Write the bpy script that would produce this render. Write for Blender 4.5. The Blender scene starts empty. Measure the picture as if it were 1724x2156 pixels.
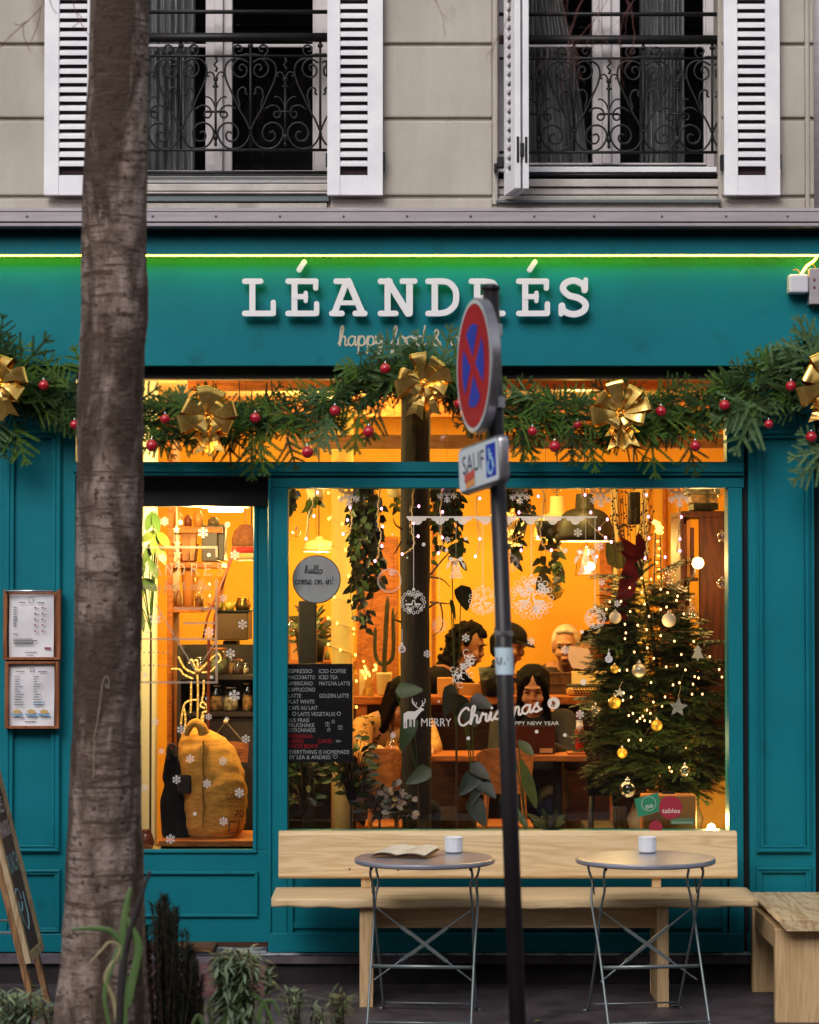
import bpy, math, random
import numpy as np
from mathutils import Vector, Matrix, noise
R = math.radians
rnd = random.Random(7)
sc = bpy.context.scene
COL = sc.collection

# ------------------------------------------------------------------ camera, sky, sun, exposure
F = 5300.0; CX = 862.0; CY = 1078.0; PITCH = R(1.75)
CAMY = -11.8; CAMZ = 1.84
cam = bpy.data.objects.new("camera", bpy.data.cameras.new("camera"))
COL.objects.link(cam); sc.camera = cam
cam.location = (0, CAMY, CAMZ); cam.rotation_euler = (R(90) + PITCH, 0, 0)
cam.data.sensor_fit = 'HORIZONTAL'; cam.data.sensor_width = 36.0
cam.data.lens = F / 1724.0 * 36.0
cam.data.clip_end = 2000
cam.data.dof.use_dof = True; cam.data.dof.focus_distance = 12.1; cam.data.dof.aperture_fstop = 4.0

W = bpy.data.worlds.new("World"); sc.world = W; W.use_nodes = True
wn = W.node_tree; bg = wn.nodes['Background']
sky = wn.nodes.new('ShaderNodeTexSky'); sky.sky_type = 'NISHITA'; sky.sun_disc = False
sky.sun_elevation = R(38); sky.sun_rotation = R(200); sky.dust_density = 3.0; sky.air_density = 1.2
hs = wn.nodes.new('ShaderNodeHueSaturation'); hs.inputs['Saturation'].default_value = 0.4
wn.links.new(sky.outputs[0], hs.inputs['Color']); wn.links.new(hs.outputs[0], bg.inputs[0])
bg.inputs[1].default_value = 0.115
sun = bpy.data.objects.new("sun", bpy.data.lights.new("sun", 'SUN')); COL.objects.link(sun)
sun.data.energy = 1.25; sun.data.angle = R(35); sun.data.color = (1, .97, .95)
# sky.sun_rotation 200 deg -> direction of the sun seen from the street, behind the camera and to the left
_az = R(200); _el = R(38)
sun.rotation_euler = Vector((math.sin(_az) * math.cos(_el), math.cos(_az) * math.cos(_el), math.sin(_el))).to_track_quat('Z', 'Y').to_euler()
sc.view_settings.view_transform = 'Standard'; sc.view_settings.look = 'None'
sc.view_settings.exposure = 0.35; sc.view_settings.gamma = 1.0
sc.cycles.max_bounces = 8; sc.cycles.transparent_max_bounces = 24
sc.cycles.caustics_reflective = False; sc.cycles.caustics_refractive = False
sc.cycles.sample_clamp_indirect = 3.0

# ------------------------------------------------------------------ helpers
def P(x, y, Y):
    """point in depth plane Y seen at photo coordinate (x, y) of a 1724 x 2156 picture: used to read sizes off the photo"""
    a = (x - CX) / F; b = (CY - y) / F
    dy = math.cos(PITCH) - b * math.sin(PITCH); dz = math.sin(PITCH) + b * math.cos(PITCH)
    t = (Y - CAMY) / dy
    return Vector((a * t, Y, CAMZ + dz * t))
def SC(Y): return F / (Y - CAMY)
def GZ(Y): return 0.02 * min(Y, 0)

def s2l(v):
    v /= 255.0
    return v / 12.92 if v <= .04045 else ((v + .055) / 1.055) ** 2.4
def c(r, g, b): return (s2l(r), s2l(g), s2l(b), 1)

def mat(name, c1, c2=None, scale=6, rough=.6, metal=0, bump=0, bscale=80, stretch=(1, 1, 1), detail=4, lo=.35, hi=.65,
        emit=None, estr=0, spec=.5, coat=0, alpha=1, trans=0, c3=None, scale3=1.5, thr3=.6, sub=0, rvar=0):
    m = bpy.data.materials.new(name); m.use_nodes = True
    nt = m.node_tree; n = nt.nodes; L = nt.links; b = n['Principled BSDF']
    b.inputs['Base Color'].default_value = c1; b.inputs['Roughness'].default_value = rough
    b.inputs['Metallic'].default_value = metal; b.inputs['Specular IOR Level'].default_value = spec
    b.inputs['Coat Weight'].default_value = coat; b.inputs['Alpha'].default_value = alpha
    b.inputs['Transmission Weight'].default_value = trans
    if emit: b.inputs['Emission Color'].default_value = emit; b.inputs['Emission Strength'].default_value = estr
    if c2 or bump or rvar:
        tc = n.new('ShaderNodeTexCoord'); mp = n.new('ShaderNodeMapping'); mp.inputs['Scale'].default_value = stretch
        L.new(tc.outputs['Object'], mp.inputs['Vector'])
    if c2:
        t = n.new('ShaderNodeTexNoise'); t.inputs['Scale'].default_value = scale; t.inputs['Detail'].default_value = detail
        t.inputs['Roughness'].default_value = .6
        L.new(mp.outputs[0], t.inputs['Vector'])
        r = n.new('ShaderNodeValToRGB'); r.color_ramp.elements[0].position = lo; r.color_ramp.elements[1].position = hi
        r.color_ramp.elements[0].color = c1; r.color_ramp.elements[1].color = c2
        L.new(t.outputs['Fac'], r.inputs[0]); out = r.outputs[0]
        if c3:
            t3 = n.new('ShaderNodeTexNoise'); t3.inputs['Scale'].default_value = scale3; t3.inputs['Detail'].default_value = 5
            L.new(mp.outputs[0], t3.inputs['Vector'])
            r3 = n.new('ShaderNodeValToRGB'); r3.color_ramp.elements[0].position = thr3; r3.color_ramp.elements[1].position = thr3 + .1
            r3.color_ramp.elements[0].color = (0, 0, 0, 1); r3.color_ramp.elements[1].color = (1, 1, 1, 1)
            L.new(t3.outputs['Fac'], r3.inputs[0])
            mx = n.new('ShaderNodeMix'); mx.data_type = 'RGBA'
            L.new(r3.outputs[0], mx.inputs[0]); L.new(out, mx.inputs[6]); mx.inputs[7].default_value = c3; out = mx.outputs[2]
        L.new(out, b.inputs['Base Color'])
    if rvar:
        tr = n.new('ShaderNodeTexNoise'); tr.inputs['Scale'].default_value = 4; tr.inputs['Detail'].default_value = 3
        L.new(mp.outputs[0], tr.inputs['Vector'])
        mr = n.new('ShaderNodeMapRange'); mr.inputs[3].default_value = rough - rvar; mr.inputs[4].default_value = rough + rvar
        L.new(tr.outputs['Fac'], mr.inputs[0]); L.new(mr.outputs[0], b.inputs['Roughness'])
    if bump:
        t2 = n.new('ShaderNodeTexNoise'); t2.inputs['Scale'].default_value = bscale; t2.inputs['Detail'].default_value = 5
        L.new(mp.outputs[0], t2.inputs['Vector'])
        bp = n.new('ShaderNodeBump'); bp.inputs['Strength'].default_value = min(1, bump); bp.inputs['Distance'].default_value = .004
        L.new(t2.outputs['Fac'], bp.inputs['Height']); L.new(bp.outputs[0], b.inputs['Normal'])
    return m

def glass_mat(name, tint=(1, 1, 1, 1), rough=0.0, ior=1.45, ripple=0):
    m = bpy.data.materials.new(name); m.use_nodes = True
    nt = m.node_tree; n = nt.nodes; L = nt.links; n.remove(n['Principled BSDF'])
    t = n.new('ShaderNodeBsdfTransparent'); t.inputs[0].default_value = tint
    g = n.new('ShaderNodeBsdfGlossy'); g.inputs['Roughness'].default_value = rough
    mx = n.new('ShaderNodeMixShader')
    if ior: fr = n.new('ShaderNodeFresnel'); fr.inputs[0].default_value = ior; L.new(fr.outputs[0], mx.inputs[0])
    else:
        lw = n.new('ShaderNodeLayerWeight'); lw.inputs[0].default_value = .35; mr = n.new('ShaderNodeMapRange'); mr.inputs[3].default_value = .06; mr.inputs[4].default_value = .75
        L.new(lw.outputs['Facing'], mr.inputs[0]); L.new(mr.outputs[0], mx.inputs[0])
    L.new(t.outputs[0], mx.inputs[1]); L.new(g.outputs[0], mx.inputs[2])
    L.new(mx.outputs[0], n['Material Output'].inputs[0])
    return m
def film_mat(name, col, a=.8):
    m = bpy.data.materials.new(name); m.use_nodes = True
    nt = m.node_tree; n = nt.nodes; L = nt.links; n.remove(n['Principled BSDF'])
    t = n.new('ShaderNodeBsdfTransparent')
    d = n.new('ShaderNodeBsdfDiffuse'); d.inputs[0].default_value = col
    tl = n.new('ShaderNodeBsdfTranslucent'); tl.inputs[0].default_value = col
    m1 = n.new('ShaderNodeMixShader'); m1.inputs[0].default_value = .3
    L.new(d.outputs[0], m1.inputs[1]); L.new(tl.outputs[0], m1.inputs[2])
    m2 = n.new('ShaderNodeMixShader'); m2.inputs[0].default_value = a
    L.new(t.outputs[0], m2.inputs[1]); L.new(m1.outputs[0], m2.inputs[2])
    L.new(m2.outputs[0], n['Material Output'].inputs[0])
    return m
def emat(name, col, s):
    m = bpy.data.materials.new(name); m.use_nodes = True
    nt = m.node_tree; b = nt.nodes['Principled BSDF']
    b.inputs['Base Color'].default_value = (.8, .8, .8, 1); b.inputs['Emission Color'].default_value = col; b.inputs['Emission Strength'].default_value = s
    return m

ORG = {}
def thing(name, label, cat, loc=(0, 0, 0), group=None):
    o = bpy.data.objects.new(name, None); COL.objects.link(o); o.location = loc; o.empty_display_size = .1
    o['label'] = label; o['category'] = cat
    if group: o['group'] = group
    ORG[o.name] = Vector(loc)
    return o
def tag(o, label, cat, group=None):
    o['label'] = label; o['category'] = cat
    if group: o['group'] = group
    return o

def catmull(pts, n=8, closed=False):
    pts = [Vector(p) for p in pts]
    if len(pts) < 3: return pts
    out = []
    N = len(pts)
    rng = range(N if closed else N - 1)
    for i in rng:
        if closed: p0, p1, p2, p3 = pts[i - 1], pts[i], pts[(i + 1) % N], pts[(i + 2) % N]
        else: p0, p1, p2, p3 = pts[max(i - 1, 0)], pts[i], pts[i + 1], pts[min(i + 2, N - 1)]
        for k in range(n):
            t = k / n
            out.append(.5 * ((2 * p1) + (p2 - p0) * t + (2 * p0 - 5 * p1 + 4 * p2 - p3) * t * t + (3 * p1 - p0 - 3 * p2 + p3) * t ** 3))
    if not closed: out.append(pts[-1])
    return out

class M:
    def __init__(s): s.v = []; s.f = []; s.mi = []; s.n = 0
    def add(s, V, Fc, mi=0):
        b = s.n
        s.v.extend([tuple(x) for x in V]); s.n += len(V)
        for q in Fc: s.f.append(tuple(b + i for i in q))
        s.mi.extend([mi] * len(Fc)); return s
    def box(s, x0, x1, y0, y1, z0, z1, mi=0):
        V = [(x, y, z) for x in (x0, x1) for y in (y0, y1) for z in (z0, z1)]
        return s.add(V, [(0, 1, 3, 2), (4, 6, 7, 5), (0, 4, 5, 1), (2, 3, 7, 6), (0, 2, 6, 4), (1, 5, 7, 3)], mi)
    def pbox(s, px0, py0, px1, py1, Y0, Y1, mi=0):
        a = P(px0, py0, Y0); b = P(px1, py1, Y0)
        return s.box(a.x, b.x, Y0, Y1, b.z, a.z, mi)
    def obox(s, a, b, w, t, up=(0, 0, 1), mi=0):
        """bar from a to b, width w across, thickness t along 'up' projected"""
        a = Vector(a); b = Vector(b); d = (b - a).normalized(); u = Vector(up); sd = d.cross(u).normalized(); u = sd.cross(d).normalized()
        V = []
        for p in (a, b):
            for i, j in ((-1, -1), (1, -1), (1, 1), (-1, 1)): V.append(p + sd * (i * w / 2) + u * (j * t / 2))
        return s.add(V, [(0, 3, 2, 1), (4, 5, 6, 7), (0, 1, 5, 4), (1, 2, 6, 5), (2, 3, 7, 6), (3, 0, 4, 7)], mi)
    def tube(s, pts, r, n=6, mi=0, cap=True):
        pts = [Vector(p) for p in pts]
        if len(pts) < 2: return s
        rr = r if isinstance(r, (list, tuple)) else [r] * len(pts)
        t0 = (pts[1] - pts[0]).normalized()
        u = t0.orthogonal().normalized(); V = []
        for i, p in enumerate(pts):
            t = (pts[min(i + 1, len(pts) - 1)] - pts[max(i - 1, 0)])
            if t.length < 1e-9: t = t0
            t = t.normalized(); u = (u - t * u.dot(t))
            u = u.normalized() if u.length > 1e-6 else t.orthogonal().normalized()
            w = t.cross(u)
            for k in range(n):
                a = 2 * math.pi * k / n
                V.append(p + (u * math.cos(a) + w * math.sin(a)) * rr[i])
        Fc = []
        for i in range(len(pts) - 1):
            for k in range(n):
                a = i * n + k; b = i * n + (k + 1) % n
                Fc.append((a, b, b + n, a + n))
        if cap: Fc.append(tuple(range(n - 1, -1, -1))); Fc.append(tuple(range((len(pts) - 1) * n, len(pts) * n)))
        return s.add(V, Fc, mi)
    def lathe(s, prof, cen, n=24, mi=0, axis='Z', closed=False):
        V = []; cen = Vector(cen)
        for r, z in prof:
            for k in range(n):
                a = 2 * math.pi * k / n
                if axis == 'Z': V.append(cen + Vector((r * math.cos(a), r * math.sin(a), z)))
                elif axis == 'Y': V.append(cen + Vector((r * math.cos(a), z, -r * math.sin(a))))
                else: V.append(cen + Vector((z, r * math.cos(a), r * math.sin(a))))
        Fc = []
        for i in range(len(prof) - 1):
            for k in range(n):
                a = i * n + k; b = i * n + (k + 1) % n
                Fc.append((a, b, b + n, a + n))
        if prof[0][0] > 1e-5 and not closed: Fc.append(tuple(range(n - 1, -1, -1)))
        if prof[-1][0] > 1e-5 and not closed: Fc.append(tuple(range((len(prof) - 1) * n, len(prof) * n)))
        return s.add(V, Fc, mi)
    def ball(s, cen, r, nu=12, nv=8, mi=0, rot=None):
        if not isinstance(r, (tuple, list)): r = (r, r, r)
        cen = Vector(cen); V = [Vector((0, 0, -r[2]))]
        for j in range(1, nv):
            ph = math.pi * j / nv - math.pi / 2
            for k in range(nu):
                a = 2 * math.pi * k / nu
                V.append(Vector((r[0] * math.cos(ph) * math.cos(a), r[1] * math.cos(ph) * math.sin(a), r[2] * math.sin(ph))))
        V.append(Vector((0, 0, r[2])))
        if rot is not None: V = [rot @ v for v in V]
        V = [cen + v for v in V]
        Fc = [(0, 1 + (k + 1) % nu, 1 + k) for k in range(nu)]
        for j in range(nv - 2):
            for k in range(nu):
                a = 1 + j * nu + k; b = 1 + j * nu + (k + 1) % nu
                Fc.append((a, b, b + nu, a + nu))
        t = len(V) - 1
        Fc += [(t, t - nu + k, t - nu + (k + 1) % nu) for k in range(nu)]
        return s.add(V, Fc, mi)
    def prism(s, poly, Y0, Y1, mi=0):
        """poly: list of (x, z) ; extruded from Y0 to Y1"""
        n = len(poly)
        V = [(x, Y0, z) for x, z in poly] + [(x, Y1, z) for x, z in poly]
        Fc = [tuple(range(n)), tuple(range(2 * n - 1, n - 1, -1))]
        Fc += [(i, (i + 1) % n, n + (i + 1) % n, n + i) for i in range(n)]
        return s.add(V, Fc, mi)
    def pprism(s, pl, Y0, Y1, mi=0):
        return s.prism([(P(x, y, Y0).x, P(x, y, Y0).z) for x, y in pl], Y0, Y1, mi)
    def stroke(s, pts, w, Y0, Y1, mi=0, rc=5):
        """thick rounded stroke through (x, z) points, extruded Y0..Y1: quads strip so any shape is safe"""
        pts = [Vector((p[0], p[1])) for p in pts]
        Lf = []; Rt = []
        n = len(pts)
        for i, p in enumerate(pts):
            t = pts[min(i + 1, n - 1)] - pts[max(i - 1, 0)]
            t = t.normalized() if t.length > 1e-9 else Vector((1, 0))
            nn = Vector((-t.y, t.x))
            Lf.append(p + nn * w / 2); Rt.append(p - nn * w / 2)
        # rounded caps, added as extra cross-sections
        def cap(p, t, sgn):
            o = []
            for k in range(1, rc):
                a = math.pi / 2 * k / rc
                nn = Vector((-t.y, t.x)); q = p + t * (sgn * w / 2 * math.sin(a)); h = w / 2 * math.cos(a)
                o.append((q + nn * h, q - nn * h))
            return o
        t0 = (pts[1] - pts[0]).normalized(); t1 = (pts[-1] - pts[-2]).normalized()
        if rc:
            for l, r in cap(pts[0], t0, -1): Lf.insert(0, l); Rt.insert(0, r)
            for l, r in cap(pts[-1], t1, 1): Lf.append(l); Rt.append(r)
        n = len(Lf); V = []
        for l, r in zip(Lf, Rt): V += [(l.x, Y0, l.y), (r.x, Y0, r.y), (r.x, Y1, r.y), (l.x, Y1, l.y)]
        Fc = []
        for i in range(n - 1):
            a = 4 * i; b = a + 4
            Fc += [(a, a + 1, b + 1, b), (a + 1, a + 2, b + 2, b + 1), (a + 2, a + 3, b + 3, b + 2), (a + 3, a, b, b + 3)]
        Fc += [(3, 2, 1, 0), (4 * n - 4, 4 * n - 3, 4 * n - 2, 4 * n - 1)]
        return s.add(V, Fc, mi)
    def ribbon(s, pts, w, Y, mi=0):
        """flat painted line in plane Y; each step a hair in front of the last"""
        pts = [Vector((p[0], p[1])) for p in pts]; n = len(pts); V = []; Fc = []
        for i, p in enumerate(pts):
            t = pts[min(i + 1, n - 1)] - pts[max(i - 1, 0)]
            t = t.normalized() if t.length > 1e-9 else Vector((1, 0))
            if i == 0: p = p - t * w * .3
            if i == n - 1: p = p + t * w * .3
            nn = Vector((-t.y, t.x)) * (w / 2); y = Y - .00004 * (i + 1 + (s.n % 37))
            V += [(p.x + nn.x, y, p.y + nn.y), (p.x - nn.x, y, p.y - nn.y)]
        for i in range(n - 1): Fc.append((2 * i, 2 * i + 1, 2 * i + 3, 2 * i + 2))
        return s.add(V, Fc, mi)
    def quad(s, a, b, cc, d, mi=0): return s.add([a, b, cc, d], [(0, 1, 2, 3)], mi)
    def leaf(s, base, d, nrm, L, w, mi=0, fold=.15, droop=.2, seg=5, heart=False):
        d = Vector(d).normalized(); nrm = Vector(nrm); sd = d.cross(nrm)
        if sd.length < 1e-4: sd = d.orthogonal()
        sd.normalize(); nn = sd.cross(d).normalized(); base = Vector(base); V = []
        for i in range(seg + 1):
            t = i / seg
            ww = (math.sin(math.pi * min(1, t * .92 + .05)) ** .8 if not heart else (math.sin(math.pi * (t ** .55) * .98 + .03)) ** .7) * w / 2
            cp = base + d * (L * t) - Vector((0, 0, 1)) * (droop * L * t * t)
            V += [cp + sd * ww + nn * (fold * ww), cp, cp - sd * ww + nn * (fold * ww)]
        Fc = []
        for i in range(seg):
            a = 3 * i; Fc += [(a, a + 1, a + 4, a + 3), (a + 1, a + 2, a + 5, a + 4)]
        return s.add(V, Fc, mi)
    def addnp(s, V, Fc, mi=0):
        b = s.n; s.v.extend(map(tuple, V.tolist())); s.n += len(V)
        s.f.extend(map(tuple, (Fc + b).tolist())); s.mi.extend([mi] * len(Fc)); return s
    def build(s, name, mats, parent=None, smooth=False, bevel=0, origin=None, mods=None, seg=2):
        if not s.v: return None
        me = bpy.data.meshes.new(name)
        if parent is not None: og = ORG.get(parent.name, Vector((0, 0, 0)))
        elif origin is not None: og = Vector(origin)
        else:
            A = np.array(s.v); og = Vector(((A[:, 0].min() + A[:, 0].max()) / 2, (A[:, 1].min() + A[:, 1].max()) / 2, A[:, 2].min()))
        A = np.array(s.v) - np.array(og)
        me.from_pydata(A.tolist(), [], s.f)
        if not isinstance(mats, (list, tuple)): mats = [mats]
        for m_ in mats: me.materials.append(m_)
        if len(mats) > 1: me.polygons.foreach_set('material_index', s.mi)
        if smooth: me.polygons.foreach_set('use_smooth', [True] * len(me.polygons))
        me.update()
        o = bpy.data.objects.new(name, me); COL.objects.link(o)
        if parent is not None: o.parent = parent
        else: o.location = og
        ORG[o.name] = og
        if bevel:
            b = o.modifiers.new('bevel', 'BEVEL'); b.width = bevel; b.segments = seg; b.limit_method = 'ANGLE'; b.angle_limit = R(40)
            b.harden_normals = False
        if mods:
            for fn in mods: fn(o)
        return o
def structure(o, k='structure'): o['kind'] = k; return o
def point(p, w, col=(1, .55, .2), r=.04, parent=None, name='lamp_light'):
    l = bpy.data.lights.new(name, 'POINT'); l.energy = w; l.color = col; l.shadow_soft_size = r
    o = bpy.data.objects.new(name, l); COL.objects.link(o); o.location = p
    if parent is not None: o.parent = parent; o.location = Vector(p) - ORG.get(parent.name, Vector())
    return o

# ------------------------------------------------------------------ lettering
TX = {}
def text_geo(t):
    if t in TX: return TX[t]
    cu = bpy.data.curves.new('t', 'FONT'); cu.body = t; cu.resolution_u = 3
    o = bpy.data.objects.new('t', cu); COL.objects.link(o)
    dg = bpy.context.evaluated_depsgraph_get(); me = bpy.data.meshes.new_from_object(o.evaluated_get(dg))
    V = np.array([v.co[:] for v in me.vertices]) if len(me.vertices) else np.zeros((0, 3))
    Fc = [tuple(p.vertices) for p in me.polygons]
    bpy.data.objects.remove(o); bpy.data.curves.remove(cu); bpy.data.meshes.remove(me)
    TX[t] = (V, Fc); return TX[t]
BOARD = [("ESPRESSO", 608, 1413, 50, 0), ("ICED COFFEE", 672, 1413, 57, 0), ("MACCHIATTO", 608, 1426, 56, 0), ("ICED TEA", 672, 1426, 40, 0),
         ("AMERICANO", 608, 1439, 51, 0), ("MATCHA LATTE", 673, 1439, 65, 0), ("CAPPUCCINO", 608, 1452, 56, 0), ("LATTE", 608.5, 1465, 26, 0),
         ("GOLDEN LATTE", 673, 1465, 62, 0), ("FLAT WHITE", 608.5, 1477.5, 54, 0), ("CAFE AU LAIT", 608.5, 1490.5, 61, 0),
         ("LAITS VEGETAUX", 628, 1503.5, 79, 0), ("JUS FRAIS", 608.5, 1516.5, 43, 0), ("MILKSHAKE", 608.5, 1527, 54, 0),
         ("CITRONNADE", 608.5, 1537.5, 56, 0), ("EMPANADAS", 608.5, 1550, 50, 1), ("AREPAS", 608.5, 1560.5, 31, 1), ("CAKES", 670, 1560.5, 30, 1),
         ("PAN DE BONOS", 608.5, 1571, 61, 1), ("EVERYTHING IS HOMEMADE", 610, 1583.5, 126, 0), ("BY LEA & ANDRES", 610, 1594.5, 86, 0)]
for t in [b[0] for b in BOARD] + ["MERRY", "HAPPY NEW YEAR", "COLO", "70", "tables", "RECOMMANDÉ", "SAUF", "eator", "BRUNCH", "CAKES", "EMPANADAS",
                                   "KEKOA", "COFFEE", "ON AZO", "ud"]:
    text_geo(t)
def text(m, t, x, z, Y, h=None, w=None, mi=0, xf=None):
    """write t with its left end at x, baseline at z, fitted to height h and/or width w, in plane Y"""
    V, Fc = TX[t]
    if not len(V): return
    x0, x1 = V[:, 0].min(), V[:, 0].max(); hh = max(V[:, 1].max(), .1)
    sz = (h / hh) if h else w / (x1 - x0); sx = (w / (x1 - x0)) if w else sz
    out = []
    for v in V:
        p = Vector((x + (v[0] - x0) * sx, Y, z + v[1] * sz))
        out.append(xf(p) if xf else p)
    m.add(out, Fc, mi)
GL = {
 'a': (1.0, [[(.75, .85), (.45, 1), (.1, .7), (.08, .25), (.35, 0), (.65, .3), (.8, .95)], [(.8, .95), (.75, .3), (.85, .02), (1.05, .2)]]),
 'c': (.8, [[(.75, .85), (.45, 1), (.1, .65), (.12, .2), (.4, 0), (.85, .2)]]),
 'd': (1.05, [[(.75, .85), (.45, 1), (.1, .7), (.08, .25), (.35, 0), (.65, .3), (.8, .95)], [(1.0, 2.1), (.85, 1.2), (.75, .3), (.85, .02), (1.1, .2)]]),
 'e': (.82, [[(0, .25), (.55, .5), (.7, .8), (.45, 1), (.12, .65), (.15, .15), (.45, 0), (.85, .2)]]),
 'f': (.72, [[(0, .2), (.45, 1.0), (.65, 1.8), (.5, 2.1), (.35, 1.6), (.3, .3), (.25, -.7), (.1, -.9), (.1, -.5), (.35, 0), (.75, .2)]]),
 'h': (1.0, [[(0, .2), (.4, 1.2), (.55, 1.9), (.4, 2.1), (.25, 1.6), (.15, 0)], [(.15, 0), (.35, .8), (.6, 1), (.75, .7), (.72, .15), (.85, 0), (1.05, .2)]]),
 'i': (.5, [[(0, .2), (.25, 1), (.2, .2), (.35, 0), (.55, .2)], [(.3, 1.4), (.34, 1.5)]]),
 'l': (.55, [[(0, .2), (.4, 1.2), (.5, 1.9), (.35, 2.1), (.2, 1.5), (.2, .3), (.35, 0), (.6, .2)]]),
 'm': (1.3, [[(0, .2), (.15, 1), (.12, 0)], [(.12, 0), (.3, .85), (.5, 1), (.6, .7), (.55, 0)], [(.55, 0), (.75, .85), (.95, 1), (1.05, .7), (1.02, .15), (1.15, 0), (1.35, .2)]]),
 'n': (.95, [[(0, .2), (.15, 1), (.12, 0)], [(.12, 0), (.3, .85), (.55, 1), (.65, .7), (.62, .15), (.75, 0), (1., .2)]]),
 'o': (.9, [[(.5, 1), (.15, .8), (.08, .3), (.35, 0), (.7, .2), (.75, .7), (.5, 1), (.6, .8), (.95, .85)]]),
 'p': (.95, [[(0, .3), (.2, 1.05), (.15, 0), (.08, -.95)], [(.12, .2), (.3, .85), (.55, 1), (.78, .7), (.7, .15), (.4, 0), (.25, .15)], [(.6, .05), (1.0, .3)]]),
 'r': (.8, [[(0, .2), (.25, 1.05), (.35, .85), (.6, .85), (.55, .2), (.7, 0), (.9, .2)]]),
 's': (.75, [[(0, .2), (.45, 1.05), (.45, .7), (.65, .3), (.45, 0), (.15, .1)], [(.45, 0), (.85, .2)]]),
 't': (.55, [[(0, .2), (.35, 1.6), (.25, .3), (.4, 0), (.65, .2)], [(0, 1.1), (.6, 1.15)]]),
 'y': (.95, [[(.05, 1), (.1, .4), (.35, .15), (.6, .4), (.75, 1)], [(.75, 1), (.65, -.2), (.4, -.85), (.2, -.6), (.5, -.1), (1, .25)]]),
 'C': (1.0, [[(1.0, 1.7), (.75, 2.05), (.3, 1.7), (.05, 1.0), (.15, .3), (.5, 0), (.95, .3)]]),
 '&': (1.2, [[(.9, .35), (.6, 0), (.2, .1), (.15, .5), (.6, 1.1), (.65, 1.5), (.45, 1.7), (.28, 1.4), (.4, 1.0), (.95, 0)]]),
 '!': (.5, [[(.25, 1.8), (.2, .5)], [(.18, .08), (.19, 0)]]), ' ': (.7, [])}
def cursive(m, t, x0, z0, Y, xh, w, width=None, slope=0, mi=0):
    adv = sum(GL[ch][0] for ch in t); sx = (width / adv) if width else xh
    x = x0
    for ch in t:
        a, st = GL[ch]
        for s_ in st:
            pts = catmull([Vector((p[0], p[1], 0)) for p in s_], 5) if len(s_) > 2 else [Vector((p[0], p[1], 0)) for p in s_]
            m.ribbon([(x + p.x * sx, z0 + p.y * xh + slope * (x - x0 + p.x * sx)) for p in pts], w, Y, mi)
        x += a * sx

# ------------------------------------------------------------------ materials
TEAL = mat('teal_paint', c(8, 116, 130), c(8, 107, 121), 2.2, c3=c(12, 96, 106), scale3=5, thr3=.64, rough=.48, bump=.15, bscale=160, spec=.2, rvar=.1)
STONE = mat('limestone', c(172, 163, 153), c(188, 180, 170), 3.5, rough=.9, bump=.8, bscale=120, c3=c(150, 140, 130), scale3=3.2, thr3=.58, stretch=(1, 1, .4))
BLACK = mat('black_paint', c(20, 20, 21), rough=.5)
WHITEP = mat('white_shutter_paint', c(240, 239, 242), c(226, 224, 230), 5, rough=.4, bump=.08)
FRAMEW = mat('window_frame_paint', c(206, 199, 200), c(192, 184, 185), 5, rough=.5)
SILL = mat('sill_paint', c(196, 188, 182), c(172, 163, 157), 7, rough=.6)
ALU = mat('painted_flashing', c(172, 164, 169), c(156, 148, 154), 4, stretch=(1, 1, 12), rough=.45, metal=.15)
IRON = mat('wrought_iron', c(24, 22, 24), c(34, 31, 33), 30, rough=.5, metal=.4)
GLASS = glass_mat('window_glass')
GLASSU = glass_mat('upper_window_glass', tint=(.95, .95, .95, 1))
CURT = mat('net_curtain', c(206, 206, 206), c(124, 126, 128), 9, stretch=(3, 1, .15), rough=.9)
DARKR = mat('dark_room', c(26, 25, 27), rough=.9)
LETTER = mat('letter_acrylic', c(236, 233, 236), rough=.35)
BEIGE = mat('beige_lettering', c(196, 184, 160), rough=.7)
WOOD = None
def wood(name, c1, c2, sx=(1.2, 14, 14), knots=True, rough=.55, c3=None):
    m = bpy.data.materials.new(name); m.use_nodes = True
    nt = m.node_tree; n = nt.nodes; L = nt.links; b = n['Principled BSDF']; b.inputs['Roughness'].default_value = rough
    b.inputs['Specular IOR Level'].default_value = .3
    tc = n.new('ShaderNodeTexCoord'); mp = n.new('ShaderNodeMapping'); mp.inputs['Scale'].default_value = sx
    L.new(tc.outputs['Object'], mp.inputs['Vector'])
    t0 = n.new('ShaderNodeTexNoise'); t0.inputs['Scale'].default_value = 1.1; t0.inputs['Detail'].default_value = 3; t0.inputs['Distortion'].default_value = 1.2
    L.new(mp.outputs[0], t0.inputs['Vector'])
    w = n.new('ShaderNodeMath'); w.operation = 'MULTIPLY'; w.inputs[1].default_value = 6; L.new(t0.outputs['Fac'], w.inputs[0])
    fr = n.new('ShaderNodeMath'); fr.operation = 'PINGPONG'; fr.inputs[1].default_value = .5; L.new(w.outputs[0], fr.inputs[0])
    t1 = n.new('ShaderNodeTexNoise'); t1.inputs['Scale'].default_value = 9; t1.inputs['Detail'].default_value = 6; L.new(mp.outputs[0], t1.inputs['Vector'])
    ad = n.new('ShaderNodeMath'); ad.operation = 'ADD'; L.new(fr.outputs[0], ad.inputs[0]); L.new(t1.outputs['Fac'], ad.inputs[1])
    r = n.new('ShaderNodeValToRGB'); r.color_ramp.elements[0].position = .45; r.color_ramp.elements[1].position = .95
    r.color_ramp.elements[0].color = c2; r.color_ramp.elements[1].color = c1
    L.new(ad.outputs[0], r.inputs[0]); L.new(r.outputs[0], b.inputs['Base Color'])
    bp = n.new('ShaderNodeBump'); bp.inputs['Strength'].default_value = .25; bp.inputs['Distance'].default_value = .002
    L.new(t1.outputs['Fac'], bp.inputs['Height']); L.new(bp.outputs[0], b.inputs['Normal'])
    return m
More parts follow.
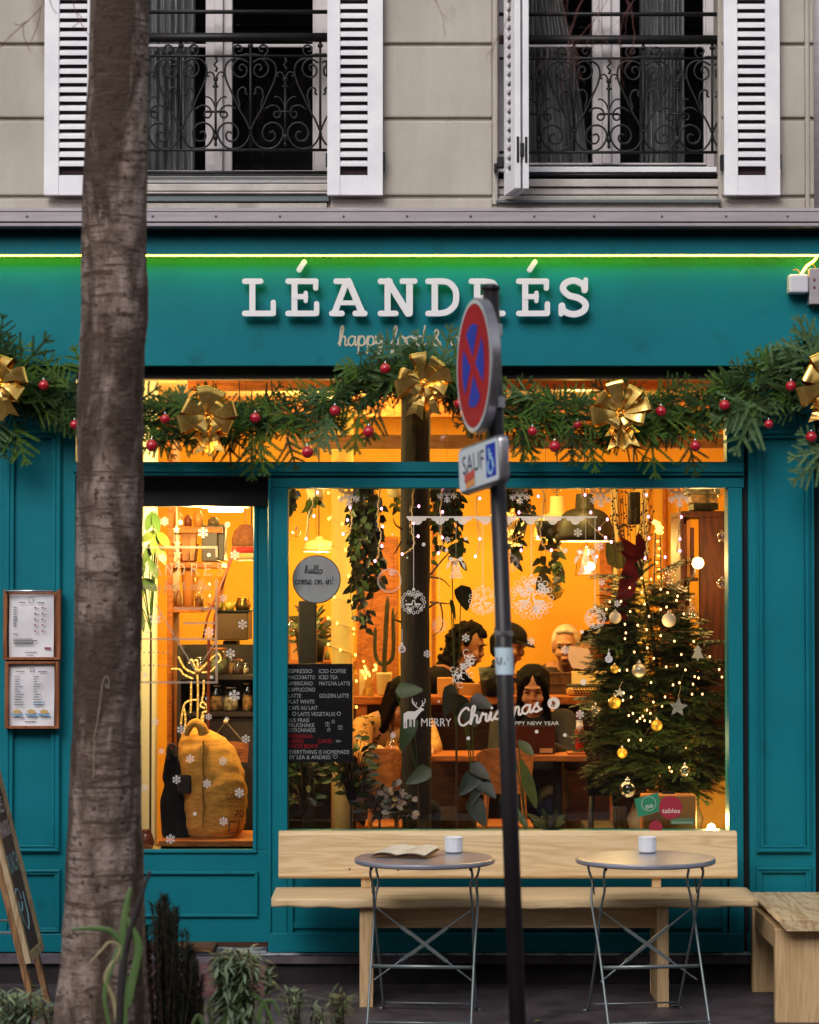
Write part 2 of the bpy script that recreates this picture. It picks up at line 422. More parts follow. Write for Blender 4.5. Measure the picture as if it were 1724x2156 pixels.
BENCHW = wood('pale_ash_wood', c(222, 194, 152), c(203, 170, 126), (.7, 10, 10))
BENCHV = wood('pale_ash_wood_upright', c(206, 174, 132), c(184, 150, 108), (12, 12, .8))
BENCHE = mat('live_edge_bark', c(196, 164, 120), c(150, 108, 70), 9, stretch=(1, 3, 3), rough=.7, bump=.5, bscale=60)
FRW = wood('menu_frame_wood', c(150, 92, 56), c(112, 62, 38), (14, 14, 1.5))
PAPER = mat('printed_paper', c(226, 222, 226), c(206, 203, 210), 5, rough=.8)
INK = mat('printed_ink', c(70, 68, 76), rough=.9)
ORW = wood('amber_wood', c(178, 104, 44), c(140, 76, 30), (2, 10, 10))
DKW = wood('dark_cabinet_wood', c(84, 44, 26), c(52, 26, 18), (10, 10, 1.2))
POSTW = mat('rough_post_bark', c(38, 24, 15), c(11, 8, 6), 9, stretch=(3, 3, .5), rough=.9, bump=1, bscale=25)
WALLO = mat('amber_plaster', c(230, 172, 62), c(224, 164, 54), 2, rough=.9)
WALLC = mat('cream_plaster', c(238, 212, 130), c(230, 202, 118), 2, rough=.8)
CEIL = mat('cream_ceiling', c(232, 204, 150), c(222, 190, 134), 2, rough=.9)
FLOOR = wood('interior_floorboards', c(70, 42, 26), c(42, 25, 17), (1, 8, 8))
STEEL = mat('grey_powder_coat', c(150, 150, 163), c(138, 138, 152), 9, rough=.3, metal=.35, rvar=.08)
STEELD = mat('grey_steel_rod', c(120, 128, 130), rough=.35, metal=.6)
CERAM = mat('white_ceramic', c(232, 233, 240), rough=.2, coat=.3)
WHITE = mat('plain_white', c(230, 228, 226), rough=.6)
FIR1 = mat('fir_needles_dark', c(30, 48, 22), c(44, 66, 28), 14, rough=.7, spec=.15)
FIR2 = mat('fir_needles_mid', c(56, 86, 28), c(78, 106, 38), 14, rough=.7, spec=.15)
FIR3 = mat('fir_needles_blue', c(66, 92, 54), c(90, 114, 76), 14, rough=.7, spec=.15)
FIR4 = mat('fir_needles_fresh', c(88, 112, 44), c(64, 88, 36), 14, rough=.7, spec=.15)
TWIG = mat('fir_twig', c(84, 62, 40), rough=.8)
GOLD = mat('gold_foil', c(255, 212, 120), c(232, 178, 84), 20, rough=.22, metal=.93, bump=.25, bscale=30)
REDB = mat('red_bauble', c(176, 16, 40), rough=.28, coat=.5)
SILV = mat('silver_cap', c(200, 200, 205), rough=.25, metal=1)
DECAL = film_mat('white_window_film', (.86, .84, .86, 1), .82)
DECALS = film_mat('sheer_window_film', (.9, .82, .78, 1), .34)
DECALG = film_mat('grey_window_film', (.5, .4, .34, 1), .6)
LEAFD = mat('dark_leaf', c(14, 20, 8), c(28, 36, 13), 8, rough=.4)
LEAFG = mat('green_leaf', c(40, 64, 22), c(58, 82, 30), 8, rough=.4)
LEAFY = mat('yellow_green_leaf', c(84, 96, 24), c(60, 76, 22), 8, rough=.4)
BURLAP = mat('burlap', c(234, 168, 74), c(200, 136, 52), 26, stretch=(1, 1, 4), rough=.95, bump=.8, bscale=220)
WIRE = mat('string_wire', c(222, 196, 140), rough=.5)
E_PINK = emat('pink_white_led', (1, .32, .58, 1), 4)
E_WARM = emat('warm_led', (1, .42, .13, 1), 4.5)
E_GOLD = emat('golden_led', (1, .52, .08, 1), 2.6)
CLEARG = glass_mat('clear_glass', ior=None, rough=.02)
SKIN = mat('skin', c(186, 134, 106), c(172, 120, 94), 10, rough=.55)
SKIND = mat('tan_skin_backlit', c(142, 94, 66), c(132, 84, 58), 10, rough=.55)  # tan skin, darkened for figures seen against the light
HAIRB = mat('black_hair', c(8, 5, 4), c(14, 9, 7), 40, rough=.8, spec=.08, bump=.8, bscale=90)
HAIRG = mat('white_hair', c(214, 200, 186), c(188, 172, 156), 40, rough=.6, bump=.8, bscale=90)
EYE = mat('dark_eye', c(18, 14, 12), rough=.3)
LIP = mat('lip', c(164, 84, 76), rough=.5)
BLKF = mat('black_fabric', c(16, 14, 15), c(24, 21, 22), 12, rough=.95, spec=.1)
NAVY = mat('dark_navy_fabric', c(28, 32, 46), rough=.9)
BRNF = mat('brown_wool', c(64, 46, 38), c(48, 34, 28), 20, rough=.95)
# ================================================================== GROUND
def ground():
    m = M(); xs = [-60, -8, -4, 4, 8, 60]
    ys = [60, 5.2, .02]
    # street sheet reaching the horizon
    m.quad((-900, -900, -.34), (900, -900, -.34), (900, 900, -.34), (-900, 900, -.34))
    return structure(m.build('street', mat('street_asphalt', c(66, 62, 66), c(52, 49, 52), 8, rough=.85, bump=.5)))
ground()
PAVE = mat('wet_tarmac_pavement', c(88, 78, 83), c(62, 54, 58), 7, rough=.55, bump=.9, bscale=140, c3=c(40, 33, 38), scale3=2.2, thr3=.57, rvar=.2)
m = M()
PX0, PX1 = -30, 30
def pavement():
    m = M(); n = 24
    ys = [-4.6 + i * 4.62 / n for i in range(n + 1)]
    xs = [PX0, -6] + [-3 + i * .25 for i in range(25)] + [6, PX1]
    V = [(x, y, GZ(y) + .004 * noise.noise(Vector((x * 2, y * 2, 0))) ) for y in ys for x in xs]; w = len(xs)
    Fc = [(j * w + i, j * w + i + 1, (j + 1) * w + i + 1, (j + 1) * w + i) for j in range(n) for i in range(w - 1)]
    m.add(V, Fc)
    m.box(PX0, PX1, -4.75, -4.6, -.345, -.092)
    return structure(m.build('pavement', [PAVE], smooth=False))
pavement()

# ================================================================== UPPER BUILDING
bld = thing('apartment_building', 'pale limestone upper storey with two tall windows and white shutters above the shop', 'building', (0, 0, P(0, 470, 0).z))
UW = 0.0   # wall face
def wx(x): return P(x, 0, UW).x
def wz(y): return P(862, y, UW).z
zt = wz(-260)
W1 = (213, 690); W2 = (1048, 1512); OY = 0  # openings
obot = 405
m = M()
jn = [-62, 93, 250, 414]
def courses(xa, xb, ya=None, last=440):
    ys = [-260, -62, 93, 250, 414, last]
    for i in range(len(ys) - 1):
        a = wz(ys[i]) - .009; b = wz(ys[i + 1]) + (.009 if ys[i + 1] != last else 0)
        m.box(xa, xb, UW, UW + .06, b, a)
def backing(xa, xb): m.box(xa, xb, UW + .018, UW + .3, wz(440), zt)
XL, XR = -4.2, 4.2
for xa, xb in ((XL, wx(206)), (wx(697), wx(1035)), (wx(1518), wx(1694)), (wx(1704), XR)):
    courses(xa, xb)
for xa, xb in ((XL, wx(W1[0])), (wx(W1[1]), wx(W2[0])), (wx(W2[1]), XR)):
    backing(xa, xb)
# jamb strips beside the openings, plain over the joints
m.box(wx(1035), wx(1047), UW + .004, UW + .019, wz(430), zt)
m.box(wx(1694), wx(1704), UW + .002, UW + .019, wz(440), zt)
for a, b in (W1, W2):
    m.box(wx(a), wx(b), UW + .03, UW + .3, wz(440), wz(obot + 4))      # spandrel below the window
    m.box(wx(a), wx(b), UW - .002, UW + .03, wz(440), wz(426))
m.build('wall', STONE, bld, bevel=.007, seg=2)
# inside of the upper rooms
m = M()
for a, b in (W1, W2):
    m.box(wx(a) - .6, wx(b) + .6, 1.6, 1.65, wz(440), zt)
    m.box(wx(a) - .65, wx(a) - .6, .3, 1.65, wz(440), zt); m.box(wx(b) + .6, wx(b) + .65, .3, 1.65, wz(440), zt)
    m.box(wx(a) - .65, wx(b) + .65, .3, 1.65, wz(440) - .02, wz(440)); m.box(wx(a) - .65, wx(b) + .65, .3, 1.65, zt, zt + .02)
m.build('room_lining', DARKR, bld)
# cornice / metal flashing
m = M()
cz = lambda y, Y=-.2: P(862, y, Y).z
m.box(XL, XR, -.16, .035, cz(476), cz(437, -.16))
m.box(XL, XR, -.20, -.16, cz(466), cz(446))
m.box(XL, XR, -.185, -.16, cz(444) , cz(439))
m.box(XL, XR, -.225, -.16, cz(476, -.225), cz(469, -.225))
m.build('flashing', ALU, bld, bevel=.003, seg=1)
m = M()
for x in (57, 322, 455, 590, 724, 858, 990, 1124, 1250, 1393, 1528, 1658):
    p = P(x, 455, -.2); m.ball(p, (.006, .005, .006), 8, 6)
m.build('rivet', mat('rust_screw', c(96, 80, 78), rough=.6), bld, smooth=True)['kind'] = 'stuff'

def window(a, b, cx0, cx1, yb, sillrows, doublesill):
    YF = .2
    X = lambda x: P(x, 0, YF).x
    Zz = lambda y: P(862, y, YF).z
    m = M()
    fl = a; fr_ = b
    # outer frame
    m.box(X(fl) - .02, X(fl + 24), YF, YF + .06, Zz(yb + 4), zt)
    m.box(X(fr_ - 26), X(fr_) + .02, YF, YF + .06, Zz(yb + 4), zt)
    # meeting stiles
    mid = (cx0 + cx1) / 2
    m.box(X(cx0), X(mid - 9), YF - .012, YF + .05, Zz(yb), zt)
    m.box(X(mid + 9), X(cx1), YF - .012, YF + .05, Zz(yb), zt)
    m.box(X(mid - 9), X(mid + 9), YF - .035, YF + .045, Zz(yb), zt)
    # thin casement profile + lower rail
    m.box(X(fl + 24), X(fl + 29), YF + .012, YF + .05, Zz(yb), zt)
    m.box(X(fr_ - 31), X(fr_ - 26), YF + .012, YF + .05, Zz(yb), zt)
    m.box(X(fl + 24), X(fr_ - 26), YF + .01, YF + .048, Zz(yb), Zz(yb - 5))
    m.box(X(fl + 24), X(cx0), YF + .015, YF + .04, Zz(97), Zz(90)); m.box(X(cx1), X(fr_ - 26), YF + .015, YF + .04, Zz(97), Zz(90))
    w = m.build('window', FRAMEW, bld, bevel=.004)
    g = M(); g.box(X(fl + 29), X(cx0), YF + .028, YF + .032, Zz(yb - 5), zt); g.build('pane', GLASSU, w)
    g = M(); g.box(X(cx1), X(fr_ - 31), YF + .028, YF + .032, Zz(yb - 5), zt); g.build('pane', GLASSU, w)
    s = M()
    for (y0, y1, Y0, Y1, mi) in sillrows:
        s.box(P(a, 0, Y0).x - .01, P(b, 0, Y0).x + .01, Y0, Y1, P(862, y1, Y0).z, P(862, y0, Y0).z, mi)
    s.build('sill', [SILL, STEELD, BLACK, WHITEP], w, bevel=.004)
    return w
window(213, 690, 434, 490, 362, [(370, 384, .10, .2, 3), (362, 370, .14, .2, 2), (386, 401, .03, .1, 0), (403, 407, -.03, .1, 0), (407, 423, -.012, .03, 1)], 0)
window(1048, 1512, 1246, 1304, 346, [(350, 362, .10, .2, 3), (364, 371, .08, .16, 2), (376, 392, .03, .1, 0), (395, 409, .045, .1, 0), (409, 416, .05, .1, 2), (418, 426, -.03, .03, 1)], 0)

# net curtains behind the panes
def curtain(x0, x1, gather, label, amp=.03, top=True):
    m = M(); n = 90; Y = .3; zb = P(862, 372, Y).z
    V = []; rows = [(zb, 1.0), ((zb + zt) / 2, 1.0), (zt + .05, 1.0)]
    if gather: rows = [(zb, 1.0), (P(862, 250, Y).z, .92), (P(862, 120, Y).z, .75), (P(862, -10, Y).z, .55), (zt + .05, .8)]
    xa, xb = P(x0, 0, Y).x, P(x1, 0, Y).x
    for z, k in rows:
        for i in range(n + 1):
            t = i / n
            x = (xa + (xb - xa) * t * k) if gather >= 0 else (xb - (xb - xa) * (1 - t) * k)
            V.append((x, Y + amp * math.sin(t * 62 + math.sin(t * 9) * 2), z))
    for j in range(len(rows) - 1):
        for i in range(n): a = j * (n + 1) + i; m.add([], [])
    Fc = [(j * (n + 1) + i, j * (n + 1) + i + 1, (j + 1) * (n + 1) + i + 1, (j + 1) * (n + 1) + i) for j in range(len(rows) - 1) for i in range(n)]
    m.add(V, Fc)
    tag(m.build('net_curtain', CURT, smooth=True), label, 'curtain', 'net curtains in the upper windows')
curtain(243, 412, 0, 'grey net curtain behind the left pane of the left upper window')
curtain(1108, 1240, 1, 'grey net curtain gathered aside in the left pane of the right upper window')
curtain(1345, 1440, 0, 'grey net curtain hanging in the right pane of the right upper window')

# shutters -------------------------------------------------
def shutter_leaf(m, x0, x1, Yf, th, ybot=410, slot0=None, slot1=None):
    """a louvred leaf flat against the wall; x0,x1,slot in photo coordinates at depth Yf"""
    X = lambda x: P(x, 0, Yf).x
    Z = lambda y: P(862, y, Yf).z
    zb = Z(ybot)
    m.box(X(x0), X(slot0), Yf, Yf + th, zb, zt); m.box(X(slot1), X(x1), Yf, Yf + th, zb, zt)
    m.box(X(slot0), X(slot1), Yf + .002, Yf + th - .002, zb, Z(368))
    m.box(X(slot0), X(slot1), Yf + th, Yf + th + .004, Z(368), zt, 1)
    y = 368 - 9.5 - 10
    while y > -260:
        # a slat: slightly tilted board between two dark gaps
        za = Z(y + 1); zb2 = Z(y - 8.5)
        V = [(X(slot0), Yf + .003, za), (X(slot1), Yf + .003, za), (X(slot1), Yf + .003, zb2 - .001), (X(slot0), Yf + .003, zb2 - .001),
             (X(slot0), Yf + th - .002, za + .014), (X(slot1), Yf + th - .002, za + .014), (X(slot1), Yf + th - .002, zb2 + .013), (X(slot0), Yf + th - .002, zb2 + .013)]
        m.add(V, [(0, 1, 2, 3), (7, 6, 5, 4), (0, 4, 5, 1), (3, 2, 6, 7), (0, 3, 7, 4), (1, 5, 6, 2)])
        y -= 19.5
SLOTB = mat('shutter_gap_shade', c(52, 34, 40), rough=.9)
def shutter(x0, x1, s0, s1, hinge):
    m = M(); shutter_leaf(m, x0, x1, -.062, .034, 410, s0, s1)
    sh = m.build('shutter', [WHITEP, SLOTB], bld, bevel=.0025, seg=1)
    for x, y0, y1 in hinge:
        h = M(); a = P(x, y0, -.05); h.box(a.x - .006, a.x + .008, -.056, -.0, P(x, y1, -.05).z, a.z); h.build('hinge', IRON, sh)
shutter(94, 213, 125, 184, [(213, 320, 355)])
shutter(690, 807, 717, 775, [(689, 322, 348), (808, 320, 354)])
shutter(1523, 1641, 1552, 1611, [(1520, 325, 355), (1641, 325, 355)])
# half folded pair of narrow leaves left of the right window
def folded():
    o = P(1060, 412.5, -.04); zb = o.z
    dirv = Vector((.042, -.235, 0)); side = Vector((dirv.y, -dirv.x, 0)).normalized() * -1
    L = dirv.length; d = dirv.normalized()
    for k, off in enumerate((0, .039)):
        m = M()
        o2 = o + side * off; th = .027
        def bar(s0, s1, z0, z1, t0=0, t1=th, mi=0):
            V = []
            for s_ in (s0, s1):
                for t_ in (t0, t1):
                    for z_ in (z0, z1):
                        p = o2 + d * s_ + side * t_; V.append((p.x, p.y, z_))
            m.add(V, [(0, 1, 3, 2), (4, 6, 7, 5), (0, 4, 5, 1), (2, 3, 7, 6), (0, 2, 6, 4), (1, 5, 7, 3)], mi)
        bar(0, .06, zb, zt); bar(L - .09, L, zb, zt); bar(.06, L - .09, zb, zb + .1)
        bar(.06, L - .09, zb + .1, zt, th * .45, th * .55, 1)
        z = zb + .1 + .026
        while z < zt:
            bar(.06, L - .09, z, z + .02); z += .0435
        sh = m.build('shutter', [WHITEP, SLOTB], bld, bevel=.0025, seg=1)
        sh['label'] = 'narrow shutter leaf folded edge-on'
        if k == 1:
            h = M()
            for off2 in (th * .5 - .039, th * .5):
                p = o2 + d * (L + .002) + side * off2
                h.box(p.x - .0055, p.x + .0055, p.y - .004, p.y + .004, zb + .12, zb + .24)
            p = o2 + d * (L + .003) + side * (-.006); h.box(p.x - .009, p.x + .009, p.y - .006, p.y + .004, zb + .15, zb + .21)
            h.build('hinge', IRON, sh, bevel=.003)
folded()
h = M(); a = P(1050, 340, -.02); h.box(a.x - .01, a.x + .022, -.05, .0, a.z - .03, a.z + .02); h.box(a.x - .025, a.x - .01, -.04, .0, a.z - .05, a.z - .01)
h.build('shutter_hinge', IRON, bld, bevel=.003)

# railings -------------------------------------------------
def railing(x0, x1, y_off, centers, stems, Y):
    def q(x, y): return P(x, y + y_off, Y)
    m = M()
    for (ya, r, ) in ((24, .010), (117, .006), (315, .007)):
        m.tube([q(x0, ya), q(x1, ya)], r, 8)
    m.box(q(x0, 0).x, q(x1, 0).x, Y - .02, Y + .02, q(0, 86).z, q(0, 70).z)
    m.box(q(x0, 0).x, q(x1, 0).x, Y - .012, Y + .012, q(0, 366).z, q(0, 360).z)
    z2 = lambda c_, zx, zy: q(c_ + zx / 1.997, zy / 1.997)
    r = .0052
    def path(c_, pts, rr=r, mir=True, n=5):
        for sg in ((1, -1) if mir else (1,)):
            m.tube(catmull([z2(c_, sg * a, b) for a, b in pts], n), rr, 5)
    def ok(x): return x0 - 5 < x < x1 + 5
    for c_ in centers:
        if c_ > x1 + 60 or c_ < x0 - 60: continue
        if ok(c_):
            m.tube([z2(c_, 0, 170), z2(c_, 0, 628)], .0062, 6)
            m.ball(z2(c_, 0, 190), (.014, .01, .012), 8, 6); m.ball(z2(c_, 0, 540), (.012, .01, .008), 8, 6)
        for sg in (1, -1):
            def path1(pts, rr=r):
                w = catmull([z2(c_, sg * a, b) for a, b in pts], 5)
                w = [p for p in w if q(x0 - 2, 0).x <= p.x <= q(x1 + 2, 0).x]
                if len(w) > 1: m.tube(w, rr, 5)
            path1([(4, 228), (18, 226), (34, 230), (56, 232), (72, 216), (68, 194), (50, 188), (36, 200), (42, 216), (54, 212)])
            path1([(36, 296), (46, 288), (44, 274), (30, 270), (16, 286), (18, 310), (40, 324), (66, 312), (76, 284), (62, 256), (40, 246), (8, 262)])
            path1([(40, 246), (75, 246), (102, 268), (108, 305), (96, 350), (70, 405), (48, 456), (22, 500), (2, 545)])
            path1([(12, 396), (22, 390), (20, 374), (34, 366), (50, 380), (54, 408), (46, 434), (48, 458)])
            path1([(106, 484), (98, 478), (104, 466), (118, 468), (124, 482), (114, 494), (96, 492), (88, 472), (74, 450), (48, 458)] if False else
                  [(112, 470), (102, 470), (98, 484), (110, 494), (124, 486), (126, 464), (112, 446), (86, 442), (60, 458)], .0048)
            path1([(0, 545), (8, 580), (34, 614), (70, 624), (104, 616), (128, 590), (138, 555), (122, 525), (92, 514), (62, 528), (50, 560), (64, 588), (92, 590), (104, 570), (94, 552), (80, 558)])
    for s_ in stems:
        if not ok(s_): continue
        m.tube([z2(s_, 0, 240), z2(s_, 6, 255), z2(s_, -6, 270), z2(s_, 6, 285), z2(s_, 0, 300)], .006, 6)
        m.lathe([(.003, .0), (.012, .002), (.011, -.012), (.005, -.022), (.009, -.03), (.004, -.036)], z2(s_, 0, 325), 8)
        m.tube([z2(s_, 0, 345), z2(s_, 0, 612)], .006, 6); m.box(z2(s_, -12, 0).x, z2(s_, 12, 0).x, Y - .006, Y + .006, z2(s_, 0, 366).z, z2(s_, 0, 358).z)
        m.ball(z2(s_, 0, 575), (.011, .009, .02), 8, 6); m.ball(z2(s_, 0, 604), (.008, .008, .012), 8, 6)
        m.tube([z2(s_, -40, 468), z2(s_, 40, 468)], .006, 6)
        for sg in (1, -1):
            m.tube(catmull([z2(s_, sg * a, b) for a, b in ((2, 325), (14, 304), (30, 303), (36, 316), (26, 320))], 4), .0042, 5)
            m.tube(catmull([z2(s_, sg * a, b) for a, b in ((2, 452), (10, 428), (24, 410), (40, 405), (44, 410))], 4), .004, 5)
    return m.build('railing', IRON, bld, smooth=True)
railing(206, 690, 0, [235, 381.5, 528, 675], [308, 454.5, 601], .07)
railing(1050, 1512, 5, [1208 , 1353.5 , 1499], [1134, 1281, 1426], .07)

# rain pipe at the far right edge
m = M(); p = P(1732, 300, -.08); m.tube([Vector((p.x, -.1, wz(470))), Vector((p.x, -.1, zt))], .045, 16)
tag(m.build('rain_pipe', ALU, smooth=True), 'pale rain pipe at the far right of the upper wall', 'pipe')

# ================================================================== SHOPFRONT
shop = thing('shopfront', 'teal painted cafe shopfront with raised white letters, glazed door and big decorated window', 'shopfront', (0, 0, 0))
SX0, SX1 = -4.2, 4.2
z0 = lambda y, Y=0: P(862, y, Y).z
x0_ = lambda x, Y=0: P(x, 0, Y).x
FY = -.05
fas = M()
fas.box(SX0, SX1, FY, .12, z0(770, FY), z0(541, FY))
fas.box(SX0, SX1, FY - .074, .12, z0(541, FY) + .004, z0(500, FY - .03))
fas.box(SX0, SX1, FY - .01, .12, z0(500, FY - .03) + .004, cz(476) + .05)
fascia = fas.build('fascia', TEAL, shop, bevel=.002, seg=1)
# raised slab-serif letters
LY0, LY1 = FY - .055, FY - .03
def lx(x): return P(x, 0, LY0).x
def lz(y): return P(862, y, LY0).z
def letter(strokes, w=12.6, smalls=()):
    m = M(); ww = w / SC(LY0)
    for k, st in enumerate(strokes):
        pts = [(lx(a), lz(b)) for a, b in st[0]] ; sm = st[1] if len(st) > 1 else 0; wk = (st[2] / SC(LY0)) if len(st) > 2 else ww
        if sm:
            pts = [(p.x, p.y) for p in catmull([Vector((a, b, 0)) for a, b in pts], 8)]
        m.stroke(pts, wk, LY0 - .0006 * k, LY1)
    # standoff pins
    return m.build('letter', [LETTER], fascia, bevel=0)
T, B = 591.5, 659.5   # stroke centre rows
letter([([(517, T), (550, T)], 0, 12), ([(533, T), (533, B)],), ([(517, B), (577, B)], 0, 12), ([(577, B), (577, 636)], 0, 11)])
def E(dx):
    letter([([(608 + dx, T), (666 + dx, T)], 0, 12), ([(666 + dx, T), (666 + dx, 606)], 0, 11), ([(621.5 + dx, T), (621.5 + dx, B)],), ([(608 + dx, B), (666 + dx, B)], 0, 12),
            ([(668 + dx, B), (668 + dx, 639)], 0, 11), ([(621 + dx, 624), (645 + dx, 624)], 0, 11), ([(645 + dx, 616), (645 + dx, 633)], 0, 9)])
    letter([([(631 + dx, 567), (642 + dx, 551)], 0, 11)])
E(0); E(482.5)
letter([([(709, T), (733, T)], 0, 12), ([(731, T), (705, B)], 0, 13), ([(735, T), (764, B)], 0, 14), ([(716, 637), (755, 637)], 0, 10), ([(700, B), (721, B)], 0, 12), ([(749, B), (769, B)], 0, 12)])
letter([([(802, T), (822, T)], 0, 12), ([(817, T), (817, B)], 0, 13), ([(802, B), (834, B)], 0, 12), ([(818, T), (860, B)], 0, 14.5), ([(862, B), (862, T)], 0, 12), ([(848, T), (872, T)], 0, 12)])
letter([([(900, T), (925, T)], 0, 12), ([(914, T), (914, B)], 0, 13.5), ([(900, B), (925, B)], 0, 12), ([(922, T), (942, 594), (956, 608), (959, 626), (955, 643), (940, 656), (922, B)], 1, 13)])
letter([([(991, T), (1020, T)], 0, 12), ([(1003, T), (1003, B)], 0, 13.5), ([(991, B), (1016, B)], 0, 12), ([(1015, T), (1036, 595), (1041, 608), (1034, 622), (1012, 627)], 1, 12), ([(1020, 629), (1046, 657)], 0, 13), ([(1046, B), (1057, B)], 0, 12)])
letter([([(1229, 610), (1226, 599), (1207, 590), (1188, 596), (1184, 609), (1196, 621), (1216, 627), (1230, 638), (1227, 653), (1207, 661), (1186, 655), (1181, 643)], 1, 13.5),
        ([(1231, 588), (1231, 609)], 0, 10), ([(1179, 643), (1179, 661)], 0, 10)])
m = M(); cursive(m, "happy food & coffee", lx(711), lz(725), FY - .002, 20 / SC(FY), 3.6 / SC(FY), width=None)
V = np.array(m.v); xx = V[:, 0]; V[:, 0] = lx(711) + (xx - xx.min()) * ((lx(1044) - lx(711)) / (xx.max() - xx.min())); m.v = [tuple(v) for v in V]
m.build('tagline', BEIGE, fascia)

# LED strip under the lip
LEDW = emat('led_strip_glow', (.95, 1, .03, 1), 15)
LEDY = emat('led_strip_glow_amber', (1, .5, .03, 1), 12)
led = thing('led_strip', 'glowing yellow-green light strip tucked along the top of the teal sign board', 'light strip', (0, FY - .03, z0(541, FY)))
zl = z0(541, FY)
m = M(); m.box(SX0, x0_(1340, FY), FY - .066, FY - .054, zl - .004, zl + .003); m.build('glowing_strip', LEDW, led)
m = M(); m.box(x0_(1340, FY), x0_(1719, FY), FY - .066, FY - .054, zl - .004, zl + .003)
m.build('glowing_strip', emat('led_strip_glow_yellow', (1, .88, .03, 1), 15), led)
m = M(); x = 1340
while x < 1719:
    m.ball((x0_(x, FY), FY - .068, zl + .004), .0035, 5, 4, 0); x += 5.5
m.build('led_beads', LEDY, led)['kind'] = 'stuff'
m = M(); m.tube(catmull([P(1719, 541, -.09), P(1712, 550, -.1), P(1698, 560, -.1), P(1686, 578, -.09)], 6), .006, 8); m.build('glowing_tail', LEDY, led)
m = M(); m.tube(catmull([P(1690, 578, -.08), P(1694, 562, -.09), P(1706, 554, -.09), P(1716, 562, -.08), P(1714, 578, -.08)], 6), .0025, 6)
m.tube(catmull([P(1669, 568, -.07), P(1678, 567, -.08), P(1686, 578, -.08)], 6), .0025, 6)
m.build('wire', mat('yellow_wire', c(190, 140, 40), rough=.5), led)
m = M(); m.pbox(1661, 576, 1703, 616.5, -.13, -.05)
tag(m.build('junction_box', mat('white_plastic', c(206, 203, 212), rough=.45), bevel=.012, seg=3), 'small white rounded junction box at the right end of the light strip', 'junction box')
m = M(); m.pbox(1703.5, 564, 1742, 640, -.12, -.05)
drv = m.build('power_supply', ALU, bevel=.004); tag(drv, 'ribbed metal power supply beside the white junction box', 'power supply')
m = M(); m.pbox(1712, 586, 1717, 592, -.1215, -.1195); m.pbox(1712, 602, 1717, 608, -.1215, -.1195)
m.pbox(1712, 642, 1716, 646, -.1, -.06); m.build('terminal', mat('maroon_label', c(112, 40, 60), rough=.6), drv)

# ---- carcass below the fascia
fr = M()
# black beam
m = M(); m.box(x0_(150), x0_(1566), .03, .14, z0(797, .03), z0(770) + .02)
m.build('black_beam', BLACK, shop, bevel=.003)
# frame round display window and transom (front plane Y=.0)
def fb(px0, py0, px1, py1, Y0, Y1, mm=fr): mm.pbox(px0, py0, px1, py1, Y0, Y1)
fb(1529, 797, 1566, 972, .02, .14)              # right of transom
fb(155, 972, 1566, 1001, .0, .14)               # transom rail
fb(155, 976, 1566, 994, -.012, -.0)             # small proud fillet
fb(567, 1007, 1566, 1027, .0, .14)              # head of display window
fb(567, 1001.5, 1566, 1006.5, .02, .14)
fb(567, 1027.5, 605, 2006, .0, .14)             # left stile
fb(1532, 1027.5, 1566, 2006, .0, .14)           # right stile
fb(605.3, 1752, 1531.7, 1770, -.006, .14)       # window board
fb(605.3, 1770.5, 1531.7, 2006, .02, .14)       # stall riser
fb(567, 1966, 1566, 2006, -.025, -.0005)        # base board
fb(565, 1007, 571, 1966, -.012, -.0003)         # raised bead down the left edge
for xa, xb in ((605.5, 618), (1519, 1531.5), (1040, 1060)): fb(xa, 1770.5, xb, 1965.5, .005, .0195)
fb(618.3, 1944, 1039.7, 1956, .008, .0195); fb(1060.3, 1944, 1518.7, 1956, .008, .0195)
fr.build('window_frame', TEAL, shop, bevel=.003, seg=2)
m = M(); m.box(x0_(604, .05), x0_(1533, .05), .055, .061, z0(1752, .05), z0(1026, .05)); pane = m.build('display_window', GLASS, shop)
m = M(); m.box(x0_(150, .06), x0_(1530, .06), .075, .081, z0(973, .06), z0(796, .06)); m.build('transom_window', GLASS, shop)
# right reveal + pilasters
def pilaster(xo, xi, side, mold, low):
    m = M()
    m.pbox(min(xo, xi), 770.5, max(xo, xi), 2006, .0, .14)
    m.pbox(min(xo, xi), 1967, max(xo, xi), 2006, -.028, -.0005)
    def ring(a, b, y0_, y1_, w, Yp):
        m.pbox(a, y0_, b, y0_ + w, Yp, -.0005); m.pbox(a, y1_ - w, b, y1_, Yp, -.0005)
        m.pbox(a, y0_ + w + .3, a + w, y1_ - w - .3, Yp, -.0005); m.pbox(b - w, y0_ + w + .3, b, y1_ - w - .3, Yp, -.0005)
    a, b = mold
    ring(a, b, 905, 1797, 15, -.016); ring(a + 3, b - 3, 908, 1794, 5, -.026); ring(a + 12, b - 12, 917, 1785, 5, -.02)
    ring(a, b, low[0], low[1], 12, -.016); ring(a + 2, b - 2, low[0] + 2, low[1] - 2, 4, -.024)
    return m.build('pilaster', TEAL, shop, bevel=.004, seg=2)
pilaster(-14, 155, 0, (9, 127), (1831, 1966))
pilaster(1574, 1718, 1, (1592, 1709), (1826, 1964))
m = M(); m.pbox(1550, 770.5, 1590, 2006, .05, .139); m.build('recessed_joint', BLACK, shop); m = M(); m.pbox(1705, 640, 1740, 2006, .06, .138); m.build('recessed_joint', BLACK, shop)
m = M(); m.pbox(1724.3, 770.5, 2400, 2006, -.0, .14); m.pbox(-900, 770.5, -14.5, 2006, .0, .14); m.build('pilaster', TEAL, shop)
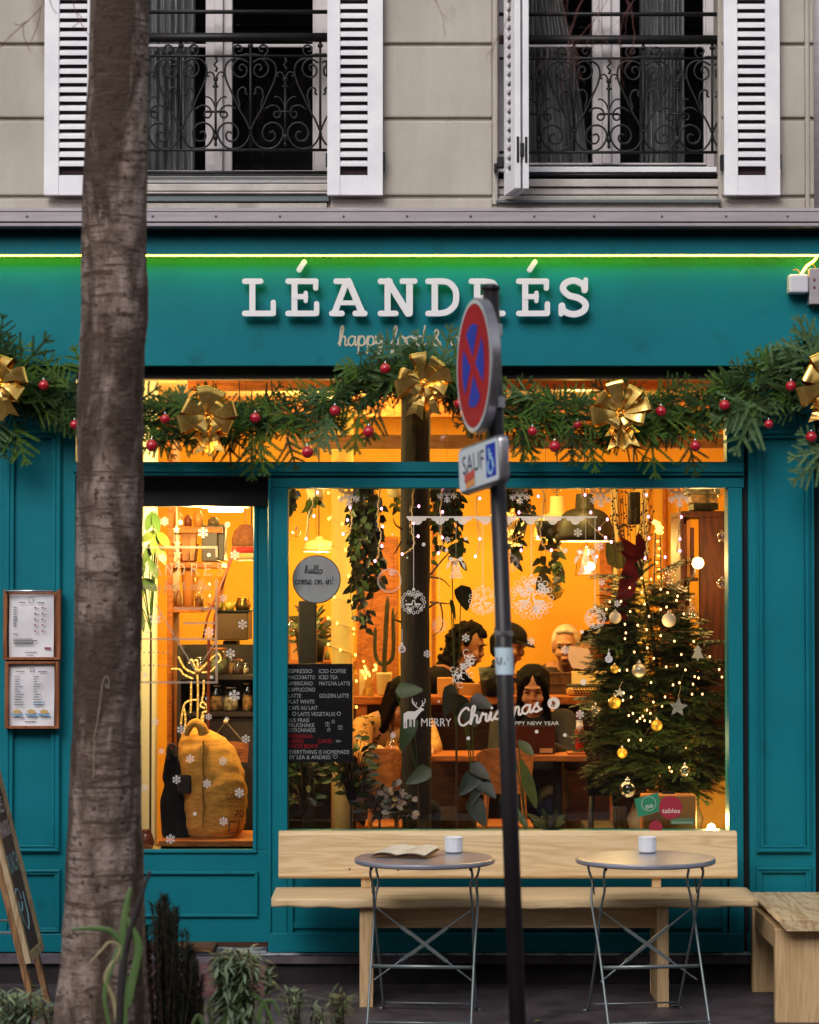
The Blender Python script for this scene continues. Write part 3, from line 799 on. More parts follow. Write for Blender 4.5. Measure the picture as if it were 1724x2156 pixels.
# ---- door (recessed)
DY = .16
d = M()
def dbox(px0, py0, px1, py1, Y0=DY, Y1=DY + .05): d.pbox(px0, py0, px1, py1, Y0, Y1)
dbox(160, 1790, 566, 1986); dbox(534, 1066, 566, 1789.6); dbox(160, 1066, 205, 1789.6)
dbox(190, 1836, 543, 1842, DY - .016, DY - .0004); dbox(190, 1926, 543, 1932, DY - .016, DY - .0004); dbox(537, 1842.2, 543, 1925.8, DY - .016, DY - .0004)
dbox(205, 1790, 541, 1797, DY - .012, DY - .0004); dbox(535, 1066, 541, 1789.6, DY - .012, DY - .0004)
door = d.build('door', TEAL, shop, bevel=.003)
m = M(); m.pbox(205, 1066, 534, 1790, DY + .02, DY + .026); dpane = m.build('door_pane', GLASS, door)
m = M(); m.pbox(160, 1001, 566, 1066, DY - .02, DY + .06); m.pbox(160, 1001.5, 566, 1003, .02, DY - .021)
m.build('door_head', BLACK, shop, bevel=.003)
m = M(); m.box(x0_(566.5, .0), x0_(567, .0) + .004, .14, DY + .06, .05, z0(1001)); m.build('door_jamb', TEAL, shop)
# threshold and plinth
MARB = mat('marble_threshold', c(168, 172, 182), c(60, 62, 76), 6, rough=.35, lo=.45, hi=.55)
SIL2 = mat('stone_plinth', c(108, 98, 106), c(84, 74, 82), 9, rough=.8, bump=.5)
PLD = mat('dark_plinth', c(44, 37, 40), c(34, 28, 30), 6, rough=.85, bump=.5)
m = M(); m.box(x0_(150), x0_(1716), -.05, .14, z0(2013, -.05), z0(2007, -.02)); m.box(x0_(160), x0_(566), -.0495, DY + .1, z0(2004) , z0(1996, .1))
m.build('threshold', MARB, shop, bevel=.002, seg=1)
m = M(); m.box(SX0, SX1, -.045, .14, z0(2031, -.045), z0(2013.5, -.045)); m.build('stone_plinth', SIL2, shop, bevel=.004)
m = M(); m.box(SX0, SX1, -.02, .3, -.05, z0(2031.5, -.045)); m.build('dark_plinth', PLD, shop, bevel=.004)
m = M(); m.box(SX0, x0_(150) , -.045, -.0, z0(2013), z0(2006.5)); m.build('stone_plinth', SIL2, shop)
# maroon step in front of the door
MARO = mat('maroon_step', c(116, 76, 80), c(84, 54, 59), 22, rough=.9, bump=.8, bscale=200)
m = M(); a = P(285, 2040, -.1); b = P(559, 2040, -.32); m.box(a.x, b.x, -.34, -.046, GZ(-.34) - .01, .098)
tag(m.build('door_step', MARO, bevel=.008), 'rough maroon entrance step in front of the shop door', 'step')
COIR = mat('coir_mat', c(112, 76, 46), c(70, 46, 30), 60, rough=1, bump=1, bscale=260)
m = M()
a = P(300, 2003, -.045); b = P(456, 2003, -.045); zm = P(0, 1999, .0).z
m.box(x0_(300, .05), x0_(460, .05), -.055, .13, z0(1996, .1) + .002, z0(1996, .1) + .024)
tag(m.build('door_mat', COIR, bevel=.006), 'brown coir door mat on the shop threshold', 'door mat')

# ---- film decals on the display window and on the door
WY = .053   # just outside the display pane
def wpt(x, y): p = P(x, y, WY); return (p.x, p.z)
sW = SC(WY)
def flake(m, x, y, r, Y=WY, k=0):
    pf = lambda a, rr: (lambda q_: (q_.x, q_.z))(P(x + rr * math.cos(a), y + rr * math.sin(a), Y))
    for i in range(6):
        a = math.pi / 3 * i + k
        m.ribbon([pf(a, r * .12), pf(a, r)], max(r * .14, 1) / sW, Y)
        for f in (.5, .75):
            for s_ in (1, -1):
                b = pf(a, r * f); e = P(x + r * f * math.cos(a) + r * .3 * math.cos(a + s_ * 1.0), y + r * f * math.sin(a) + r * .3 * math.sin(a + s_ * 1.0), Y)
                m.ribbon([b, (e.x, e.z)], max(r * .12, .9) / sW, Y - .0004)
def ring(m, x, y, r, w, Y=WY, n=20, a0=0, a1=2 * math.pi):
    m.ribbon([(lambda q_: (q_.x, q_.z))(P(x + r * math.cos(a0 + (a1 - a0) * i / n), y + r * math.sin(a0 + (a1 - a0) * i / n), Y)) for i in range(n + 1)], w / sW, Y)
def disc(m, x, y, r, Y=WY, n=18):
    m.add([P(x + r * math.cos(2 * math.pi * i / n), y + r * math.sin(2 * math.pi * i / n), Y - .0003) for i in range(n)], [tuple(range(n))])
def poly(m, pts, Y=WY): m.add([P(a, b, Y) for a, b in pts], [tuple(range(len(pts)))])
def decal(m, mt, label=None, par=None):
    o = m.build('window_decal', mt, par or pane)
    if label: o['label'] = label
    return o
r1 = lambda zx, zy: (594.9 + zx / 3.64, 1000 + zy / 3.64)
r2 = lambda zx, zy: (594.9 + zx / 3.64, 1368.6 + zy / 3.64)
r3 = lambda zx, zy: (1052.6 + zx / 3.449, 1000 + zy / 3.449)
r4 = lambda zx, zy: (1052.6 + zx / 3.449, 1368.4 + zy / 3.449)
# deer
m = M()
poly(m, [r2(*p) for p in [(930, 490), (962, 472), (1010, 472), (1036, 455), (1050, 440), (1078, 452), (1080, 462), (1062, 470), (1042, 492), (1020, 522), (1012, 530), (1008, 592), (1000, 592), (998, 535), (985, 532), (984, 590), (975, 590), (974, 530), (958, 534), (957, 600), (946, 600), (946, 545), (940, 560), (942, 602), (932, 602), (930, 540)]])
for st in ([(1040, 448), (1012, 430), (990, 402), (992, 375)], [(1005, 424), (1000, 395)], [(1015, 432), (1022, 405)], [(1050, 444), (1068, 420), (1088, 400), (1086, 376)], [(1070, 418), (1066, 390)], [(1062, 426), (1080, 428)]):
    pts = [P(*r2(*p), WY - .0005) for p in st]; m.ribbon([(p.x, p.z) for p in (catmull(pts, 4) if len(pts) > 2 else pts)], 1.6 / sW, WY - .0005)
decal(m, DECAL, 'white deer silhouette decal')
m = M(); a = P(*r2(1058, 586), WY); b = P(*r2(1290, 586), WY); text(m, "MERRY", a.x, a.z, WY, h=16.5 / sW, w=b.x - a.x); decal(m, DECAL, 'thin white lettering reading MERRY')
m = M(); a = P(964, 1530, WY); e = P(1137, 1496, WY)
cursive(m, "Christmas", a.x, a.z, WY, 17.5 / sW, 4.6 / sW, width=e.x - a.x, slope=.19); decal(m, DECAL, 'bold white script reading Christmas')
m = M(); a = P(1065, 1527, WY); b = P(1176, 1524, WY); text(m, "HAPPY NEW YEAR", a.x, a.z, WY, h=7.6 / sW, w=b.x - a.x); decal(m, DECAL, 'small white lettering reading HAPPY NEW YEAR')
m = M(); ring(m, *r4(387, 388), 12.2, 1.6); ring(m, *r4(387, 388), 8.0, 8.0, Y=WY - .0002); decal(m, DECAL, 'white round decal with an ampersand')
INKD = mat('decal_cutout', c(120, 70, 40), rough=.8)
m = M(); a = P(1159.5, 1488, WY - .003); cursive(m, "&", a.x, a.z, WY - .003, 7 / sW, 1.5 / sW); decal(m, INKD)
# scallop strip
m = M(); zs = P(0, 1089, WY).z
a = P(857, 1087, WY); b = P(1256, 1087, WY); m.box(a.x, b.x, WY - .0006, WY - .0001, P(0, 1090.5, WY).z, a.z)
for i in range(9):
    x = 878 + i * 47.5
    if x > 1250: break
    for dx, rr in ((0, 11.5), (-13, 6), (13, 6)):
        n = 12
        m.add([P(x + dx + rr * math.cos(math.pi * k / n), 1090.6 + rr * (1.25 if dx == 0 else 1) * math.sin(math.pi * k / n), WY - .001 - .0003 * (dx != 0)) for k in range(n + 1)], [tuple(range(n + 1))])
decal(m, DECAL, 'white paper-cut scalloped border')
# hanging ornament decals
def ornament(x, y, r, deer=True, mt=DECAL, ytop=1092):
    m = M(); rg = random.Random(int(x))
    p0 = P(x, ytop, WY - .001); p1 = P(x, y - r - 4, WY - .001); m.ribbon([(p0.x, p0.z), (p1.x, p1.z)], 1.1 / sW, WY - .001)
    disc(m, x, y - r - 3, 3)
    for i in range(16): a = 2 * math.pi * i / 16; ring(m, x + (r - 1.5) * math.cos(a), y + (r - 1.5) * math.sin(a), r * .13, 1.3, n=7)
    for i in range(46 if r < 30 else 120):
        rr = r * math.sqrt(rg.random()) * .86; a = rg.random() * 6.28; yy = y + rr * math.sin(a)
        if deer and abs(yy - y - r * .1) < r * .2: continue
        disc(m, x + rr * math.cos(a), yy, r * .055, n=6) if rg.random() < .35 else ring(m, x + rr * math.cos(a), yy, r * .1, r * .045, n=7)
    if deer:
        for s_ in (1, -1):
            dd = [(-.1, .2), (-.16, -.02), (-.2, -.3), (-.12, -.3), (-.1, -.1), (0, 0), (.38, 0), (.55, .12), (.36, .1), (.3, .22), (.24, .12), (0, .16)]
            poly(m, [(x + s_ * (u * r + r * .25) * .9, y + r * .12 + v * r) for u, v in dd], WY - .0015)
    decal(m, mt)
ornament(*r1(1000, 975), 24)
ornament(*r1(1530, 965), 28)
ornament(*r3(225, 890), 43, ytop=1092)
ornament(*r1(1197, 1155), 15, False, DECALS)
ornament(*r3(688, 1040), 21, False, DECAL)
ornament(*r3(70, 640), 18, False, DECALS)
ornament(*r1(918, 1335), 8, False, DECAL, 1325)
ornament(*r3(788, 1338), 8, False, DECAL, 1366)
ornament(1281, 1390, 6, False, DECAL, 1370)
# bells
def bell(x, y, s, ytop=1092, mt=DECALS):
    m = M(); p0 = P(x, ytop, WY - .001); p1 = P(x, y - s * 1.15, WY - .001); m.ribbon([(p0.x, p0.z), (p1.x, p1.z)], 1.3 / sW, WY - .001)
    out = [(-.2, -.8), (-.45, -.4), (-.5, .2), (-.85, .85), (.85, .85), (.5, .2), (.45, -.4), (.2, -.8)]
    poly(m, [(x + a * s * .75, y + b * s) for a, b in out], WY)
    decal(m, DECALS)
    m = M()
    pts = [(x + a * s * .75, y + b * s) for a, b in out + [out[0]]]
    for i in range(len(pts) - 1): a = P(*pts[i], WY - .001); b = P(*pts[i + 1], WY - .001); m.ribbon([(a.x, a.z), (b.x, b.z)], 1.2 / sW, WY - .0012)
    for dx, dy, rr in ((0, -.3, .22), (-.25, .35, .15), (.25, .35, .15), (0, .1, .12)): ring(m, x + dx * s, y + dy * s, rr * s, 1, WY - .0012, n=10)
    for sg in (1, -1):
        poly(m, [(x, y - s), (x + sg * s * .55, y - s * 1.35), (x + sg * s * .8, y - s * 1.2), (x + sg * s * .6, y - s * .8)], WY - .002)
        poly(m, [(x + sg * s * .5, y - s * .85), (x + sg * s * .95, y - s * .6), (x + sg * s * 1.0, y), (x + sg * s * .72, y - s * .3)], WY - .0022)
    decal(m, DECAL, 'white bell decal with a bow')
bell(*r1(1325, 725), 20); bell(*r3(620, 650), 24)
# leafy flourish decal
m = M(); rg = random.Random(3); fx, fy = r2(1370, 150)
for i in range(70):
    t = rg.random(); a = rg.random() * 6.28; x = fx - 18 + 42 * t + rg.uniform(-6, 6); y = fy + 22 - 50 * t + rg.uniform(-14, 14) * (1 - abs(t - .5))
    e = P(x + 7 * math.cos(a), y + 7 * math.sin(a), WY); b = P(x, y, WY); m.ribbon([(b.x, b.z), (e.x, e.z)], 1.7 / sW, WY - .0002 * (i % 5))
for cx_, cy_, rr in ((1385, 20, 20), (1280, 150, 16), (1420, 195, 18), (1340, 270, 18)):
    q_ = r2(cx_ + 20, cy_); ring(m, *q_, rr / 3.64 * 1.2, 1.4, n=12, a0=.5, a1=5.6)
decal(m, DECAL, 'white leafy flourish decal')
# big snowflakes along the top and small ones around
m = M()
for (x, y, r) in ([*r1(510, 152), 24], [*r1(1255, 130), 22], [*r3(140, 130), 23], [*r3(727, 150), 24], [*r3(1300, 145), 25]):
    flake(m, x, y, r, k=.5); ring(m, x, y, r * .3, r * .22, n=14)
decal(m, DECAL, 'row of large white snowflake decals')
m = M()
for (x, y, r) in ([*r1(1400, 1250), 8.5], [*r1(1105, 1372), 8], [*r3(563, 418), 9], [*r3(222, 1210), 8], [*r3(470, 1272), 9], [*r4(578, 470), 9], [*r2(850, 655), 6], [*r1(1258, 495), 6], [*r3(850, 935), 7], [*r3(735, 780), 7], [*r3(715, 515), 10], [*r1(840, 750), 7]):
    flake(m, x, y, r, k=.5)
for (x, y, r) in ([*r1(1077, 533), 4], [*r1(1252, 578), 4], [*r1(845, 455), 2.5], [*r1(958, 635), 2], [*r2(1419, 678), 4], [*r2(1193, 395), 2.5], [*r4(263, 595), 4], [*r4(469, 620), 4], [*r4(602, 235), 6.5], [*r3(470, 550), 5], [*r3(150, 512), 3], [*r3(592, 1140), 4], [*r1(1400, 488), 4]): disc(m, x, y, r)
decal(m, DECAL, 'scattered small white snowflake and dot decals')
# opening hours patch + ghosted round mark
m = M(); q_ = r1(822, 810); ring(m, *q_, 24, 4, n=30); decal(m, DECALS)
# stickers low on the right
def sticker(pts, col, lab, extra=None):
    m = M(); poly(m, pts, WY + .0035 - .006); o = m.build('sticker', mat('sticker_' + lab.split()[0], col, rough=.6), pane); o['label'] = lab; return o
sticker([r4(972, 1085), r4(1142, 1038), r4(1182, 1168), r4(1004, 1218)], c(36, 122, 88), 'green square sticker with an owl face logo')
m = M()
for q_ in (r4(1068, 1142), r4(1096, 1136)): ring(m, *q_, 3.2, 1.4, Y=WY - .004, n=12); disc(m, *q_, 1.1, WY - .004, 8)
ring(m, *r4(1078, 1118), 15, .9, Y=WY - .004, n=24)
m.build('sticker_print', mat('pale_print', c(196, 206, 190), rough=.7), pane)
m = M(); disc(m, *r4(1237, 1147), 24.5, WY - .0025, 32); o = m.build('sticker', mat('red_sticker', c(150, 26, 50), rough=.6), pane); o['label'] = 'round red sticker reading tables'
m = M(); disc(m, *r4(1130, 1290), 14, WY - .0025, 24); o = m.build('sticker', mat('red_sticker_low', c(150, 26, 50), rough=.6), pane)
m = M(); a = P(*r4(1175, 1186), WY - .0035); b = P(*r4(1306, 1186), WY - .0035); text(m, "tables", a.x, a.z, WY - .0035, h=9.5 / sW, w=b.x - a.x)
m.build('sticker_print', mat('white_print', c(226, 214, 200), rough=.7), pane)
m = M(); poly(m, [r4(1240, 1224), r4(1408, 1224), r4(1412, 1268), r4(1236, 1268)], WY - .0025); o = m.build('sticker', mat('sage_sticker', c(78, 104, 76), rough=.6), pane); o['label'] = 'sage green sticker reading RECOMMANDE'
m = M(); a = P(*r4(1252, 1262), WY - .0035); b = P(*r4(1400, 1262), WY - .0035); text(m, "RECOMMANDÉ", a.x, a.z, WY - .0035, h=4.6 / sW, w=b.x - a.x)
m.build('sticker_print', mat('pale_green_print', c(170, 190, 160), rough=.7), pane)
# door decals
DWY = DY + .018
d1 = lambda zx, zy: (284.2 + zx / 5.12, 1000 + zy / 5.12)
d2 = lambda zx, zy: (284.2 + zx / 4.55, 1368.4 + zy / 4.55)
m = M(); sW2 = SC(DWY)
def dl(pts, w=5):
    q_ = [P(*p, DWY) for p in pts]; m.ribbon([(p.x, p.z) for p in q_], w / sW2, DWY)
dl([d1(-300, 780), d1(880, 780)]); dl([d1(882, 780), d1(882, 880)]); dl([d1(880, 1135), d1(880, 2150)]); dl([d1(430, 1440), d1(878, 1440)]); dl([d1(530, 1598), d1(876, 1598)])
dl([d1(-300, 1770), d1(876, 1770)]); dl([d2(-240, 312), d2(790, 312)]); dl([d2(784, 0), d2(784, 310)])
dl([d1(-60, 1900), d1(220, 1390), d1(660, 2120), d1(876, 1790)], 4.5)
decal(m, DECALG, 'thin house outline decal on the door', dpane)
m = M()
for yy in (1915, 2055):
    for xx_ in range(6): disc(m, *d1(100 + 51 * xx_, yy), 2.2, DWY - .001, 8)
a = P(*d1(60, 1075), DWY)
for i, ch in enumerate("EANDRES"):
    if ch not in TX: pass
q_ = P(*d1(60, 1235), DWY - .001); q2 = P(*d1(815, 1235), DWY - .001)
cursive(m, "happy food & coffee", q_.x, q_.z, DWY - .001, 9 / sW2, 1.6 / sW2, width=q2.x - q_.x)
def sl(ch, x):
    k = dict(E=[[(0, 0), (16, 0)], [(3, 0), (3, 23)], [(0, 23), (16, 23)], [(3, 11), (12, 11)]], A=[[(9, 0), (2, 23)], [(9, 0), (17, 23)], [(5, 14), (14, 14)], [(-1, 23), (6, 23)], [(13, 23), (20, 23)]],
             N=[[(2, 0), (2, 23)], [(2, 0), (14, 23)], [(14, 0), (14, 23)], [(10, 0), (18, 0)]], D=[[(2, 0), (2, 23)], [(2, 0), (12, 2), (15, 11), (12, 21), (2, 23)]],
             R=[[(2, 0), (2, 23)], [(2, 0), (12, 2), (12, 10), (2, 12)], [(7, 12), (16, 23)]], S=[[(14, 3), (5, 0), (2, 6), (13, 14), (11, 22), (2, 21)]])[ch]
    for st in k:
        pts = [P(x + a_, 1187 + b_, DWY) for a_, b_ in st]; m.ribbon([(p.x, p.z) for p in pts], 2.6 / sW2, DWY)
for ch, x in zip("EANDRES", (296, 322, 348, 374, 402, 430, 456)): sl(ch, x)
decal(m, DECALG, 'sheer slab lettering and tagline decal on the door', dpane)
m = M()
for (x, y, r) in ([*d1(222, 1555), 12], [*d1(735, 622), 11], [*d1(320, 500), 9], [*d1(300, 895), 9], [*d1(1080, 865), 10], [*d1(1162, 1612), 10], [*d1(800, 1695), 11], [*d1(955, 1330), 8], [*d1(1030, 1925), 10], [*d1(135, 1690), 4], [*d1(798, 862), 4], [*d1(1000, 535), 6],
                  [*d2(955, 440), 12], [*d2(708, 642), 7], [*d2(1065, 855), 9], [*d2(530, 1045), 9], [*d2(845, 1068), 9], [*d2(400, 1245), 9], [*d2(692, 1285), 9], [*d2(1002, 1370), 10], [*d2(850, 1645), 9], [*d2(342, 1815), 10], [*d2(575, 1573), 4], [*d2(196, 692), 8], [*d2(256, 972), 6], [*d2(445, 765), 9], [*d2(735, 262), 4], [*d2(97, 240), 5], [*d2(880, 662), 4], [*d2(90, 1320), 8]):
    flake(m, x, y, r, DWY - .002, .5)
decal(m, DECAL, 'white snowflake decals scattered on the door', dpane)

# ---- menu board inside the window
bd = thing('menu_board', 'black menu board lettered with coffees and cakes, in the left of the window', 'menu board', P(676, 1605, .1))
m = M(); m.pbox(600, 1398, 743, 1605, .085, .1); m.build('board', mat('black_board', c(22, 21, 26), c(30, 28, 36), 2, rough=.35), bd)
CHK = mat('chalk_pen_white', c(240, 250, 247), rough=.9); CHR = mat('chalk_pen_red', c(236, 48, 54), rough=.9)
mw = M(); mr_ = M(); BY = .083; sb = SC(BY)
for t, x, y, w, red in BOARD:
    p = P(x, y + 4.4, BY); text(mr_ if red else mw, t, p.x, p.z, BY, h=8.2 / sb, w=w / sb)
for (x, y) in ((690, 1525), (717, 1532)):
    for st in ([(x - 4, y - 3), (x + 4, y - 3)], [(x - 4, y - 3), (x - 4, y + 4), (x + 4, y + 4), (x + 4, y - 3)], [(x, y - 5), (x, y + 4)]): mw.ribbon([(P(*p, BY).x, P(*p, BY).z) for p in st], .9 / sb, BY)
for (x, y) in ((702, 1520), (693, 1537)):
    pts = [(x + (4.5 if i % 2 == 0 else 2) * math.sin(math.pi * i / 5), y - (4.5 if i % 2 == 0 else 2) * math.cos(math.pi * i / 5)) for i in range(11)]
    mw.ribbon([(P(*p, BY).x, P(*p, BY).z) for p in pts], .9 / sb, BY)
for (x, y) in ((620, 1503), (714, 1503)):
    mw.ribbon([(P(x + 4 * math.cos(a), y + 3.6 * math.sin(a), BY).x, P(x, y + 3.6 * math.sin(a), BY).z) for a in [i * .55 for i in range(12)]], 1.2 / sb, BY)
pts = [(706, 1592), (702, 1589), (702, 1594), (706, 1598), (711, 1594), (711, 1589), (706, 1592)]; mw.ribbon([(P(*p, BY).x, P(*p, BY).z) for p in pts], .9 / sb, BY)
pts = [(708, 1561), (712, 1558), (712, 1560), (718, 1560), (718, 1562), (712, 1562), (712, 1564), (708, 1561)]; mw.ribbon([(P(*p, BY).x, P(*p, BY).z) for p in pts], .9 / sb, BY)
mw.build('lettering', CHK, bd); mr_.build('lettering', CHR, bd)['label'] = 'red lettering of the pastries'
# ================================================================== FIR BRANCHES
def fir_template(rg, L=.24, side=5, nl=.017, sp=.0036, droop=.15, flat=.75, nw=.0018):
    """one fir twig along +X, as numpy triangles: needles; plus stem segments"""
    V = []; stems = []
    def twig(b, d, ln):
        d = d.normalized(); up = Vector((0, 0, 1)); sd = d.cross(up).normalized()
        n = max(4, int(ln / sp)); prev = b.copy()
        for i in range(n + 1):
            t = i / n
            p = b + d * (ln * t) - up * (droop * ln * t * t)
            for sg in (1, -1):
                l = nl * (1 - .35 * t) * rg.uniform(.8, 1.15); el = rg.uniform(-.5, .9)
                nd = (d * rg.uniform(.45, .8) + sd * sg * flat + up * el * .55).normalized()
                w = nw * rg.uniform(.8, 1.3)
                q = p + nd * l; wv = nd.cross(up + d * .3).normalized() * w
                V.extend([p + wv, p - wv, q])
            if i % 3 == 0:
                stems.append((prev, p)); prev = p
        nd = d; p = b + d * ln - up * (droop * ln); V.extend([p + sd * .0012, p - sd * .0012, p + d * nl * .8])
    twig(Vector((0, 0, 0)), Vector((1, 0, 0)), L)
    for k in range(side):
        t = .15 + .7 * k / max(1, side - 1)
        for sg in (1, -1):
            b = Vector((L * t, 0, -droop * L * t * t)); a = rg.uniform(.6, .95)
            twig(b, Vector((math.cos(a), sg * math.sin(a), rg.uniform(-.1, .15))), L * (1 - t) * rg.uniform(.55, .8) + .015)
    return np.array([v[:] for v in V]), stems
rgT = random.Random(11)
FT = [fir_template(rgT, L=rgT.uniform(.15, .22), side=rgT.choice((3, 4, 4))) for _ in range(6)]
FS = [fir_template(rgT, L=rgT.uniform(.06, .10), side=2) for _ in range(4)]
def place_fir(m, tpl, base, d, roll=0, s=1, mi=0, smi=4, up=Vector((0, -1, 0.35)), stem=True):
    V, st = tpl; d = Vector(d).normalized(); u = Vector(up); y = u.cross(d)
    if y.length < 1e-3: y = d.orthogonal()
    y.normalize(); z = d.cross(y).normalized()
    cr, sr = math.cos(roll), math.sin(roll)
    y2 = y * cr + z * sr; z2 = z * cr - y * sr
    A = np.array([d[:], y2[:], z2[:]]) * s
    W_ = V @ A + np.array(base[:])
    m.addnp(W_, np.arange(len(W_)).reshape(-1, 3), mi)
    if stem:
        Mx = Matrix((d, y2, z2)).transposed() * s; b = Vector(base)
        # a single three-sided stem per main axis
        pts = [b, b + Mx @ Vector((.5 * max(v[0] for v in V[:, :1]), 0, -.01)), b + Mx @ Vector((.9 * max(v[0] for v in V[:, :1]), 0, -.025))]
        m.tube(pts, [.0022, .0018, .001], 3, smi)

GP = [(-60, 770, 125), (0, 800, 118), (40, 815, 90), (100, 832, 74), (160, 858, 62), (240, 885, 55), (320, 890, 58), (440, 885, 58), (560, 882, 58), (650, 875, 66), (720, 835, 76),
      (800, 800, 58), (880, 790, 48), (945, 818, 60), (1010, 850, 62), (1060, 868, 58), (1180, 876, 58), (1300, 886, 62), (1400, 878, 64), (1490, 868, 66), (1570, 830, 66), (1630, 810, 75), (1690, 800, 120), (1780, 790, 130)]
def gpath(t):
    i = min(int(t), len(GP) - 2); f = t - i
    return tuple(GP[i][k] * (1 - f) + GP[i + 1][k] * f for k in range(3))
gar = thing('evergreen_garland', 'thick fir garland swagged across the shopfront under the sign board', 'garland', P(862, 880, -.16))
rg = random.Random(5)
mg = M(); GYc = -.15
core = [P(gpath(i * .5)[0], gpath(i * .5)[1], GYc + .03) for i in range(2 * len(GP) - 2)]
mg2 = M(); mg2.tube(catmull(core, 3), .012, 6); mg2.build('garland_core', TWIG, gar, smooth=True)
NG = 1350
for i in range(NG):
    # spread evenly by x
    x = rg.uniform(-90, 1790)
    k = max(j for j in range(len(GP)) if GP[j][0] <= max(x, -60)); k = min(k, len(GP) - 2)
    f = (x - GP[k][0]) / (GP[k + 1][0] - GP[k][0]); y = GP[k][1] + f * (GP[k + 1][1] - GP[k][1]); hw = GP[k][2] + f * (GP[k + 1][2] - GP[k][2])
    tx = Vector((GP[k + 1][0] - GP[k][0], 0, -(GP[k + 1][1] - GP[k][1]))).normalized()
    oy = rg.uniform(-.55, .5); Y = GYc + rg.uniform(-.06, .08)
    b = P(x, y + oy * hw, Y)
    sg = rg.choice((1, -1)); v = -oy * 1.0 + rg.uniform(-.35, .45)
    if x < 40 or x > 1600: v += rg.uniform(-.5, .5)
    d = tx * sg * rg.uniform(.55, 1.1) + Vector((0, rg.uniform(-.55, .2), 0)) + Vector((0, 0, 1)) * v
    small = rg.random() < .62
    front = Y < GYc
    q_ = rg.random()
    mi = (0 if q_ < .48 else 1 if q_ < .82 else 2 if q_ < .9 else 3)
    if (x > 1600 or 640 < x < 700) and rg.random() < .25: mi = 2
    place_fir(mg, rg.choice(FS if small else FT), b, d, rg.uniform(-.6, .6), rg.uniform(.6, .95), mi)
# hanging and standing-out sprigs seen in the photo
for (x, y, dx, dy, s_, mi, Y) in [(388, 880, -.05, 1.0, 1.0, 2, -.2), (700, 880, -.55, -1, 1.25, 2, -.24), (690, 870, -.1, -1, 1.0, 2, -.24), (760, 850, -.15, -1, 1.2, 1, -.2), (800, 850, -.4, -1, 1.0, 0, -.18),
                               (480, 900, .1, -1, .9, 0, -.18), (545, 900, .1, -1, 1.2, 1, -.2), (530, 930, .05, -1, 1.0, 0, -.2), (605, 920, .3, -1, .9, 0, -.2), (1100, 900, .05, -1, 1.0, 0, -.18), (1085, 900, .6, -1, 1.0, 1, -.18), (1205, 900, -.05, -1, 1.15, 0, -.2), (1240, 920, .2, -1, .9, 1, -.2),
                               (1370, 920, .1, -1, .9, 1, -.2), (1450, 930, .2, -1, .9, 0, -.2), (1330, 860, -.2, 1, .9, 0, -.16), (1548, 830, .5, -1, 1.25, 2, -.22), (1590, 860, -.5, -1, 1.3, 2, -.22), (1720, 765, -.4, 1, 1.1, 2, -.24), (1700, 760, -1, .55, 1.1, 2, -.2), (1730, 720, -.8, .4, 1.0, 2, -.2), (1740, 950, -1, -.1, 1.1, 2, -.26), (1735, 950, -.7, .6, 1.0, 2, -.24), (1735, 970, -.8, -.5, 1.0, 2, -.24),
                               (10, 775, .15, 1, .85, 0, -.2), (35, 790, .8, 1, 1.1, 0, -.2), (5, 890, .05, -1, .9, 0, -.2), (30, 890, .3, -1, 1.1, 1, -.2), (15, 900, -.1, -1, .9, 0, -.2), (190, 740 + 60, -.5, 1, 1, 1, -.2), (110, 800, -.3, 1, .9, 1, -.2), (930, 780, .2, 1, 1.1, 2, -.22), (905, 760, -.5, 1, .9, 2, -.2), (960, 790, .6, 1, 1.1, 1, -.22), (850, 750, -.6, .5, 1.0, 2, -.2),
                               (1620, 790, .6, .8, 1.0, 2, -.2), (1590, 850, -1, -.35, 1.2, 2, -.24), (-5, 880, .05, -1, .9, 2, -.22), (0, 720, .1, 1, .8, 0, -.22)]:
    place_fir(mg, FT[rg.randrange(6)], P(x, y, Y), Vector((dx, -.12, dy)), rg.uniform(-.2, .2), s_, mi)
o = mg.build('fir_branches', [FIR1, FIR2, FIR3, FIR4, TWIG], gar)

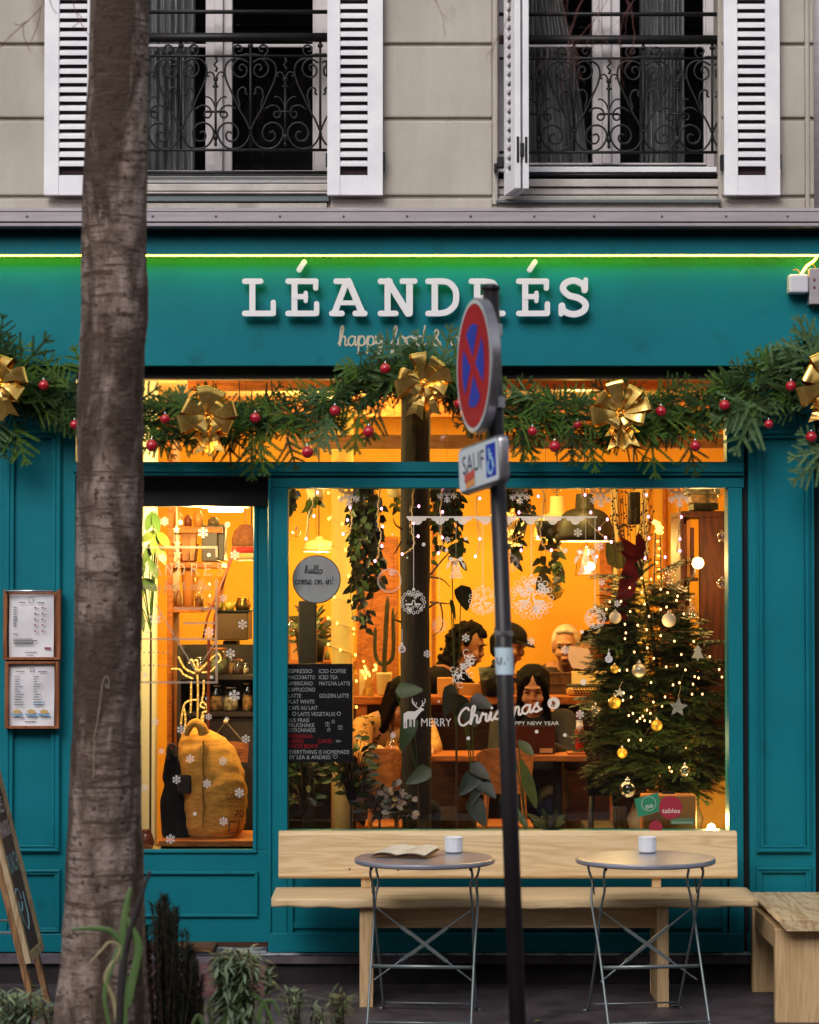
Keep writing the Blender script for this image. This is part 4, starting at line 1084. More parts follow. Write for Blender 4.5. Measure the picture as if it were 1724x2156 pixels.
# ---- red baubles
def bauble(x, y, r, Y, label, group='red baubles on the garland', mt=None, name='bauble'):
    p = P(x, y, Y); rr = r / SC(Y)
    t = thing(name, label, 'bauble', p - Vector((0, 0, rr)), group)
    m = M(); m.ball(p, rr, 20, 14); m.build('ball', mt or REDB, t, smooth=True)
    m = M(); m.lathe([(rr * .26, rr * .9), (rr * .28, rr * 1.22), (rr * .2, rr * 1.26), (.0, rr * 1.27)], p, 10)
    m.lathe([(0.0008 + rr * .1 * math.cos(a), 0) for a in ()] or [(rr * .06, rr * 1.26), (rr * .12, rr * 1.36), (rr * .05, rr * 1.5)], p, 6)
    m.build('cap', SILV, t, smooth=True)
RB = [(92, 811, 11, 'red bauble left of the tree trunk, just right of the half-seen bow'), (157, 894, 10, 'red bauble half hidden by the left edge of the tree trunk'),
      (320, 938, 12.5, 'red bauble hanging low just right of the tree trunk'), (348, 882, 10.5, 'red bauble between the tree trunk and the gold bow left of the sign words'),
      (538, 880, 11.5, 'red bauble just right of the gold bow nearest the tree trunk'), (648, 952, 12.5, 'red bauble hanging lowest against the lit transom above the cafe window'),
      (706, 865, 11.5, 'red bauble beside a pale blue-green fir sprig'), (777, 909, 12.5, 'dark red bauble left of the timber post, below the middle bow'),
      (812, 776, 11.5, 'red bauble up high, left of the middle gold bow'), (965, 850, 11, 'red bauble mostly hidden behind the no-stopping sign'),
      (1120, 908, 10, 'small red bauble just right of the no-stopping sign'), (1167, 940, 12, 'dark red bauble hanging low between the street sign and the bow right of it'),
      (1215, 894, 8.5, 'smallest red bauble, just left of the bow right of the street sign'), (1391, 866, 11.5, 'red bauble right of the gold bow right of the street sign'),
      (1463, 939, 11.5, 'dark red bauble hanging low over the right end of the transom'), (1525, 853, 11.5, 'red bauble above the top right corner of the transom'),
      (1618, 893, 9.5, 'small red bauble over the right teal pilaster'), (1665, 813, 11.5, 'red bauble left of the bow at the right picture edge'),
      (1708, 920, 12, 'red bauble hanging under the bow at the right picture edge')]
for x, y, r, lb in RB: bauble(x, y, r, -.27, lb)

# ---- gold foil bows
def bow(x, y, s, label, seed, Y=-.29):
    rg = random.Random(seed); cen = P(x, y, Y); t = thing('gold_bow', label, 'bow', cen - Vector((0, 0, .1)), 'gold foil bows on the garland')
    u = s / SC(Y)
    for (a, L, w) in ((-14, 74, 38), (26, 66, 40), (-66, 62, 38), (72, 70, 36), (-104, 70, 40), (108, 60, 38), (-40, 40, 32), (50, 44, 32), (150, 40, 30), (-150, 42, 30)):
        m = M(); a = R(a + rg.uniform(-9, 9)); d = Vector((math.sin(a), 0, math.cos(a))); sd = Vector((math.cos(a), 0, -math.sin(a))); L = L * u; w = w * u; tw = rg.uniform(-.45, .45); V = []; n = 22
        d = (d + Vector((0, rg.uniform(-.45, -.1), 0))).normalized()
        for i in range(n + 1):
            th = 2 * math.pi * i / n; rad = ((1 - math.cos(th)) / 2) ** .8; f = math.sin(th)
            p = cen + d * (L * rad) + Vector((0, -1, .25)) * (L * .2 * f + .012) + Vector((0, 0, .006 * math.sin(rad * 5 + seed)))
            ww = w / 2 * (.22 + .78 * min(1, rad * 1.15)); sv = sd * math.cos(tw * (1 + .5 * f)) + Vector((0, 1, 0)) * math.sin(tw * (1 + .5 * f))
            V += [p + sv * ww, p + Vector((0, -.004 * f, .002)), p - sv * ww]
        m.add(V, [(3 * i + k, 3 * i + k + 1, 3 * i + k + 4, 3 * i + k + 3) for i in range(n) for k in (0, 1)]); m.build('loop', GOLD, t, smooth=True)
    for (a, L, w) in ((190, 84, 42), (167, 82, 44), (206, 60, 30), (141, 58, 28)):
        m = M(); a = R(a + rg.uniform(-6, 6)); d = Vector((math.sin(a), 0, math.cos(a))); sd = Vector((math.cos(a), 0, -math.sin(a))); L = L * u; w = w * u; V = []; n = 8; tw = rg.uniform(-.5, .5)
        for i in range(n + 1):
            f = i / n; p = cen + d * (L * f) + Vector((0, -1, 0)) * (.02 + .022 * math.sin(f * 5 + seed)); ww = w / 2 * (.2 + .8 * f); sv = sd * math.cos(tw) + Vector((0, 1, 0)) * math.sin(tw)
            e = d * (w * .3) if i == n else Vector((0, 0, 0))
            V += [p + sv * ww, p + Vector((0, -.014 * f, 0)) - e, p - sv * ww]
        m.add(V, [(3 * i + k, 3 * i + k + 1, 3 * i + k + 4, 3 * i + k + 3) for i in range(n) for k in (0, 1)]); m.build('tail', GOLD, t, smooth=False)
    m = M(); m.ball(cen + Vector((0, -.03, 0)), (.012, .012, .014), 10, 8); m.build('knot', GOLD, t)
bow(440, 882, .95, 'gold foil bow on the garland nearest the right side of the tree trunk', 2)
bow(892, 808, .9, 'gold foil bow at the crest of the garland over the timber post', 5)
bow(1305, 872, .95, 'gold foil bow between the street sign and the right pilaster', 9)
bow(-2, 808, .95, 'gold foil bow cut off by the left picture edge', 12)
bow(1742, 815, 1.0, 'gold foil bow cut off by the right picture edge', 14)

# unseen building across the street, added to darken reflections and cut low sky light
m = M(); m.box(-26, 26, -27.4, -27, -.34, 15)
for i in range(13):
    for j in range(4): m.box(-24 + i * 4, -22.6 + i * 4, -27, -26.96, 1.2 + j * 3.4, 3.3 + j * 3.4, 1)
tag(m.build('unseen_opposite_building', [mat('dark_stucco', c(78, 72, 70), rough=.9), BLACK]), 'plain dark building added out of view across the street behind the viewer', 'building')

# ================================================================== MENU HOLDERS
def menu(x0, y0, x1, y1, px, label, top):
    t = thing('menu_holder', label, 'menu', P((x0 + x1) / 2, y1, -.07), 'wooden menu holders on the left pilaster')
    m = M(); Yf, Yb = -.075, -.03
    m.pbox(x0, y0, x0 + 7, y1, Yf, Yb); m.pbox(x1 - 7, y0, x1, y1, Yf, Yb); m.pbox(x0 + 7.1, y1 - 6, x1 - 7.1, y1, Yf + .001, Yb)
    if not top: m.pbox(x0 + 7.1, y0, x1 - 7.1, y0 + 5, Yf + .001, Yb)
    m.pbox(x0 + 7.1, y0 + 5.2, x1 - 7.1, y1 - 6.1, -.036, -.0301)
    f = m.build('frame', FRW, t, bevel=.0015, seg=1)
    if top:
        m = M(); m.tube([P(x0 + 4, y0 + 3, -.078), P(x1 - 14, y0 + 3, -.078)], .0065, 10); m.build('clip_bar', SILV, t, smooth=True)
    m = M(); a = P(px[0], px[1], -.052); b = P(px[2], px[3], -.052); nx, nz = 8, 14; V = []
    for j in range(nz + 1):
        for i in range(nx + 1):
            u, v = i / nx, j / nz
            V.append((a.x + (b.x - a.x) * u, -.05 - .006 * math.sin(u * 3.1) * v - .004 * math.sin(v * 7 + u * 4 + y0), a.z + (b.z - a.z) * v))
    m.add(V, [(j * (nx + 1) + i, j * (nx + 1) + i + 1, (j + 1) * (nx + 1) + i + 1, (j + 1) * (nx + 1) + i) for j in range(nz) for i in range(nx)])
    sh = m.build('sheet', PAPER, t, smooth=True)
    ink = M(); col = M(); Yi = -.0645; rg = random.Random(int(y0))
    def row(xa, xb, y, h=1.6, mm=ink): mm.pbox(xa, y, xb, y + h, Yi, Yi + .0005)
    if top:
        for i in range(11): row(28, 28 + rg.uniform(5, 9), 1278 + i * 3.9)
        for i in range(4): row(28, 28 + rg.uniform(38, 52), 1345 + i * 3.2)
        row(60, 72, 1258, .9); row(60, 61, 1262, 7); row(69.5, 70.5, 1262, 7); row(60, 70, 1268, 1); row(40, 54, 1268); row(78, 93, 1268); row(28, 36, 1334); row(52, 78, 1373, 1.4); row(56, 70, 1379.5, 1)
        for i in range(5):
            for xx_ in (72, 87.5): row(xx_, xx_ + 4.2, 1278 + i * 12.3, 3, col); row(xx_ + 5.5, xx_ + 11, 1281 + i * 12.3, .9)
        row(93, 107, 1363, 4, col)
    else:
        for i in range(12): row(30, 30 + rg.uniform(6, 22), 1424 + i * 5.4, 1.2); row(70, 70 + rg.uniform(6, 24), 1424 + i * 5.4, 1.2)
        row(63, 72, 1406, .9); row(63, 64, 1407, 7); row(71, 72, 1407, 7); row(63, 72, 1414, 1); row(33, 52, 1413, 1.6); row(80, 99, 1413, 1.6)
        row(27, 50, 1511, 1.2); row(58, 78, 1511, 1.2); row(86, 102, 1511, 1.2); row(52, 76, 1519, 1.5)
        for cx_, in ((36,), (66,), (93,)):
            col.add([P(cx_ + 9 * math.cos(q * .524), 1499 + 5 * math.sin(q * .524), Yi) for q in range(12)], [tuple(range(12))])
    ink.build('printing', INK, sh)
    o = col.build('drawings', mat('menu_drawing_' + str(int(y0)), c(150, 70, 84) if top else c(196, 160, 104), rough=.9), sh)
    if not top:
        m = M()
        for cx_ in (36, 66, 93): m.add([P(cx_ - 13, 1502, Yi - .001), P(cx_ + 13, 1505, Yi - .001), P(cx_ + 13, 1509, Yi - .001), P(cx_ - 13, 1506, Yi - .001)], [(0, 1, 2, 3)])
        row_b = M(); m.pbox(70, 1478, 95, 1480, Yi, Yi + .0004); m.pbox(70, 1482, 88, 1484, Yi, Yi + .0004)
        m.build('drawings', mat('menu_blue', c(110, 160, 196), rough=.9), sh)
menu(7, 1241.5, 127, 1390, (19.5, 1251.6, 113, 1385.4), 'upper wooden menu holder with a metal clip bar on the left pilaster', True)
menu(10, 1393, 124, 1535, (18.5, 1398, 114, 1531), 'lower wooden menu holder with pastry drawings on the left pilaster', False)

# ================================================================== BENCHES
bn = thing('wooden_bench', 'long pale wooden bench with a plank back standing under the cafe window', 'bench', (P(1080, 0, -.45).x, -.45, 0))
def plank(m, x0, x1, y0, y1, z0_, z1_, r=.012, n=40, wav=.006, seed=1):
    """plank along X with rounded long edges and a slightly wavy front edge"""
    prof = []; rg = random.Random(seed)
    def arc(cx_, cz_, a0, a1): return [(cx_ + r * math.cos(a), cz_ + r * math.sin(a)) for a in (a0 + (a1 - a0) * k / 3 for k in range(4))]
    prof = arc(y1 - r, z1_ - r, 0, math.pi / 2) + arc(y0 + r, z1_ - r, math.pi / 2, math.pi) + arc(y0 + r, z0_ + r, math.pi, 1.5 * math.pi) + arc(y1 - r, z0_ + r, -math.pi / 2, 0)
    k = len(prof); V = []
    for i in range(n + 1):
        t = i / n; x = x0 + (x1 - x0) * t
        e = min(1, min(t, 1 - t) * n / 2.0); ins = (1 - math.sqrt(max(0, 1 - (1 - e) ** 2))) * .02
        for (yy, zz) in prof:
            fr_ = max(0, ((y0 + y1) / 2 - yy) / ((y1 - y0) / 2))
            w = wav * fr_ * (noise.noise(Vector((x * 3, seed, 0))) + .5 * noise.noise(Vector((x * 9, seed, zz * 20))))
            yy2 = yy + w + ins * (1 if yy < (y0 + y1) / 2 else -1); zz2 = zz + (w * .8 if zz < (z0_ + z1_) / 2 else 0)
            V.append((x, yy2, zz2))
    Fc = [(i * k + j, i * k + (j + 1) % k, (i + 1) * k + (j + 1) % k, (i + 1) * k + j) for i in range(n) for j in range(k)]
    Fc += [tuple(range(k - 1, -1, -1)), tuple(range(n * k, (n + 1) * k))]
    m.add(V, Fc); return m
s6 = SC(-.64)
zf = P(0, 1893, -.64).z
m = M(); plank(m, P(575, 0, -.62).x, P(1588, 0, -.62).x, -.64, -.19, zf - .044, zf, .012, 60, .014, 3)
seat = m.build('seat', BENCHW, bn, smooth=True)
# live front edge
m = M(); m.box(P(1380, 0, -.3).x, P(1402, 0, -.3).x, -.33, -.3, zf - .0005, zf + .0008); m.box(P(1386, 0, -.5).x, P(1406, 0, -.5).x, -.52, -.48, zf - .0005, zf + .0008); m.box(P(764, 0, -.3).x, P(784, 0, -.3).x, -.3, -.26, zf - .0005, zf + .0008)
m.build('tenon', BENCHV, seat)
m = M(); a = P(587, 1757, -.25); b = P(1552, 1850, -.25)
prof = [(-.25, b.z), (-.262, b.z + .01), (-.25, a.z - .006), (-.235, a.z + .012), (-.195, a.z + .012), (-.205, b.z)]
V = []; nx = 30
for i in range(nx + 1):
    x = a.x + (b.x - a.x) * i / nx
    for yy, zz in prof: V.append((x, yy, zz))
k = len(prof)
m.add(V, [(i * k + j, i * k + (j + 1) % k, (i + 1) * k + (j + 1) % k, (i + 1) * k + j) for i in range(nx) for j in range(k)] + [tuple(range(k - 1, -1, -1)), tuple(range(nx * k, (nx + 1) * k))])
m.build('backrest', BENCHW, bn, bevel=.004)
for xa, xb in ((761, 785), (1379, 1399)):
    A = P(xa, 0, -.6).x; Bx = P(xb, 0, -.6).x; g = -.012
    m = M(); m.prism([(-1, 0)] * 0 or [(A, g), (Bx, g), (Bx, zf - .045), (A, zf - .045)], -.6, -.26); m.build('leg', BENCHV, bn, bevel=.004)
for xa, xb in ((762, 783), (1367, 1386)):
    m = M(); A = P(xa, 0, -.24).x; Bx = P(xb, 0, -.24).x; m.box(A, Bx, -.235, -.205, zf + .0005, b.z - .0005 + .1); m.build('back_post', BENCHV, bn, bevel=.003)
m = M(); m.box(P(785.5, 0, -.45).x, P(1378, 0, -.45).x, -.47, -.43, P(0, 1955, -.47).z, zf - .045); m.build('apron', BENCHW, bn, bevel=.004)
# little knots in the plank back
m = M()
KN = mat('wood_knot', c(92, 54, 34), rough=.8)
for x, y, r in ((737, 1831, 2.4), (839, 1833, 2.2), (910, 1829, 1.8), (1259, 1821, 3.4)):
    q_ = P(x, y, -.2592); m.ball(q_, (r / 455, .0035, r / 480), 10, 6)
m.build('wood_knots', KN, bn)['kind'] = 'stuff'

b2 = thing('wooden_stool_bench', 'low pale wooden bench set at right angles at the right picture edge', 'bench', (1.9, -.55, -.01))
zt2 = P(1575, 1877, -.07).z - .003
m = M(); nx = 24; V = []
xl, xr = 1.572, 2.2
prof = [(xl + .012, zt2), (xl + .002, zt2 - .012), (xl + .03, zt2 - .045), (xl + .04, zt2 - .052), (xr, zt2 - .052), (xr, zt2)]
k = len(prof)
for i in range(nx + 1):
    y = -1.04 + .96 * i / nx
    for j, (xx_, zz) in enumerate(prof):
        w = .012 * noise.noise(Vector((y * 5, j * .2, 1))) if j < 4 else 0
        V.append((xx_ + w, y, zz))
m.add(V, [(i * k + j, (i + 1) * k + j, (i + 1) * k + (j + 1) % k, i * k + (j + 1) % k) for i in range(nx) for j in range(k)] + [tuple(range(k)), tuple(range((nx + 1) * k - 1, nx * k - 1, -1))])
m.build('seat', wood('pale_ash_wood_cross', c(206, 182, 146), c(170, 138, 98), (9, 1.0, 9)), b2, bevel=.002)
m = M(); m.box(1.566, 2.15, -.965, -.915, GZ(-.95), zt2 - .0525); m.build('leg', BENCHV, b2, bevel=.003)
m = M(); m.box(1.566, 2.15, -.24, -.19, GZ(-.2), zt2 - .0525); m.build('leg', BENCHV, b2, bevel=.003)
m = M(); m.box(1.578, 1.612, -.914, -.241, zt2 - .15, zt2 - .053); m.build('apron', BENCHV, b2, bevel=.003)

# ================================================================== BISTRO TABLES
def bistro(xc, yaw, label):
    Y = -.9; p = P(xc, 1806, Y); gz = GZ(Y); zt_ = p.z
    t = thing('bistro_table', label, 'table', (p.x, Y, gz), 'folding grey bistro tables')
    Rz = Matrix.Rotation(yaw, 3, 'Z'); cen = Vector((p.x, Y, 0))
    def q(x, y, z): return cen + Rz @ Vector((x, y, z))
    m = M(); m.lathe([(0, -.001), (.29, -.001), (.297, -.0), (.301, -.004), (.302, -.016), (.298, -.022), (.292, -.02), (.288, -.006), (0, -.006)], (p.x, Y, zt_), 72)
    m.build('table_top', STEEL, t, smooth=True, mods=[lambda o: setattr(o.modifiers.new('w', 'WEIGHTED_NORMAL'), 'keep_sharp', True)])
    gf = GZ(-1.15); gb = GZ(-.65); w = .222
    m = M(); r = .0055
    for sg in (1, -1):
        # leg whose foot is in front
        m.tube(catmull([q(sg * w * .98, .14, zt_ - .02), q(sg * (w * .98 + .006), .125, zt_ - .06), q(sg * (w * .98 - .006), .10, zt_ - .12), q(sg * w, .07, zt_ - .2), q(sg * w * .985, -.06, .3), q(sg * w * .98, -.26, gf)], 6), r, 8)
    m.tube([q(-w * .98, -.245, gf + .035), q(w * .98, -.245, gf + .035)], .0045, 6)
    m.obox(q(-w * .985, -.10, .225), q(w * .985, -.10, .225), .006, .016)
    m.build('leg_frame', STEELD, t, smooth=True)
    m = M(); wb = .21
    for sg in (1, -1):
        m.tube(catmull([q(sg * wb, -.16, zt_ - .02), q(sg * (wb + .006), -.15, zt_ - .06), q(sg * (wb - .004), -.12, zt_ - .12), q(sg * wb, -.06, zt_ - .22), q(sg * wb * .97, .1, .2), q(sg * wb * .97, .24, gb)], 6), r, 8)
        m.tube([q(sg * wb * .97, .24, gb + .003), q(sg * (wb * .97 + .02), .245, gb + .003)], .006, 6)
    m.tube([q(-wb * .97, .23, gb + .03), q(wb * .97, .23, gb + .03)], .0045, 6)
    m.build('leg_frame', STEELD, t, smooth=True)
    m = M()
    for sg in (1, -1):
        a = q(-sg * w * .98, -.0, .47); b = q(sg * w * .95, -.06, .16); d = b - a
        m.tube([a, a + d * .3], .0035, 6); m.tube([a + d * .72, b], .0035, 6)
        m.obox(a + d * .28, a + d * .74, .004, .015, up=(0, 0, 1))
    m.build('cross_brace', STEELD, t, smooth=False)
    m = M()
    for sg in (1, -1):
        for (yy, zz) in ((.14, -.02), (-.16, -.02)): m.ball(q(sg * wb, yy, zt_ + zz - .008), (.008, .008, .012), 8, 6)
        m.obox(q(sg * (w + .004), .02, zt_ - .1), q(sg * (w + .004), -.005, zt_ - .155), .004, .012)
    m.build('hinge_hook', IRON, t, smooth=False)
bistro(894, R(-6), 'round grey folding bistro table carrying an open magazine and a white cup')
bistro(1358, R(8), 'round grey folding bistro table with only a white cup, left of the low side bench')

def cup(x, yb, label, Y=-.7):
    zt_ = P(894, 1806, -.9).z; p = P(x, yb, Y); p.z = zt_ + .001; r = .043; h = .068
    m = M(); n = 8; V = []
    for (rr, z) in ((r * .8, 0), (r * .93, .004), (r, .016), (r * 1.0, h * .8), (r * .99, h), (r * .9, h), (r * .88, h * .7), (r * .75, .01), (0.001, .01)):
        for k in range(24):
            a = 2 * math.pi * k / 24
            f = math.cos(math.pi / n) / math.cos(((a + math.pi / n) % (2 * math.pi / n)) - math.pi / n) if z > .01 and z < h * .9 else 1
            V.append((p.x + rr * f * math.cos(a), p.y + rr * f * math.sin(a), p.z + z))
    Fc = [(i * 24 + k, i * 24 + (k + 1) % 24, (i + 1) * 24 + (k + 1) % 24, (i + 1) * 24 + k) for i in range(8) for k in range(24)] + [tuple(range(23, -1, -1))]
    m.add(V, Fc); tag(m.build('faceted_cup', CERAM, bevel=.001), label, 'cup', 'white faceted cups on the tables')
cup(954, 1793, 'white faceted cup standing beside the open magazine'); cup(1362, 1790, 'white faceted cup alone on the table right of the sign post')
# magazine
zt_ = P(894, 1806, -.9).z + .001
mg_ = thing('open_magazine', 'open pale magazine lying on the table left of the sign post', 'magazine', (P(850, 0, -.8).x, -.8, zt_))
m = M(); V = []; nx, ny = 14, 4
c00 = Vector((P(781, 0, -.86).x, -.9, zt_)); c10 = Vector((P(893, 0, -.9).x, -.97, zt_)); c01 = Vector((P(826, 0, -.7).x, -.74, zt_)); c11 = Vector((P(922, 0, -.75).x, -.80, zt_))
def page(m, zoff, sh):
    V = []
    for j in range(ny + 1):
        for i in range(nx + 1):
            u, v = i / nx, j / ny
            p = (c00 * (1 - u) + c10 * u) * (1 - v) + (c01 * (1 - u) + c11 * u) * v
            z = .012 + .012 * math.sin(math.pi * min(1, u * 1.9) if u < .52 else math.pi * (u - .52) / .48 * .9 + .1) * .9 + .02 * v + zoff
            V.append((p.x + sh * (1 - 2 * u), p.y + sh, zt_ + z))
    k = nx + 1
    m.add(V, [(j * k + i, j * k + i + 1, (j + 1) * k + i + 1, (j + 1) * k + i) for j in range(ny) for i in range(nx)])
PG = mat('cream_pages', c(222, 212, 196), c(206, 192, 174), 20, rough=.8)
page(m, 0, 0); page(m, -.004, .003); m.build('pages', PG, mg_, smooth=True)
m = M(); page(m, -.009, -.004); page(m, -.0118, -.006); m.build('cover', mat('magazine_cover', c(96, 56, 40), rough=.6), mg_, smooth=True)
m = M()
for j in range(5): 
    a = c00.lerp(c01, .2 + .14 * j); b = c10.lerp(c11, .2 + .14 * j)
    q1 = a.lerp(b, .58); q2 = a.lerp(b, .9); m.obox(Vector((q1.x, q1.y, zt_ + .0285 + .003 * j)), Vector((q2.x, q2.y, zt_ + .0235 + .003 * j)), .003, .0006)
m.build('print', mat('grey_print', c(150, 140, 134), rough=.9), mg_)

# ================================================================== A-BOARD
ab = thing('chalk_a_board', 'wooden framed chalk sandwich board leaning at the left picture edge', 'sign', (-1.66, -.65, -.02))
# front frame plane: along Y (width), leaning to -X as it rises
Yn, Yf_ = -.86, -.45
foot = Vector((-1.60, 0, GZ(-.65))); top = Vector((-1.60 - .285, 0, 1.12))
def A(u, h, off=0):   # u 0 near .. 1 far ; h metres up the slope ; off out of the board
    d = (top - foot).normalized(); nrm = Vector((d.z, 0, -d.x))
    return Vector((foot.x, Yn + (Yf_ - Yn) * u, foot.z)) + d * h + nrm * off
def aslab(m, u0, u1, h0, h1, o0, o1, mi=0):
    V = [A(u, h, o) for u in (u0, u1) for h in (h0, h1) for o in (o0, o1)]
    m.add(V, [(0, 1, 3, 2), (4, 6, 7, 5), (0, 4, 5, 1), (2, 3, 7, 6), (0, 2, 6, 4), (1, 5, 7, 3)], mi)
AW = wood('weathered_oak', c(150, 112, 76), c(104, 74, 50), (10, 10, 1.2))
m = M(); aslab(m, 0, .1, .0, 1.14, -.03, -.004); aslab(m, .9, 1, .0, 1.14, -.03, -.004); m.build('leg', AW, ab, bevel=.002)
m = M(); aslab(m, -.0, .09, .235, 1.12, -.003, .022); aslab(m, .91, 1.0, .235, 1.12, -.003, .022); aslab(m, .0905, .9095, .235, .275, -.003, .022); aslab(m, .0905, .9095, 1.08, 1.12, -.003, .022)
m.build('frame', wood('pale_oak_frame', c(176, 156, 124), c(140, 114, 84), (10, 10, 1.2)), ab, bevel=.002)
m = M(); aslab(m, .0905, .9095, .2755, 1.0795, .002, .008); m.build('blackboard', mat('chalk_dusted_black', c(38, 30, 40), c(66, 54, 66), 5, rough=.85), ab)
def atext(t, u0, u1, h, hh, mt, xf=None):
    m = M(); Vt, Fc = TX[t]; x0m, x1m = Vt[:, 0].min(), Vt[:, 0].max(); H = Vt[:, 1].max(); out = []
    for v in Vt:
        u = u0 + (u1 - u0) * (v[0] - x0m) / (x1m - x0m); out.append(A(u, h + v[1] / H * hh, .0095))
    m.add(out, Fc); m.build('chalk_lettering', mt, ab)
CW = mat('white_chalk', c(210, 200, 214), rough=1); CB = mat('blue_chalk', c(128, 180, 196), rough=1)
atext("BRUNCH", .14, .86, .62, .085, CB); atext("EMPANADAS", .12, .88, .78, .07, CW); atext("CAKES", .2, .8, .885, .07, CW); atext("COFFEE", .15, .85, .99, .065, CW)
m = M(); pts = [A(.35 + .15 * math.cos(a), .5 + .05 * math.sin(a), .0098) for a in [i * .5 for i in range(13)]]; m.tube(pts, .004, 4)
m.tube(catmull([A(.3, .5, .0098), A(.32, .42, .0098), A(.5, .36, .0098), A(.68, .42, .0098), A(.7, .52, .0098)], 5), .004, 4); m.build('chalk_drawing', CB, ab)
# rear frame, leaning the other way
m = M()
for yy in (Yn + .02, Yf_ - .02): m.obox(Vector((-2.16, yy, GZ(-.6))), Vector((-1.885, yy, 1.1)), .04, .026, up=(0, 1, 0))
m.obox(Vector((-2.1, Yn, .25)), Vector((-2.1, Yf_, .25)), .02, .04); m.build('rear_leg', AW, ab, bevel=.002)
m = M(); m.tube([A(.02, .38, -.03), Vector((-2.07, Yn + .02, .36))], .006, 6); m.tube([A(.98, .38, -.03), Vector((-2.07, Yf_ - .02, .36))], .006, 6); m.build('stay', STEELD, ab)

# ================================================================== NO-STOPPING SIGN
pa, pb = P(1032, 606, -3.535), P(1089, 2156, -3.77); dv = (pa - pb).normalized(); base = pb - dv * ((pb.z - GZ(-3.8)) / dv.z)
sg_ = thing('no_stopping_sign', 'leaning dark post with a round red and blue no-stopping sign and a small plate below', 'road sign', base)
def zpt(z): return base + dv * ((z - base.z) / dv.z)
ztop = P(0, 606, -3.6).z
m = M(); m.tube([base, zpt(ztop)], .0268, 24); m.build('post', mat('dark_brown_post_paint', c(30, 21, 26), c(20, 14, 17), 4, rough=.45), sg_, smooth=True)
m = M(); m.lathe([(.0285, 0), (.031, .002), (.031, .012), (.02, .02), (0, .021)], zpt(ztop), 16); m.build('post_cap', IRON, sg_, smooth=True)
def face_dir(deg):
    global nrm, ux
    nrm = Vector((-math.sin(R(deg)), -math.cos(R(deg)), 0)); nrm = (nrm - dv * nrm.dot(dv)).normalized(); ux = nrm.cross(dv)
    if ux.y > 0: ux = -ux
    ux.normalize()   # points right and towards the camera
face_dir(76.5)
def SP(cen, a, b, o): return cen + ux * a + dv * b + nrm * o
RED = mat('sign_red_sheeting', c(176, 14, 38), c(160, 12, 34), 4, rough=.6, spec=.15); BLU = mat('sign_blue_sheeting', c(20, 54, 170), c(44, 58, 170), 3, rough=.6, spec=.15)
SHELL = mat('sign_alu_shell', c(176, 172, 178), c(140, 136, 142), 5, rough=.28, metal=.85); SWH = mat('sign_white_sheeting', c(206, 212, 216), rough=.4)
Ys = -3.6; cz = P(0, 768, Ys).z; pc = zpt(cz); Rr = .222
cS = pc + nrm * .068
def sdisc(m, cen, r0, r1, o, n=56, mi=0):
    V = []
    for k in range(n):
        a = 2 * math.pi * k / n
        V += [SP(cen, r1 * math.cos(a), r1 * math.sin(a), o)] + ([SP(cen, r0 * math.cos(a), r0 * math.sin(a), o)] if r0 else [])
    if r0: m.add(V, [(2 * k, 2 * k + 1, (2 * k + 3) % (2 * n), (2 * k + 2) % (2 * n)) for k in range(n)], mi)
    else: m.add(V, [tuple(range(n))], mi)
m = M(); n = 56; V = []
for (rr, o_) in ((Rr - .006, 0.0), (Rr, -.004), (Rr, -.032), (Rr - .01, -.035), (Rr - .016, -.032), (Rr - .016, -.004)):
    for k in range(n): a = 2 * math.pi * k / n; V.append(SP(cS, rr * math.cos(a), rr * math.sin(a), o_))
m.add(V, [(i * n + k, i * n + (k + 1) % n, (i + 1) * n + (k + 1) % n, (i + 1) * n + k) for i in range(5) for k in range(n)])
sdisc(m, cS, 0, Rr - .007, -.0045)
disc_o = m.build('sign_disc', SHELL, sg_, smooth=True, mods=[lambda o: setattr(o.modifiers.new('e', 'EDGE_SPLIT'), 'split_angle', R(50))])
m = M(); sdisc(m, cS, Rr - .018, Rr - .006, .0005); m.build('white_rim', SWH, disc_o)
m = M(); sdisc(m, cS, 0, Rr - .018, .001); m.build('red_face', RED, disc_o)
m = M()
r_in = Rr * .62
def wedge(a0, a1, apex):
    V = []; mid = (a0 + a1) / 2
    for k in range(13):
        a = R(a0 + (a1 - a0) * k / 12); V.append((r_in * math.cos(a), r_in * math.sin(a)))
    V.append((apex * math.cos(R(mid)), apex * math.sin(R(mid))))
    m.add([SP(cS, a_, b_, .002) for a_, b_ in V], [tuple(range(len(V)))])
for mid in (90, 270): wedge(mid - 33, mid + 33, .030)
for mid in (0, 180): wedge(mid - 33, mid + 33, .030)
m.build('blue_field', BLU, disc_o)
# bracket behind
m = M()
for dz in (.12, -.12):
    q_ = zpt(cz + dz); m.lathe([(.0286, -.018), (.034, -.018), (.034, .018), (.0286, .018)], q_, 20, closed=True)
    m.obox(q_ + nrm * .028, q_ + nrm * .05, .05, .03)
m.build('bracket', SHELL, sg_)
